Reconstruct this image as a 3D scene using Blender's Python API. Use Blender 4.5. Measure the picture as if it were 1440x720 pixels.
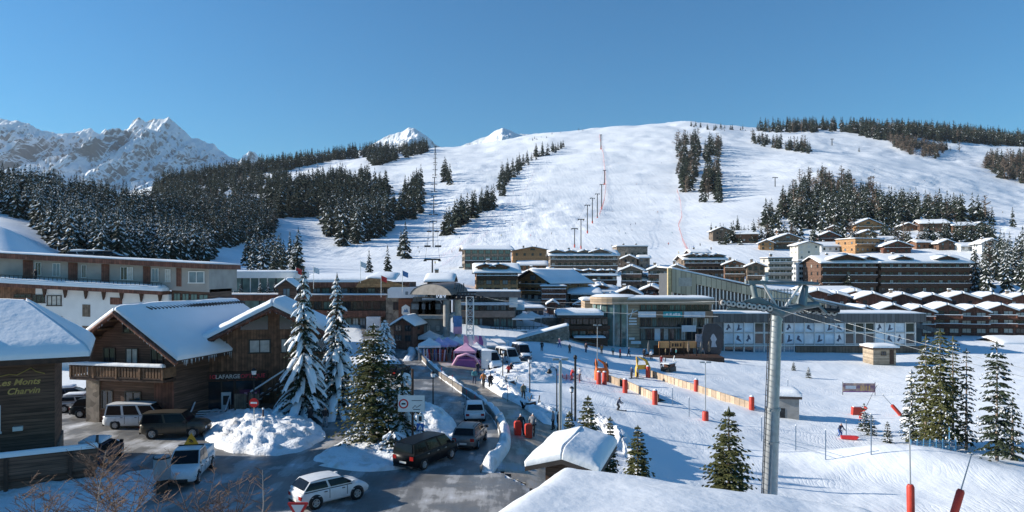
import bpy, math, random
import numpy as np
from mathutils import Vector, Matrix
R = math.radians
rnd = random.Random(7)
for _o in list(bpy.data.objects): bpy.data.objects.remove(_o)
SC = bpy.context.scene; COL = SC.collection
# ---------------------------------------------------------------- camera, sky, sun, exposure
F, HY, CX, HC = 960.0, 385.0, 720.0, 12.5      # focal length in photo pixels, eye-level row, middle column, eye height
cam = bpy.data.cameras.new('camera'); camo = bpy.data.objects.new('camera', cam); COL.objects.link(camo)
camo.location = (0, 0, HC); camo.rotation_euler = (R(90), 0, 0)
cam.sensor_width = 36; cam.lens = 24; cam.shift_y = 25/1440; cam.clip_start = .5; cam.clip_end = 20000
SC.camera = camo
SUN_EL, SUN_AZ = R(22), R(5)                  # sun low, to the left and a little beyond the village
W = bpy.data.worlds.new('World'); SC.world = W; W.use_nodes = True
_n = W.node_tree.nodes; _l = W.node_tree.links
_sky = _n.new('ShaderNodeTexSky'); _sky.sky_type = 'NISHITA'; _sky.sun_disc = False
_sky.sun_elevation = SUN_EL; _sky.sun_rotation = SUN_AZ - R(90); _sky.altitude = 1850; _sky.air_density = 1.6; _sky.dust_density = 0; _sky.ozone_density = 10
_mx = _n.new('ShaderNodeMix'); _mx.data_type = 'RGBA'; _mx.blend_type = 'MULTIPLY'; _mx.inputs[0].default_value = 1; _mx.inputs[7].default_value = (.66, .92, .86, 1)
_l.new(_sky.outputs[0], _mx.inputs[6]); _l.new(_mx.outputs[2], _n['Background'].inputs[0]); _n['Background'].inputs[1].default_value = .108
sun = bpy.data.lights.new('sun', 'SUN'); suno = bpy.data.objects.new('sun', sun); COL.objects.link(suno)
sun.energy = 5.0; sun.angle = R(.5); sun.color = (1, .93, .82)
TO_SUN = Vector((-math.cos(SUN_AZ)*math.cos(SUN_EL), math.sin(SUN_AZ)*math.cos(SUN_EL), math.sin(SUN_EL)))
suno.rotation_euler = TO_SUN.to_track_quat('Z', 'Y').to_euler()
SC.view_settings.view_transform = 'Standard'; SC.view_settings.look = 'None'; SC.view_settings.exposure = 0.58; SC.view_settings.gamma = 1
try:
    SC.cycles.max_bounces = 5; SC.cycles.diffuse_bounces = 2; SC.cycles.glossy_bounces = 2; SC.cycles.transmission_bounces = 2
    SC.cycles.caustics_reflective = False; SC.cycles.caustics_refractive = False
except Exception: pass

def P(px, py, Y): return Vector(((px-CX)/F*Y, Y, HC-(py-HY)/F*Y))
def PX(px, Y): return (px-CX)/F*Y
# ---------------------------------------------------------------- materials
MATS = {}
def mat(name, col, rough=.7, metal=0., var=.15, vscale=1.5, bump=0., bscale=8., kind=None, col2=None, spec=.4, stretch=(1, 1, 1), bdist=.05, **k):
    if name in MATS: return MATS[name]
    m = bpy.data.materials.new(name); m.use_nodes = True; nt = m.node_tree; N = nt.nodes; L = nt.links
    b = N['Principled BSDF']; b.inputs['Roughness'].default_value = rough; b.inputs['Metallic'].default_value = metal
    b.inputs['Specular IOR Level'].default_value = spec
    tc = N.new('ShaderNodeTexCoord'); mp = N.new('ShaderNodeMapping'); mp.inputs['Scale'].default_value = stretch
    L.new(tc.outputs['Object'], mp.inputs['Vector'])
    c1 = [min(1, c*(1-var)) for c in col]; c2 = list(col2) if col2 else [min(1, c*(1+var)) for c in col]
    nz = N.new('ShaderNodeTexNoise'); nz.inputs['Scale'].default_value = vscale; nz.inputs['Detail'].default_value = 5
    L.new(mp.outputs[0], nz.inputs['Vector'])
    rp = N.new('ShaderNodeValToRGB'); rp.color_ramp.elements[0].position = k.get('lo', .35); rp.color_ramp.elements[1].position = k.get('hi', .65)
    rp.color_ramp.elements[0].color = (*c1, 1); rp.color_ramp.elements[1].color = (*c2, 1)
    L.new(nz.outputs['Fac'], rp.inputs[0]); out = rp.outputs[0]; h = None
    if kind == 'planks' or kind == 'boards':       # horizontal / vertical boards: dark joints
        sx = N.new('ShaderNodeSeparateXYZ'); L.new(tc.outputs['Object'], sx.inputs[0])
        src = sx.outputs[2]
        if kind == 'boards':
            ad = N.new('ShaderNodeMath'); ad.operation = 'ADD'; L.new(sx.outputs[0], ad.inputs[0]); L.new(sx.outputs[1], ad.inputs[1]); src = ad.outputs[0]
        mu = N.new('ShaderNodeMath'); mu.operation = 'MULTIPLY'; mu.inputs[1].default_value = 1/k.get('pw', .2); L.new(src, mu.inputs[0])
        fr = N.new('ShaderNodeMath'); fr.operation = 'FRACT'; L.new(mu.outputs[0], fr.inputs[0])
        gt = N.new('ShaderNodeMath'); gt.operation = 'GREATER_THAN'; gt.inputs[1].default_value = .12; L.new(fr.outputs[0], gt.inputs[0])
        fl = N.new('ShaderNodeMath'); fl.operation = 'FLOOR'; L.new(mu.outputs[0], fl.inputs[0])
        wn = N.new('ShaderNodeTexWhiteNoise'); wn.noise_dimensions = '1D'; L.new(fl.outputs[0], wn.inputs['W'])
        mr = N.new('ShaderNodeMapRange'); mr.inputs['To Min'].default_value = .7; mr.inputs['To Max'].default_value = 1.15; L.new(wn.outputs['Value'], mr.inputs[0])
        m2 = N.new('ShaderNodeMath'); m2.operation = 'MULTIPLY'; L.new(gt.outputs[0], m2.inputs[0]); L.new(mr.outputs[0], m2.inputs[1])
        m3 = N.new('ShaderNodeMath'); m3.operation = 'MAXIMUM'; m3.inputs[1].default_value = .35; L.new(m2.outputs[0], m3.inputs[0])
        mx = N.new('ShaderNodeMix'); mx.data_type = 'RGBA'; mx.blend_type = 'MULTIPLY'; mx.inputs[0].default_value = 1
        L.new(out, mx.inputs[6]); L.new(m3.outputs[0], mx.inputs[7]); out = mx.outputs[2]; h = gt.outputs[0]
    if kind == 'stones':
        vo = N.new('ShaderNodeTexVoronoi'); vo.inputs['Scale'].default_value = k.get('ss', 3); L.new(tc.outputs['Object'], vo.inputs['Vector'])
        sv = N.new('ShaderNodeSeparateColor'); L.new(vo.outputs['Color'], sv.inputs[0])
        mr = N.new('ShaderNodeMapRange'); mr.inputs['To Min'].default_value = .55; mr.inputs['To Max'].default_value = 1.25; L.new(sv.outputs[0], mr.inputs[0])
        mx = N.new('ShaderNodeMix'); mx.data_type = 'RGBA'; mx.blend_type = 'MULTIPLY'; mx.inputs[0].default_value = 1
        L.new(out, mx.inputs[6]); L.new(mr.outputs[0], mx.inputs[7]); out = mx.outputs[2]
    L.new(out, b.inputs['Base Color'])
    if bump or h:
        bp = N.new('ShaderNodeBump'); bp.inputs['Strength'].default_value = bump or .4; bp.inputs['Distance'].default_value = bdist
        if h: L.new(h, bp.inputs['Height'])
        else:
            n2 = N.new('ShaderNodeTexNoise'); n2.inputs['Scale'].default_value = bscale; n2.inputs['Detail'].default_value = 6; L.new(mp.outputs[0], n2.inputs['Vector'])
            L.new(n2.outputs['Fac'], bp.inputs['Height'])
        L.new(bp.outputs[0], b.inputs['Normal'])
    MATS[name] = m; return m

snow = mat('snow', (.84, .86, .88), .55, var=.03, vscale=.6, bump=.5, bscale=2.5, bdist=.12, spec=.3)
snow_roof = mat('roof_snow', (.85, .87, .89), .5, var=.02, vscale=.5, bump=.35, bscale=1.6, bdist=.15, spec=.3)
snow_far = mat('far_roof_snow', (.84, .86, .88), .6, var=.03, vscale=.3, spec=.2)
wood_dark = mat('dark_brown_timber', (.15, .085, .058), .75, var=.35, vscale=2, kind='planks', stretch=(.3, .3, 4))
wood_mid = mat('brown_timber', (.225, .115, .066), .75, var=.35, vscale=2, kind='boards', pw=.25)
wood_red = mat('red_brown_timber', (.18, .075, .05), .75, var=.3, vscale=2, kind='boards', pw=.3)
wood_warm = mat('honey_timber', (.42, .23, .1), .65, var=.25, vscale=2, kind='planks', pw=.25)
wood_grey = mat('weathered_timber', (.2, .15, .11), .8, var=.3, vscale=2, kind='boards', pw=.2)
wood_trim = mat('trim_timber', (.065, .034, .022), .7, var=.25, vscale=3)
beam = mat('beam_timber', (.2, .11, .06), .7, var=.25, vscale=3)
stone = mat('rubble_stone', (.27, .22, .175), .85, var=.2, vscale=1, kind='stones', ss=2.2, bump=.4)
stone_tan = mat('tan_cladding', (.42, .31, .21), .8, var=.12, vscale=.8, kind='planks', pw=.6)
white_wall = mat('white_render', (.74, .74, .73), .85, var=.05, vscale=.7, bump=.15, bscale=14)
cream_wall = mat('cream_render', (.62, .57, .47), .85, var=.06, vscale=.6)
beige_clad = mat('beige_cladding', (.43, .4, .3), .6, var=.06, vscale=.5, kind='boards', pw=1.2)
concrete = mat('concrete', (.32, .31, .29), .85, var=.18, vscale=.9, bump=.2, bscale=10)
grey_clad = mat('grey_cladding', (.12, .125, .13), .55, var=.08, vscale=.7, kind='boards', pw=.8)
dark_metal = mat('dark_metal', (.035, .037, .04), .45, metal=.6, var=.2)
galv = mat('galvanised_steel', (.4, .42, .43), .45, metal=.7, var=.12, vscale=2.5)
pale_metal = mat('pale_metal', (.66, .67, .67), .4, metal=.3, var=.08)
glass_dark = mat('dark_window_glass', (.025, .032, .04), .08, var=.3, vscale=.7, spec=.7)
glass_sky = mat('pale_window_glass', (.16, .23, .28), .1, var=.35, vscale=.6, spec=.7)
glass_curtain = mat('curtained_window_glass', (.52, .5, .46), .3, var=.2, vscale=2, spec=.5)
glass_warm = mat('warm_window_glass', (.3, .19, .1), .2, var=.4, vscale=1.4, spec=.6)
glass_green = mat('green_glass', (.12, .2, .19), .08, var=.3, vscale=.8, spec=.7)
frame_white = mat('white_frame', (.72, .72, .7), .5, var=.04)
frame_dark = mat('dark_frame', (.06, .045, .035), .5, var=.1)
roof_dark = mat('roof_board', (.06, .05, .045), .8, var=.2)
asphalt = None
red_pad = mat('red_padding', (.5, .045, .025), .5, var=.1, vscale=2, bump=.2, bscale=5)
orange_pad = mat('orange_padding', (.75, .16, .03), .5, var=.1, vscale=2)
yellow_arch = mat('yellow_panel', (.75, .42, .05), .5, var=.08)
black = mat('black_plastic', (.02, .02, .022), .45, var=.2)
rubber = mat('tyre_rubber', (.018, .018, .018), .85, var=.2)
alloy = mat('alloy_rim', (.5, .51, .52), .35, metal=.8, var=.05)
white_paint = mat('white_paint', (.8, .8, .79), .4, var=.03)
red_paint = mat('red_paint', (.62, .03, .03), .4, var=.06)
needle = mat('spruce_needles', (.035, .05, .026), .8, var=.4, vscale=1.2)
needle_olive = mat('olive_needles', (.095, .1, .032), .8, var=.4, vscale=1.4)
needle_far = mat('forest_needles', (.03, .042, .028), .85, var=.4, vscale=.25)
bark = mat('bark', (.1, .07, .05), .9, var=.3, vscale=4, bump=.5, bscale=9)
twig = mat('dry_twigs', (.2, .125, .085), .8, var=.3, vscale=5)
larch = mat('bare_larch', (.12, .09, .07), .9, var=.35, vscale=.4)
canvas_white = mat('white_canvas', (.78, .77, .78), .6, var=.05)

# ---------------------------------------------------------------- mesh helpers
class MB:
    def __init__(s): s.v = []; s.f = []; s.m = []; s.mats = []; s.sm = []
    def mi(s, m):
        if m not in s.mats: s.mats.append(m)
        return s.mats.index(m)
    def add(s, vs, fs, m, M=None, smooth=False):
        o = len(s.v); i = s.mi(m)
        s.v += [tuple(M @ Vector(v)) for v in vs] if M is not None else [tuple(v) for v in vs]
        for f in fs: s.f.append([o+a for a in f]); s.m.append(i); s.sm.append(smooth)
        return s
    def box(s, x0, x1, y0, y1, z0, z1, m, M=None):
        vs = [(x0,y0,z0),(x1,y0,z0),(x1,y1,z0),(x0,y1,z0),(x0,y0,z1),(x1,y0,z1),(x1,y1,z1),(x0,y1,z1)]
        return s.add(vs, [(0,3,2,1),(4,5,6,7),(0,1,5,4),(1,2,6,5),(2,3,7,6),(3,0,4,7)], m, M)
    def quad(s, a, b, c, d, m): return s.add([a,b,c,d], [(0,1,2,3)], m)
    def poly(s, pts, m): return s.add(pts, [tuple(range(len(pts)))], m)
    def prism(s, pts, y0, y1, m, M=None, axis='y'):      # polygon in xz extruded along y (or polygon in xy along z, or yz along x)
        n = len(pts)
        mk = {'y': lambda p, t: (p[0], t, p[1]), 'z': lambda p, t: (p[0], p[1], t), 'x': lambda p, t: (t, p[0], p[1])}[axis]
        vs = [mk(p, y0) for p in pts]+[mk(p, y1) for p in pts]
        return s.add(vs, [tuple(range(n)), tuple(range(2*n-1, n-1, -1))]+[(i, i+n, (i+1) % n+n, (i+1) % n) for i in range(n)], m, M)
    def tube(s, pts, r, m, n=8, cap=True, smooth=True):
        pts = [Vector(p) for p in pts]; rs = r if isinstance(r, (list, tuple)) else [r]*len(pts); vs = []; fs = []
        for i, p in enumerate(pts):
            d = (pts[min(i+1, len(pts)-1)]-pts[max(i-1, 0)]).normalized()
            a = d.cross(Vector((0, 0, 1)) if abs(d.z) < .9 else Vector((1, 0, 0))).normalized(); b = d.cross(a)
            for k in range(n):
                t = 2*math.pi*k/n; vs.append(p+(a*math.cos(t)+b*math.sin(t))*rs[i])
        for i in range(len(pts)-1):
            for k in range(n): fs.append((i*n+k, i*n+(k+1) % n, (i+1)*n+(k+1) % n, (i+1)*n+k))
        s.add(vs, fs, m, smooth=smooth)
        if cap: s.add(vs[:n], [tuple(range(n))], m); s.add(vs[-n:], [tuple(range(n-1, -1, -1))], m)
        return s
    def lathe(s, prof, m, n=16, M=None, smooth=True):     # profile (r, z)
        vs = []; fs = []
        for r, z in prof:
            for k in range(n): t = 2*math.pi*k/n; vs.append((r*math.cos(t), r*math.sin(t), z))
        for i in range(len(prof)-1):
            for k in range(n): fs.append((i*n+k, i*n+(k+1) % n, (i+1)*n+(k+1) % n, (i+1)*n+k))
        return s.add(vs, fs, m, M, smooth)
    def mesh(s, name):
        me = bpy.data.meshes.new(name); me.from_pydata(s.v, [], s.f)
        for m in s.mats: me.materials.append(m)
        me.polygons.foreach_set('material_index', s.m); me.polygons.foreach_set('use_smooth', s.sm); me.update(); return me
    def build(s, name, parent=None, loc=None, rz=0): return link(name, s.mesh(name), parent, loc, rz)

def link(name, me, parent=None, loc=None, rz=0):
    o = bpy.data.objects.new(name, me); COL.objects.link(o)
    if parent is not None: o.parent = parent
    if loc is not None: o.location = loc
    if rz: o.rotation_euler = (0, 0, rz)
    return o
def tag(o, label=None, cat=None, group=None, kind=None):
    if label: o['label'] = label
    if cat: o['category'] = cat
    if group: o['group'] = group
    if kind: o['kind'] = kind
    return o
def empty(name, label, cat, loc=(0, 0, 0), rz=0, group=None):
    o = bpy.data.objects.new(name, None); COL.objects.link(o); o.location = loc; o.rotation_euler = (0, 0, rz); o.empty_display_size = .3
    return tag(o, label, cat, group)
def copy_tree(o, parent=None):
    c = o.copy(); COL.objects.link(c)
    if parent is not None: c.parent = parent
    for ch in KIDS(o): copy_tree(ch, c)
    return c
def KIDS(o): return [x for x in o.children]
def np_mesh(name, V, Fc, mats, mi=None, smooth=True):    # V (n,3), Fc (m,4 or 3)
    me = bpy.data.meshes.new(name); k = Fc.shape[1]
    me.vertices.add(len(V)); me.vertices.foreach_set('co', np.asarray(V, dtype=np.float32).ravel())
    me.loops.add(Fc.size); me.loops.foreach_set('vertex_index', Fc.astype(np.int32).ravel())
    me.polygons.add(len(Fc)); me.polygons.foreach_set('loop_start', np.arange(0, Fc.size, k, dtype=np.int32))
    for m in mats: me.materials.append(m)
    if mi is not None: me.polygons.foreach_set('material_index', mi.astype(np.int32))
    me.polygons.foreach_set('use_smooth', np.full(len(Fc), smooth)); me.update(calc_edges=True); me.validate(); return me
def grid_faces(nr, nc):
    i = np.arange(nr-1)[:, None]*nc+np.arange(nc-1)[None, :]
    return np.stack([i, i+1, i+nc+1, i+nc], -1).reshape(-1, 4)
# value noise
_T = np.random.RandomState(3).rand(256, 256)
def vn(x, y):
    x = np.asarray(x, float); y = np.asarray(y, float); xi = np.floor(x).astype(int); yi = np.floor(y).astype(int); fx = x-xi; fy = y-yi
    fx = fx*fx*(3-2*fx); fy = fy*fy*(3-2*fy); a = _T[xi % 256, yi % 256]; b = _T[(xi+1) % 256, yi % 256]; c = _T[xi % 256, (yi+1) % 256]; d = _T[(xi+1) % 256, (yi+1) % 256]
    return (a*(1-fx)+b*fx)*(1-fy)+(c*(1-fx)+d*fx)*fy
def fbm(x, y, o=4, ridged=False):
    t = 0; a = .5
    for i in range(o):
        n = vn(x*2**i+17*i, y*2**i+31*i); n = 1-np.abs(2*n-1) if ridged else n; t = t+a*n; a *= .5
    return t
# ---------------------------------------------------------------- terrain: height table over (direction u = X/Y, distance Y)
def pz(Y, py): return HC-(py-HY)/F*Y
def prof(near, far): return sorted([(y, z) for y, z in near]+[(y, pz(y, p)) for y, p in far])
flat = [(5, 0), (40, 0), (80, 0), (110, -.3)]
COLS = {
 -500: prof(flat[:3]+[(110, 3)], [(140, 372), (170, 318), (230, 305), (300, 285), (450, 252), (620, 262), (1100, 330), (2600, 330)]),
 0:    prof(flat[:3]+[(100, 1)], [(130, 385), (165, 312), (185, 312), (240, 322), (300, 300), (450, 258), (600, 268), (1100, 330), (2600, 330)]),
 60:   prof(flat[:3]+[(100, .6)], [(130, 400), (170, 352), (200, 348), (260, 335), (320, 305), (450, 262), (600, 270), (1100, 330), (2600, 330)]),
 110:  prof(flat[:3]+[(100, .3)], [(135, 400), (175, 374), (250, 352), (350, 305), (450, 270), (600, 275), (1100, 320), (2600, 320)]),
 200:  prof(flat[:3]+[(100, 0)], [(140, 402), (180, 384), (260, 366), (350, 332), (450, 296), (560, 286), (700, 292), (1000, 275), (1400, 262), (1700, 275), (2600, 290)]),
 290:  prof(flat, [(150, 402), (200, 386), (300, 368), (400, 345), (500, 318), (620, 292), (800, 278), (1000, 266), (1400, 252), (1600, 262), (2600, 280)]),
 350:  prof(flat, [(150, 402), (200, 387), (300, 374), (400, 358), (500, 340), (620, 310), (800, 285), (1000, 268), (1300, 248), (1500, 237), (1700, 244), (2600, 260)]),
 450:  prof(flat, [(150, 402), (200, 389), (300, 380), (400, 368), (500, 350), (650, 318), (800, 292), (1100, 256), (1400, 234), (1600, 224), (1800, 232), (2600, 250)]),
 520:  prof(flat, [(150, 402), (200, 390), (300, 382), (400, 370), (500, 352), (650, 318), (800, 294), (1100, 256), (1400, 228), (1650, 215), (1850, 224), (2600, 250)]),
 600:  prof(flat[:3]+[(110, -.5), (130, -.5)], [(160, 402), (200, 391), (300, 384), (400, 370), (500, 352), (700, 310), (1000, 262), (1400, 224), (1700, 207), (1900, 214), (2600, 240)]),
 660:  prof(flat[:2]+[(80, -.6), (110, -1.2), (130, -1)], [(160, 410), (200, 398), (300, 384), (400, 366), (500, 346), (700, 306), (1000, 260), (1400, 222), (1750, 204), (1950, 210), (2600, 240)]),
 720:  prof([(5, 0), (60, 0), (75, -.9), (90, -1.4), (110, -1.8), (130, -.5)], [(160, 425), (200, 415), (250, 398), (300, 385), (400, 362), (500, 340), (700, 302), (1000, 260), (1400, 220), (1800, 192), (2000, 198), (2600, 230)]),
 770:  prof([(5, -.2), (45, -.5), (60, -.8), (75, -1.4), (90, -1.9), (110, -1.8), (128, -.2), (140, 0)], [(165, 440), (200, 425), (250, 402), (300, 386), (350, 373), (400, 360), (500, 337), (700, 300), (1000, 256), (1400, 216), (1800, 184), (2000, 190), (2600, 230)]),
 850:  prof([(5, -1), (45, -1.8), (60, -2.2), (75, -2.7), (90, -3.2), (110, -3.2), (130, -3.0), (150, -2.6)], [(200, 428), (240, 406), (300, 386), (350, 371), (400, 355), (500, 332), (700, 300), (1000, 252), (1400, 208), (1700, 186), (1900, 177), (2100, 182), (2600, 220)]),
 950:  prof([(5, -1.5), (45, -2.8), (60, -3.3), (75, -3.8), (95, -4.2), (110, -4.3), (130, -4.2), (150, -4.2)], [(200, 428), (240, 408), (300, 388), (350, 374), (400, 357), (500, 332), (700, 296), (1000, 248), (1400, 202), (1750, 177), (1950, 168), (2150, 173), (2600, 215)]),
 1000: prof([(5, -1.6), (45, -3.2), (60, -3.8), (75, -4.2), (95, -4.6), (110, -4.8), (130, -4.9), (152, -5.2)], [(200, 422), (240, 402), (300, 384), (350, 368), (420, 345), (500, 328), (700, 294), (1000, 246), (1400, 202), (1750, 178), (1950, 170), (2150, 176), (2600, 215)]),
 1060: prof([(5, -1.8), (45, -3.6), (60, -4.2), (75, -4.7), (100, -5.4), (125, -5.6), (152, -5.5)], [(200, 418), (240, 402), (300, 386), (350, 366), (420, 344), (500, 326), (650, 298), (1000, 246), (1400, 206), (1700, 188), (1950, 180), (2150, 188), (2600, 215)]),
 1120: prof([(5, -2), (45, -4), (60, -4.6), (75, -5.2), (100, -6.0), (122, -6.3), (140, -5.4), (152, -5.4)], [(200, 420), (240, 404), (300, 392), (340, 374), (400, 350), (480, 328), (600, 306), (800, 266), (1200, 222), (1600, 190), (1800, 179), (2000, 186), (2600, 220)]),
 1200: prof([(5, -2), (45, -4.2), (60, -4.8), (75, -5.5), (100, -6.6), (120, -6.7), (140, -5.3), (152, -5.2)], [(200, 440), (250, 418), (290, 398), (340, 372), (400, 348), (480, 326), (560, 302), (700, 278), (900, 250), (1300, 216), (1600, 190), (1800, 178), (2000, 186), (2600, 220)]),
 1320: prof([(5, -2), (45, -4.2), (60, -4.9), (75, -5.6), (100, -6.2), (120, -6.2), (150, -4.8)], [(200, 462), (240, 424), (290, 400), (340, 368), (400, 338), (460, 326), (560, 312), (700, 288), (900, 262), (1200, 238), (1500, 208), (1800, 182), (2000, 190), (2600, 220)]),
 1440: prof([(5, -2), (45, -4), (60, -4.6), (75, -5.2), (100, -5.6), (130, -5.2), (160, -4.5)], [(200, 462), (240, 420), (290, 392), (340, 360), (400, 340), (460, 328), (560, 316), (700, 298), (900, 282), (1200, 250), (1500, 218), (1800, 196), (2000, 204), (2600, 235)]),
 1900: prof([(5, -3), (45, -5), (75, -6), (100, -6), (160, -4.5)], [(200, 455), (240, 410), (290, 385), (340, 355), (400, 340), (560, 318), (700, 300), (900, 284), (1200, 255), (1500, 226), (1800, 206), (2000, 214), (2600, 240)]),
}
LY0, LY1, NLY = math.log(5), math.log(2600), 420
U0, U1, NU = -1.35, 1.25, 340
_ly = np.linspace(LY0, LY1, NLY); _us = np.linspace(U0, U1, NU)
_keys = sorted(COLS); _ku = np.array([(k-CX)/F for k in _keys])
_tab = np.array([np.interp(_ly, [math.log(a) for a, b in COLS[k]], [b for a, b in COLS[k]]) for k in _keys])
# smooth in units of the angle seen (z/Y), first over distance, then across directions
def gsm(a, s, ax):
    n = int(3*s)+1; w = np.exp(-.5*(np.arange(-n, n+1)/s)**2); w /= w.sum()
    pad = [(0, 0)]*a.ndim; pad[ax] = (n, n); b = np.pad(a, pad, mode='edge'); out = 0
    for i, wi in enumerate(w): out = out+wi*np.take(b, range(i, i+a.shape[ax]), axis=ax)
    return out
TAB = np.array([np.interp(_us, _ku, _tab[:, j]) for j in range(NLY)]).T
TAB = gsm(gsm(TAB, 4.0, 1), 3.0, 0)
BUMPS = []     # (x, y, sx, sy, rot, h) mounds of pushed snow in the ski area
def zt(x, y, detail=True):
    x = np.asarray(x, float); y = np.asarray(y, float); Yc = np.clip(y, 5.01, 2590); u = np.clip(x/np.maximum(Yc, 8), U0, U1-1e-6)
    a = (u-U0)/(U1-U0)*(NU-1); b = (np.log(Yc)-LY0)/(LY1-LY0)*(NLY-1); i = np.clip(a.astype(int), 0, NU-2); j = np.clip(b.astype(int), 0, NLY-2); fa = a-i; fb = b-j
    z = (TAB[i, j]*(1-fa)+TAB[i+1, j]*fa)*(1-fb)+(TAB[i, j+1]*(1-fa)+TAB[i+1, j+1]*fa)*fb
    for bx, by, sx, sy, ro, h in BUMPS:
        dx = x-bx; dy = y-by; c, s = math.cos(ro), math.sin(ro); p = (dx*c+dy*s)/sx; q = (-dx*s+dy*c)/sy; z = z+h*np.exp(-(p*p+q*q))
    if detail:                                       # broad undulation of the open slopes
        k = np.clip((y-330)/300, 0, 1); z = z+k*(fbm(x/70, y/90, 4)-.47)*np.clip(y/1000, .3, 1.6)*9
        k2 = np.clip((y-150)/100, 0, 1)*(1-k); z = z+k2*(fbm(x/25, y/25, 3)-.45)*1.2
    return z
def zg(x, y): return float(zt(np.array([x]), np.array([y]))[0])
def ground_at(px, py, y0=30, y1=2500):               # the point of the ground seen at a photo pixel (first hit)
    ys = np.exp(np.linspace(math.log(y0), math.log(y1), 1500)); xs = (px-CX)/F*ys
    pys = HY-(zt(xs, ys)-HC)/ys*F; k = np.argmax(pys <= py)
    return Vector((xs[k], ys[k], zg(xs[k], ys[k])))
BUMPS += [(PX(1262, 62), 62, 8, 3.4, -.12, 1.7), (PX(1345, 58), 58, 6, 3, -.3, 1.0), (PX(850, 83), 83, 7, 2.2, -.9, .5), (PX(1010, 128), 128, 13, 2.2, -.1, .9), (PX(760, 122), 122, 6, 5, 0, .8), (PX(1100, 134), 134, 16, 4, .05, .9)]
# road and walkway outlines on the ground (photo pixels at street level -> metres)
def gp(px, py, z=0.): Y = (HC-z)*F/(py-HY); return (PX(px, Y), Y)
ROAD = [gp(-60, 760), (-30, 24), (6, 24), (4.5, 36), gp(690, 660), gp(706, 626), gp(704, 600), gp(685, 572), gp(655, 552), gp(615, 525), gp(592, 503), gp(586, 492), gp(566, 481), gp(530, 477), gp(505, 480), gp(520, 500), gp(500, 520), gp(440, 545), gp(390, 560), gp(300, 560), gp(120, 560), gp(60, 570), gp(60, 640), gp(-80, 650)]
WALK = [(4.6, 20), (4.6, 36), gp(694, 658), gp(713, 626), gp(711, 598), gp(692, 570), gp(660, 548), gp(620, 521), gp(598, 500), gp(594, 489), gp(640, 481), gp(700, 482), gp(690, 500), gp(675, 515), gp(690, 530), gp(720, 548), gp(745, 556), gp(770, 575), gp(790, 590), gp(800, 612), gp(800, 640), (7, 36), (7.5, 20)]
def inside(poly, x, y):
    x = np.asarray(x); y = np.asarray(y); r = np.zeros(x.shape, bool); n = len(poly)
    for i in range(n):
        x1, y1 = poly[i]; x2, y2 = poly[(i+1) % n]
        c = ((y1 > y) != (y2 > y)) & (x < (x2-x1)*(y-y1)/((y2-y1) if y2 != y1 else 1e-9)+x1); r ^= c
    return r
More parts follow.
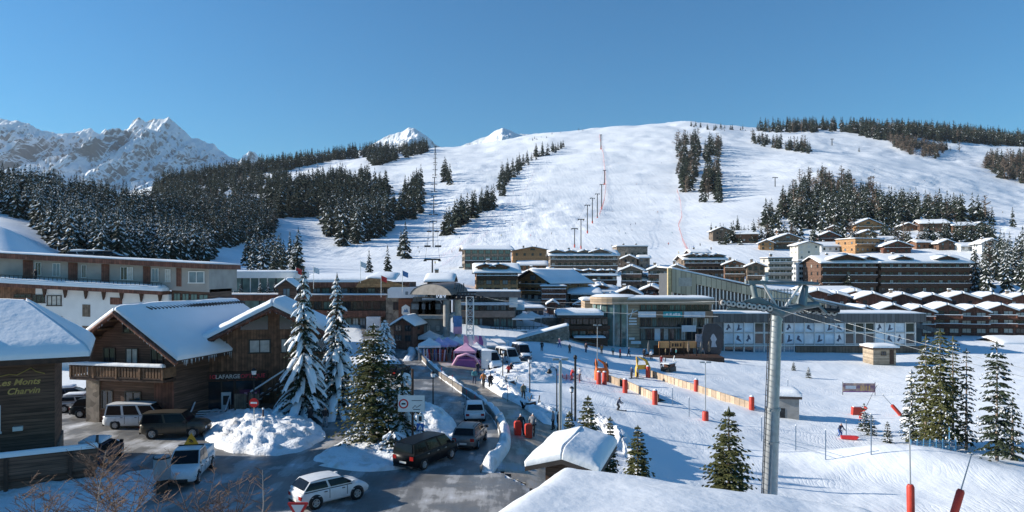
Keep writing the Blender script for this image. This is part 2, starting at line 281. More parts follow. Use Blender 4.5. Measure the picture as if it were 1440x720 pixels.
# ground sheet
def terrain():
    ys = np.concatenate([np.linspace(-60, 4, 10), np.exp(np.linspace(math.log(5), math.log(2590), 620))]); us = np.linspace(-1.33, 1.23, 520)
    YY, UU = np.meshgrid(ys, us, indexing='ij'); XX = UU*np.maximum(YY, 14+np.abs(YY)*.4); ZZ = zt(XX, YY)
    amp = np.clip((XX-2)/8, 0, 1)*np.clip((YY-20)/20, 0, 1)*np.clip(1-(YY-150)/60, 0, 1)          # tracked, pushed snow of the ski area
    ZZ = ZZ+amp*((fbm(XX/3.2, YY/1.6, 5)-.47)*.34)
    # snow slopes away from the groomed pistes are rougher
    rough = np.clip((YY-330)/150, 0, 1)*np.clip((fbm(XX/160+9, YY/220+3, 3)-.42)*6+np.clip((XX/YY-.33)*8, 0, .8)+np.clip((-.05-XX/YY)*6, 0, .6), .06, 1)
    ZZ = ZZ+rough*((fbm(XX/9, YY/14, 4, True)-.5)*2.6+(fbm(XX/26+4, YY/60, 3, True)-.5)*4)
    ZZ = ZZ+np.clip((YY-380)/150, 0, 1)*((fbm(XX/110+2, YY/34, 4)-.47)*5.5+(fbm(XX/30+7, YY/24+3, 3)-.45)*.5)
    m = inside(ROAD, XX, YY) | inside(WALK, XX, YY); ZZ = ZZ-m*.22
    V = np.stack([XX, YY, ZZ], -1).reshape(-1, 3)
    sn = mat('ground_snow', (.83, .86, .89), .6, var=.035, vscale=.05, bump=.35, bscale=1.3, bdist=.14, spec=.25)
    nt = sn.node_tree; N = nt.nodes; L = nt.links; b = N['Principled BSDF']; old = [n for n in N if n.type == 'BUMP'][0]
    tc = [n for n in N if n.type == 'TEX_COORD'][0]      # second, fine bump and long grooming lines down the slope
    mp = N.new('ShaderNodeMapping'); mp.inputs['Scale'].default_value = (.22, .02, .05); L.new(tc.outputs['Object'], mp.inputs['Vector'])
    n3 = N.new('ShaderNodeTexNoise'); n3.inputs['Scale'].default_value = 1.6; n3.inputs['Detail'].default_value = 6; n3.inputs['Roughness'].default_value = .65; L.new(mp.outputs[0], n3.inputs['Vector'])
    b3 = N.new('ShaderNodeBump'); b3.inputs['Distance'].default_value = 1.3; sy = N.new('ShaderNodeSeparateXYZ'); L.new(tc.outputs['Object'], sy.inputs[0]); mr = N.new('ShaderNodeMapRange'); mr.inputs['From Min'].default_value = 180; mr.inputs['From Max'].default_value = 480; mr.inputs['To Min'].default_value = .12; mr.inputs['To Max'].default_value = .42; L.new(sy.outputs[1], mr.inputs[0]); L.new(mr.outputs[0], b3.inputs['Strength']); L.new(n3.outputs['Fac'], b3.inputs['Height']); L.new(old.outputs[0], b3.inputs['Normal'])
    L.new(b3.outputs[0], b.inputs['Normal'])
    # ski tracks and groomer ridges
    wv = N.new('ShaderNodeTexWave'); wv.inputs['Scale'].default_value = 1.1; wv.inputs['Distortion'].default_value = 22; wv.inputs['Detail'].default_value = 2.5; wv.inputs['Detail Scale'].default_value = .35
    m4 = N.new('ShaderNodeMapping'); m4.inputs['Rotation'].default_value = (0, 0, R(38)); m4.inputs['Scale'].default_value = (1, .35, 1); L.new(tc.outputs['Object'], m4.inputs['Vector']); L.new(m4.outputs[0], wv.inputs['Vector'])
    pw = N.new('ShaderNodeMath'); pw.operation = 'POWER'; pw.inputs[1].default_value = 5; L.new(wv.outputs['Fac'], pw.inputs[0])
    nm = N.new('ShaderNodeTexNoise'); nm.inputs['Scale'].default_value = .11; L.new(tc.outputs['Object'], nm.inputs['Vector']); gr_ = N.new('ShaderNodeMapRange'); gr_.inputs['From Min'].default_value = .48; gr_.inputs['From Max'].default_value = .7; L.new(nm.outputs['Fac'], gr_.inputs[0])
    mm = N.new('ShaderNodeMath'); mm.operation = 'MULTIPLY'; L.new(pw.outputs[0], mm.inputs[0]); L.new(gr_.outputs[0], mm.inputs[1])
    b4 = N.new('ShaderNodeBump'); b4.invert = True; b4.inputs['Strength'].default_value = .22; b4.inputs['Distance'].default_value = .1; L.new(mm.outputs[0], b4.inputs['Height']); L.new(b3.outputs[0], b4.inputs['Normal']); L.new(b4.outputs[0], b.inputs['Normal'])
    tag(link('snowy_ground', np_mesh('snowy_ground', V, grid_faces(*XX.shape), [sn])), kind='structure')
terrain()
def sheet(name, poly, m, dz, step):
    p = np.array(poly); x0, y0 = p.min(0); x1, y1 = p.max(0); nx = int((x1-x0)/step)+2; ny = int((y1-y0)/step)+2
    YY, XX = np.meshgrid(np.linspace(y0, y1, ny), np.linspace(x0, x1, nx), indexing='ij'); ZZ = zt(XX, YY)+dz
    Fc = grid_faces(ny, nx); c = inside(poly, XX.ravel()[Fc].mean(1), YY.ravel()[Fc].mean(1))
    V = np.stack([XX, YY, ZZ], -1).reshape(-1, 3)
    return tag(link(name, np_mesh(name, V, Fc[c], [m])), kind='structure')
def asphalt_mat(name, snowy, tone):
    m = bpy.data.materials.new(name); m.use_nodes = True; nt = m.node_tree; N = nt.nodes; L = nt.links; b = N['Principled BSDF']
    tc = N.new('ShaderNodeTexCoord'); mp = N.new('ShaderNodeMapping'); mp.inputs['Rotation'].default_value = (0, 0, R(14)); mp.inputs['Scale'].default_value = (1, .16, 1); L.new(tc.outputs['Object'], mp.inputs['Vector'])
    n1 = N.new('ShaderNodeTexNoise'); n1.inputs['Scale'].default_value = .55; n1.inputs['Detail'].default_value = 9; n1.inputs['Roughness'].default_value = .68; L.new(mp.outputs[0], n1.inputs['Vector'])
    n2 = N.new('ShaderNodeTexNoise'); n2.inputs['Scale'].default_value = .35; n2.inputs['Detail'].default_value = 8; n2.inputs['Roughness'].default_value = .6; L.new(tc.outputs['Object'], n2.inputs['Vector'])
    ad = N.new('ShaderNodeMath'); ad.operation = 'ADD'; L.new(n1.outputs['Fac'], ad.inputs[0]); L.new(n2.outputs['Fac'], ad.inputs[1])
    rp = N.new('ShaderNodeValToRGB'); e = rp.color_ramp.elements; e[0].position = .40; e[0].color = (*[.75*c for c in tone], 1); e[1].position = .50; e[1].color = (*tone, 1)
    for p, c in ((snowy, [c*1.7 for c in tone]), (snowy+.05, (.42, .42, .43)), (snowy+.14, (.75, .77, .8))):
        q = e.new(p); q.color = (*c, 1)
    hf = N.new('ShaderNodeMath'); hf.operation = 'MULTIPLY'; hf.inputs[1].default_value = .5; L.new(ad.outputs[0], hf.inputs[0]); L.new(hf.outputs[0], rp.inputs[0])
    L.new(rp.outputs[0], b.inputs['Base Color'])
    r2 = N.new('ShaderNodeMapRange'); r2.inputs['From Min'].default_value = .4; r2.inputs['From Max'].default_value = .6; r2.inputs['To Min'].default_value = .32; r2.inputs['To Max'].default_value = .8; L.new(n2.outputs['Fac'], r2.inputs[0]); L.new(r2.outputs[0], b.inputs['Roughness'])
    n3 = N.new('ShaderNodeTexNoise'); n3.inputs['Scale'].default_value = 14; L.new(tc.outputs['Object'], n3.inputs['Vector'])
    bp = N.new('ShaderNodeBump'); bp.inputs['Strength'].default_value = .3; bp.inputs['Distance'].default_value = .04; L.new(n3.outputs['Fac'], bp.inputs['Height']); L.new(bp.outputs[0], b.inputs['Normal'])
    return m
sheet('road', ROAD, asphalt_mat('wet_asphalt', .528, (.19, .187, .182)), .0, .5)
sheet('walkway', WALK, asphalt_mat('packed_walkway', .54, (.27, .23, .185)), .012, .45)
# distant mountains: real ridges 4 to 5 km away
def mountain(name, sky, Y, depth, seed, nx, ny, rockm, zb=330., rg=1.):
    xs0 = np.array([PX(p, Y) for p, q in sky]); zs0 = np.array([pz(Y, q) for p, q in sky]); x = np.linspace(xs0[0], xs0[-1], nx); top = np.interp(x, xs0, zs0)
    t = np.linspace(0, 1, ny); TT, XX = np.meshgrid(t, x, indexing='ij'); YY = Y-depth*.55*TT
    TP = np.broadcast_to(top, XX.shape); base = zb
    rib = fbm(XX/230+seed+TT*.8, TT*1.8+seed, 5, True)-.55
    ZZ = base+(TP-base)*(1-TT**.8)+rib*np.minimum(TT*6, 1)*(TP-base)*.4*(1-TT)+((fbm(XX/110+seed, TT*7+seed, 5, True)-.5)*95*rg+(fbm(XX/34+seed, TT*26+seed, 4, True)-.5)*50*rg)*np.minimum(TT*10+.4, 1)
    YY = YY+(fbm(XX/200+5, TT*3+seed, 3)-.5)*depth*.22*np.minimum(TT*4, 1)
    V = np.stack([XX, YY, ZZ], -1).reshape(-1, 3); Fc = grid_faces(ny, nx)[:, ::-1]
    # far side falls away so that the ridge has a back
    n = len(V); B = V[:nx].copy(); B[:, 1] += depth*.5; B[:, 2] = base-100; V = np.vstack([V, B]); i = np.arange(nx-1); Fb = np.stack([i, i+1, n+i+1, n+i], -1)
    return tag(link(name, np_mesh(name, V, np.vstack([Fc, Fb]), [rockm], smooth=False)), kind='structure')
def rock_snow(name, lo, hi):
    m = bpy.data.materials.new(name); m.use_nodes = True; nt = m.node_tree; N = nt.nodes; L = nt.links; b = N['Principled BSDF']; b.inputs['Roughness'].default_value = .8; b.inputs['Specular IOR Level'].default_value = .15
    ge = N.new('ShaderNodeNewGeometry'); sp = N.new('ShaderNodeSeparateXYZ'); L.new(ge.outputs['Normal'], sp.inputs[0])
    tc = N.new('ShaderNodeTexCoord'); nz = N.new('ShaderNodeTexNoise'); nz.inputs['Scale'].default_value = .022; nz.inputs['Detail'].default_value = 10; nz.inputs['Roughness'].default_value = .68; mz = N.new('ShaderNodeMapping'); mz.inputs['Scale'].default_value = (1.2, .8, .5); mz.inputs['Rotation'].default_value = (0, R(18), 0); L.new(tc.outputs['Object'], mz.inputs['Vector']); L.new(mz.outputs[0], nz.inputs['Vector'])
    m1 = N.new('ShaderNodeMath'); m1.operation = 'MULTIPLY_ADD'; m1.inputs[1].default_value = .5; L.new(nz.outputs['Fac'], m1.inputs[0]); L.new(sp.outputs[2], m1.inputs[2])
    rp = N.new('ShaderNodeValToRGB'); e = rp.color_ramp.elements; e[0].position = lo/2; e[0].color = (.2, .195, .195, 1); e[1].position = hi/2; e[1].color = (.82, .85, .88, 1)
    q = e.new((lo*.6+hi*.4)/2); q.color = (.3, .29, .29, 1)
    hf = N.new('ShaderNodeMath'); hf.operation = 'MULTIPLY'; hf.inputs[1].default_value = .5; L.new(m1.outputs[0], hf.inputs[0]); L.new(hf.outputs[0], rp.inputs[0]); L.new(rp.outputs[0], b.inputs['Base Color'])
    bp = N.new('ShaderNodeBump'); bp.inputs['Strength'].default_value = .7; bp.inputs['Distance'].default_value = 12; L.new(nz.outputs['Fac'], bp.inputs['Height']); L.new(bp.outputs[0], b.inputs['Normal'])
    return m
rs = rock_snow('rock_and_snow', .5, .7); rs2 = rock_snow('snowy_rock', .58, .76)
mountain('rocky_mountain', [(-420, 215), (-250, 190), (-120, 165), (-40, 178), (0, 168), (18, 172), (40, 176), (60, 186), (90, 192), (104, 190), (118, 183), (128, 184), (140, 193), (149, 181), (153, 192), (165, 188), (180, 184), (187, 172), (196, 168), (205, 172), (215, 170), (226, 168), (237, 165), (246, 173), (258, 183), (270, 196), (278, 194), (290, 203), (300, 202), (312, 215), (330, 224), (345, 230), (352, 220), (357, 213), (363, 222), (372, 236), (420, 250)], 4600, 2600, 2.3, 520, 190, rs, 150., 1.0)
mountain('snowy_peak', [(470, 225), (500, 214), (520, 206), (535, 197), (550, 190), (566, 184), (575, 180), (584, 182), (592, 187), (602, 194), (612, 203), (640, 216)], 4200, 1500, 6.1, 160, 70, rs2, 300., .5)
mountain('white_peak', [(630, 214), (655, 204), (672, 197), (686, 192), (697, 184), (707, 181), (716, 184), (728, 189), (745, 189), (765, 190), (790, 196), (830, 205)], 3200, 1200, 9.7, 160, 60, rs2, 250., .3)
# ---------------------------------------------------------------- forests
def kites(h, nw, nb, rad, droop, snowf, rs_, snow_top=True, z0=.06, ragged=.42):
    V = []; Q = []; M = []
    def kite(c, s, t, r, m):
        o = len(V); V.extend([c, s, t, r]); Q.append((o, o+1, o+2, o+3)); M.append(m)
    for i in range(nw):
        f = i/(nw-1); z = h*(z0+(.97-z0)*f**.92); r0 = rad*h*((1-f)**.85*.93+.045); a0 = rs_.rand()*6.28
        for k in range(nb):
            if rs_.rand() < .07: continue
            a = a0+6.283*(k+rs_.uniform(-.3, .3))/nb; r = r0*rs_.uniform(1-ragged, 1+ragged*.6); dz = -droop*r*rs_.uniform(.6, 1.3); w = r*rs_.uniform(.24, .4)
            ca, sa = math.cos(a), math.sin(a); zz = z+rs_.uniform(-.55, .55)*h/nw
            def pt(rr, ww, d): return (ca*rr-sa*ww, sa*rr+ca*ww, zz+d)
            kite(pt(0, 0, .12*r), pt(.55*r, -w, dz*.6-.12*r), pt(r, 0, dz), pt(.55*r, w, dz*.6-.12*r), 0)
            kite(pt(.1*r, 0, .1*r), pt(.6*r, 0, dz*.5-.42*r), pt(r*.97, 0, dz-.12*r), pt(.65*r, 0, dz*.6), 0)
            if snow_top and rs_.rand() < snowf:
                q = rs_.uniform(.25, .7); e = .05*r+.03
                kite(pt(.28*r, 0, .1*r+e+dz*.1), pt(.66*r, -w*q, dz*.68-.05*r+e), pt(r*.98, 0, dz+e), pt(.66*r, w*q, dz*.68-.05*r+e), 1)
    kite((0, 0, h*1.0), (.02*h, 0, h*.9), (0, .02*h, h*.88), (-.02*h, 0, h*.9), 0)
    kite((.012*h, 0, 0), (-.012*h, 0, 0), (-.006*h, 0, h*.5), (.006*h, 0, h*.5), 2)
    kite((0, .012*h, 0), (0, -.012*h, 0), (0, -.006*h, h*.5), (0, .006*h, h*.5), 2)
    return np.array(V), np.array(Q), np.array(M)
def larch_shape(h, nb, rs_):                      # bare winter tree: fine upright twigs
    V = []; Q = []; M = []
    def blade(a, b, w):
        a = np.array(a); b = np.array(b); d = b-a; s = np.cross(d, [rs_.rand()-.5, rs_.rand()-.5, .3]); s = s/np.linalg.norm(s)*w; o = len(V)
        V.extend([a-s, a+s, b+s*.3, b-s*.3]); Q.append((o, o+1, o+2, o+3)); M.append(3)
    blade((0, 0, 0), (0, 0, h), .02*h)
    for i in range(nb):
        z = h*rs_.uniform(.15, .95); r = (1-z/h)*.3*h+.06*h; a = rs_.rand()*6.28; blade((0, 0, z), (math.cos(a)*r, math.sin(a)*r, z+r*rs_.uniform(.1, .7)), .02*h)
    return np.array(V), np.array(Q), np.array(M)
FM = [needle_far, snow_far, bark, larch]
_rs = np.random.RandomState(11)
LOW = {s: [kites(1, 10, 7, .235, .45, s*.65, _rs) for _ in range(5)] for s in (.12, .4, .6, .75)}
MID = {s: [kites(1, 15, 8, .185, .5, s, _rs) for _ in range(4)] for s in (.12, .4, .6, .75)}
LAR = [larch_shape(1, 34, _rs) for _ in range(4)]
# regions: outline of where the trunks stand (as seen), trees, height in m, snow load, share of bare larches, what grove it is
GROVES = [
 ('left', [(-90, 262), (0, 260), (60, 262), (110, 268), (150, 276), (205, 297), (290, 330), (308, 356), (290, 374), (130, 376), (98, 366), (70, 342), (40, 312), (0, 300), (-90, 300)], 1500, (10.5, 15.5), .6, .0, 'snow laden spruce in the dense forest on the left hillside'),
 ('left', [(190, 292), (240, 288), (300, 286), (350, 280), (380, 292), (388, 305), (385, 330), (366, 342), (340, 344), (312, 352), (290, 330), (230, 308)], 1000, (11, 17), .4, .05, 'dark spruce of the hollow between left hillside and open pistes'),
 ('left', [(340, 370), (362, 348), (380, 352), (425, 376), (420, 386), (350, 386)], 46, (9, 15), .75, 0, 'short snow laden spruce behind the glass pavilion'),
 ('mid', [(215, 268), (260, 255), (345, 236), (450, 223), (520, 214), (603, 207), (600, 216), (560, 224), (527, 234), (513, 223), (470, 226), (417, 238), (360, 246), (300, 258)], 900, (20, 32), .12, .0, 'dark spruce on the wooded ridge along the skyline'),
 ('mid', [(350, 272), (365, 268), (410, 260), (450, 257), (490, 251), (530, 258), (552, 276), (545, 292), (470, 300), (453, 306), (392, 306), (372, 290)], 760, (20, 31), .12, .0, 'dark spruce of the big wood between the upper pistes'),
 ('mid', [(212, 266), (300, 258), (396, 243), (404, 251), (390, 264), (345, 274), (300, 284), (220, 286)], 420, (14, 22), .12, .05, 'dark spruce between the left forest and the skyline ridge'),
 ('mid', [(453, 306), (470, 298), (540, 288), (553, 322), (530, 336), (490, 350), (478, 346), (458, 328)], 190, (20, 30), .4, .0, 'tall spruce at the lower edge of the wood between the pistes'),
 ('mid', [(547, 304), (560, 280), (590, 256), (598, 262), (595, 298), (582, 310), (560, 312)], 80, (20, 30), .12, .0, 'dark spruce of the narrow wood right of the big one'),
 ('mid', [(620, 262), (623, 246), (636, 246), (634, 260)], 9, (22, 30), .12, 0, 'dark spruce in a small clump high on the piste'),
 ('mid', [(622, 330), (630, 318), (660, 300), (690, 286), (700, 290), (680, 302), (650, 318), (632, 332)], 52, (18, 27), .12, .0, 'dark spruce of the slanting row beside the main piste'),
 ('mid', [(700, 278), (703, 250), (735, 226), (790, 205), (796, 211), (760, 222), (740, 234), (716, 262), (708, 280)], 80, (14, 24), .12, .1, 'small spruce scattered at the top left of the main piste'),
 ('mid', [(740, 196), (790, 186), (860, 178), (860, 181), (790, 190), (745, 200)], 10, (6, 9), .12, .2, 'tiny spruce on the upper skyline'),
 ('right', [(950, 203), (986, 198), (984, 235), (968, 277), (955, 270), (951, 240)], 130, (20, 28), .12, .25, 'dark spruce of the left strip of wood beside the main piste'),
 ('right', [(992, 207), (1014, 203), (1011, 245), (1014, 288), (985, 284), (990, 240)], 120, (20, 28), .12, .25, 'dark spruce of the right strip of wood beside the main piste'),
 ('right', [(963, 176), (1000, 178), (1050, 182), (1050, 186), (990, 184), (965, 180)], 24, (9, 15), .12, .1, 'small spruce on the skyline above the main piste'),
 ('right', [(1058, 184), (1110, 180), (1150, 176), (1220, 178), (1300, 182), (1380, 188), (1450, 196), (1450, 208), (1380, 204), (1300, 198), (1240, 198), (1180, 186), (1100, 188)], 900, (22, 34), .12, .1, 'dark spruce on the wooded right skyline'),
 ('right', [(1245, 196), (1300, 206), (1350, 214), (1330, 224), (1290, 222), (1262, 210)], 330, (14, 22), .12, .7, 'bare brown larch on the right upper slope'),
 ('right', [(1384, 238), (1390, 225), (1450, 222), (1450, 262), (1405, 252)], 260, (18, 26), .12, .5, 'brown larch or spruce clump near the right skyline'),
 ('right', [(1055, 196), (1082, 200), (1132, 210), (1142, 217), (1120, 215), (1060, 204)], 80, (18, 26), .12, .15, 'dark spruce of the slanting row below the right skyline'),
 ('right', [(1120, 256), (1140, 246), (1200, 260), (1240, 276), (1220, 284), (1150, 274)], 120, (14, 20), .12, .5, 'bare larch at the upper edge of the wood over the chalets'),
 ('right', [(1065, 324), (1085, 308), (1104, 290), (1118, 270), (1150, 270), (1210, 280), (1250, 290), (1310, 294), (1362, 302), (1390, 308), (1392, 314), (1340, 320), (1240, 324), (1150, 326)], 560, (14, 22), .4, .08, 'spruce of the dense wood above the hillside chalets'),
 ('right', [(1358, 404), (1372, 382), (1400, 352), (1450, 345), (1450, 418), (1380, 414)], 95, (9, 15), .75, .05, 'snow laden spruce between the right hand hotels and the frame edge'),
 ('right', [(1010, 336), (1080, 334), (1240, 334), (1390, 334), (1400, 350), (1240, 350), (1100, 346), (1010, 344)], 170, (8, 14), .4, .1, 'spruce standing among the hillside chalets'),
 ('right', [(1150, 408), (1230, 408), (1230, 414), (1150, 414)], 13, (7, 10), .4, .1, 'spruce in front of the dark brown hotel'),
]
SINGLES = [(570, 364, 24, .4, 'tall lone spruce on the lower piste'), (564, 360, 18, .4, 'shorter spruce beside the tall lone one on the lower piste'), (545, 386, 11, .12, 'small dark spruce right of the two above the commercial roofs'), (519, 388, 9, .4, 'small snowy spruce left of the two above the commercial roofs'),
 (1424, 322, 17, .12, 'lone dark spruce on the open slope at the far right'), (1395, 318, 16, .4, 'slim snowy spruce standing at the right end of the hillside wood'), (1208, 214, 12, .12, 'lone small spruce on the open upper right slope'), (1000, 334, 11, .12, 'lone spruce left of the first hillside chalet'), (1037, 326, 13, .12, 'pointed spruce behind the first two hillside chalets')]
def many_ground(pts):
    pts = np.array(pts); ys = np.exp(np.linspace(math.log(120), math.log(2400), 700)); xs = (pts[:, :1]-CX)/F*ys[None]; Y = np.broadcast_to(ys, xs.shape)
    z = zt(xs, Y); py = HY-(z-HC)/Y*F; k = np.argmax(py <= pts[:, 1:2], axis=1); k = np.where((py <= pts[:, 1:2]).any(1), k, np.argmin(py, axis=1))
    r = np.arange(len(pts)); return np.stack([xs[r, k], ys[k], z[r, k]], -1)
def forests():
    T = []
    for gi, (side, poly, n, hs, sl, lf, lab) in enumerate(GROVES):
        p = np.array(poly, float); got = []
        while len(got) < n:
            c = p.min(0)+_rs.rand(400, 2)*(p.max(0)-p.min(0)); c = c[inside(poly, c[:, 0], c[:, 1])]; c = c[fbm(c[:, 0]/17+gi*3, c[:, 1]/6.5, 3) > (.2 if gi < 3 else .3 if 'skyline' in lab else .36)]; got += list(c)
        g = many_ground(got[:n])
        for q in g: T.append((q, hs[0]*.72+(hs[1]*1.12-hs[0]*.72)*_rs.rand()**1.2, sl, _rs.rand() < lf, gi))
    T.sort(key=lambda t: -t[1]/t[0][1])
    ind, rest = T[:270], T[270:]
    cache = {}
    for q, h, sl, la, gi in ind:
        key = ('l' if la else sl, _rs.randint(4))
        if key not in cache:
            V, Q, M = (LAR if la else MID[sl])[key[1]]; cache[key] = np_mesh('bare_larch' if la else 'forest_spruce', V, Q, FM, M, smooth=False)
        o = link('bare_larch' if la else 'forest_spruce', cache[key], None, (q[0], q[1], q[2]-.4), _rs.rand()*6.28); o.scale = (h*_rs.uniform(.9, 1.25),)*2+(h,)
        lab = GROVES[gi][6]
        if gi == 0 and not la:
            bx = CX+F*q[0]/q[1]; col = 'at the frame edge above the snow hill' if bx < 45 else 'just right of the snow hill' if bx < 110 else 'above the cars on the roof' if bx < 165 else 'above the middle of the flat roof' if bx < 215 else 'above the right end of the flat roof'
            lab = ('snowy spruce low in the left forest, ' if q[1] < 300 else 'snowy spruce higher in the left forest, ')+col
        if la and 'larch' not in lab: lab = 'bare larch amid the '+lab.split(' ', 1)[1].replace('spruce ', 'spruces ', 1)
        if not la and 'larch' in lab: lab = lab.replace('bare brown larch', 'spruce amid the brown larches').replace('bare larch', 'spruce amid the bare larches').replace('brown larch or spruce clump', 'dark spruce in the larch clump')
        tag(o, lab, 'tree', ('larches: ' if la else 'spruces: ')+(lab if gi == 0 else GROVES[gi][6]))
    for px, py, h, sl, lab in SINGLES:
        q = ground_at(px, py, 150); V, Q, M = MID[sl][_rs.randint(4)]
        o = link('lone_spruce', np_mesh('lone_spruce', V, Q, FM, M, smooth=False), None, (q.x, q.y, q.z-.4), _rs.rand()*6.28); o.scale = (h*1.1, h*1.1, h); tag(o, lab, 'tree')
    Vs = []; Qs = []; Ms = []; off = 0
    for q, h, sl, la, gi in rest:
        V, Q, M = LAR[_rs.randint(4)] if la else LOW[sl][_rs.randint(5)]
        a = _rs.rand()*6.28; c, s = math.cos(a), math.sin(a); w = h*_rs.uniform(.9, 1.3)
        Vs.append(np.stack([(V[:, 0]*c-V[:, 1]*s)*w+q[0], (V[:, 0]*s+V[:, 1]*c)*w+q[1], V[:, 2]*h+q[2]-.5], -1)); Qs.append(Q+off); Ms.append(M); off += len(V)
    tag(link('distant_forest', np_mesh('distant_forest', np.vstack(Vs), np.vstack(Qs), FM, np.concatenate(Ms), smooth=False)), kind='stuff')
forests()
# ---------------------------------------------------------------- buildings
def snow_quad(mb, a, b, c, d, t, nx, ny, m, seed=0, rnd_edges=(1, 1, 1, 1), lump=.25, over=.12):
    """a-b lower edge, d-c upper edge. A thick snow layer with rounded edges where rnd_edges = (ab, bc, cd, da) says so."""
    a, b, c, d = (np.array(p, float) for p in (a, b, c, d)); n = np.cross(b-a, d-a); n /= np.linalg.norm(n); n = n if n[2] > 0 else -n
    up = np.array([0, 0, 1.])*.6+n*.4; W_, H_ = np.linalg.norm(b-a), np.linalg.norm(d-a)
    us = np.linspace(0, 1, nx+1); vs = np.linspace(0, 1, ny+1)
    us = .5-.5*np.cos(us*math.pi)*(.35+.65) if nx > 4 else us; vs = .5-.5*np.cos(vs*math.pi) if ny > 4 else vs
    V = []; e = min(.9, W_*.2, H_*.25)
    for v in vs:
        for u in us:
            p = a*(1-u)*(1-v)+b*u*(1-v)+c*u*v+d*(1-u)*v
            dist = min([9e9]+[q for q, k in zip((v*H_, (1-u)*W_, (1-v)*H_, u*W_), rnd_edges) if k])
            k = 1-(1-min(1, dist/e))**2.2 if dist < e else 1
            k = .5+.5*k
            h = t*k*(1+lump*2*(float(fbm(p[0]*.5+seed*7.3+p[2]*.3, p[1]*.5+seed*3.1, 3))-.45))
            V.append(p+up*h)
    T = len(V); nr, nc = ny+1, nx+1; Fc = [tuple(f) for f in grid_faces(nr, nc)]
    ring = [i for i in range(nc)]+[r*nc+nc-1 for r in range(1, nr)]+[nr*nc-1-i for i in range(1, nc)]+[r*nc for r in range(nr-2, 0, -1)]
    for i in ring:
        p = V[i]; u = i % nc; r = i//nc; q = a*(1-us[u])*(1-vs[r])+b*us[u]*(1-vs[r])+c*us[u]*vs[r]+d*(1-us[u])*vs[r]; V.append(q+n*.02)
    L_ = len(ring)
    for j in range(L_): Fc.append((ring[j], T+j, T+(j+1) % L_, ring[(j+1) % L_]))
    mb.add(V, Fc, m, smooth=True)
_WIN = {}
def win_mesh(w, h, gm, fm, bars=1, depth=.08):
    k = (round(w, 1), round(h, 1), gm.name, fm.name, bars)
    if k not in _WIN:
        w, h = k[0], k[1]; f = max(.06, min(.12, w*.07)); b = MB()
        b.box(-w/2, w/2, -depth, 0, h-f, h, fm); b.box(-w/2-.05, w/2+.05, -depth-.05, 0, 0, f, fm); b.box(-w/2, -w/2+f, -depth, 0, f, h-f, fm); b.box(w/2-f, w/2, -depth, 0, f, h-f, fm)
        for i in range(bars):
            x = -w/2+w*(i+1)/(bars+1); b.box(x-f*.35, x+f*.35, -depth, 0, f, h-f, fm)
        b.box(-w/2+f, w/2-f, -.03, -.01, f, h-f, gm)
        _WIN[k] = b.mesh('window')
    return _WIN[k]
GLASSES = [glass_dark, glass_dark, glass_dark, glass_sky, glass_curtain]
def window(parent, x, y, z, w, h, rz=0, gm=None, fm=None, bars=1):
    return link('window', win_mesh(w, h, gm or rnd.choice(GLASSES), fm or frame_dark, bars), parent, (x, y, z), rz)
def rail_mesh(w, d, sm, rm, solid=False, h=1.0, snowy=True, side=True):
    b = MB(); b.box(-w/2, w/2, -d, 0, -.16, 0, sm)
    if solid: b.box(-w/2, w/2, -d, -d+.06, .003, h, rm)
    else:
        b.box(-w/2, w/2, -d, -d+.06, h-.1, h, rm); b.box(-w/2, w/2, -d, -d+.05, .08, .2, rm)
        n = max(2, int(w/.28))
        for i in range(n): x = -w/2+w*(i+.5)/n; b.box(x-.07, x+.07, -d+.01, -d+.045, .2, h-.1, rm)
    if side:
        for s in (-1, 1): b.box(s*(w/2-.03)-.03, s*(w/2-.03)+.03, -d+.065, -.003, .15, h, rm)
    if snowy: b.box(-w/2-.04, w/2+.04, -d-.06, -d+.12, h+.003, h+.16, snow_far)
    return b.mesh('balcony')
def gable_roof(root, w, d, h, pitch, ov, along, roofm, t=.45, snowm=None, seed=0, res=8, thick=.22):
    """roof boards and their snow. along='x': ridge parallel to the front; 'y': gable faces the front. Walls: x in +-w/2, y in 0..d."""
    snowm = snowm or snow_far; b = MB(); s = MB()
    if along == 'y':
        hw = w/2+ov; rz_ = h+w/2*pitch; ez = h-ov*pitch
        for sg in (-1, 1):
            A = (sg*hw, -ov, ez); B = (sg*hw, d+ov*.6, ez); Cc = (0, d+ov*.6, rz_); D = (0, -ov, rz_)
            vs = [A, B, Cc, D]; lo = [(p[0], p[1], p[2]-thick) for p in vs]
            b.add(vs+lo, [(0, 1, 2, 3), (7, 6, 5, 4), (0, 4, 5, 1), (3, 7, 4, 0), (1, 5, 6, 2)], roofm)
            snow_quad(s, A, B, (0, d+ov*.6, rz_), (0, -ov, rz_), t, max(3, res), max(3, res//2+1), snowm, seed+sg, (1, 1, 0, 1))
    else:
        f, k = -ov, d+ov; rz_ = h+d/2*pitch; ez = h-ov*pitch; W_ = w/2+ov*.8
        for y0, sg in ((f, 1), (k, -1)):
            A = (-W_, y0, ez); B = (W_, y0, ez); Cc = (W_, d/2, rz_); D = (-W_, d/2, rz_); vs = [A, B, Cc, D]; lo = [(p[0], p[1], p[2]-thick) for p in vs]
            b.add(vs+lo, [(0, 1, 2, 3), (7, 6, 5, 4), (0, 4, 5, 1), (3, 7, 4, 0), (1, 5, 6, 2)], roofm)
            snow_quad(s, A, B, Cc, D, t, max(3, res), max(3, res//2+1), snowm, seed+sg*2, (1, 1, 0, 1))
    r = b.build('roof', root); s.build('roof_snow', root); return r
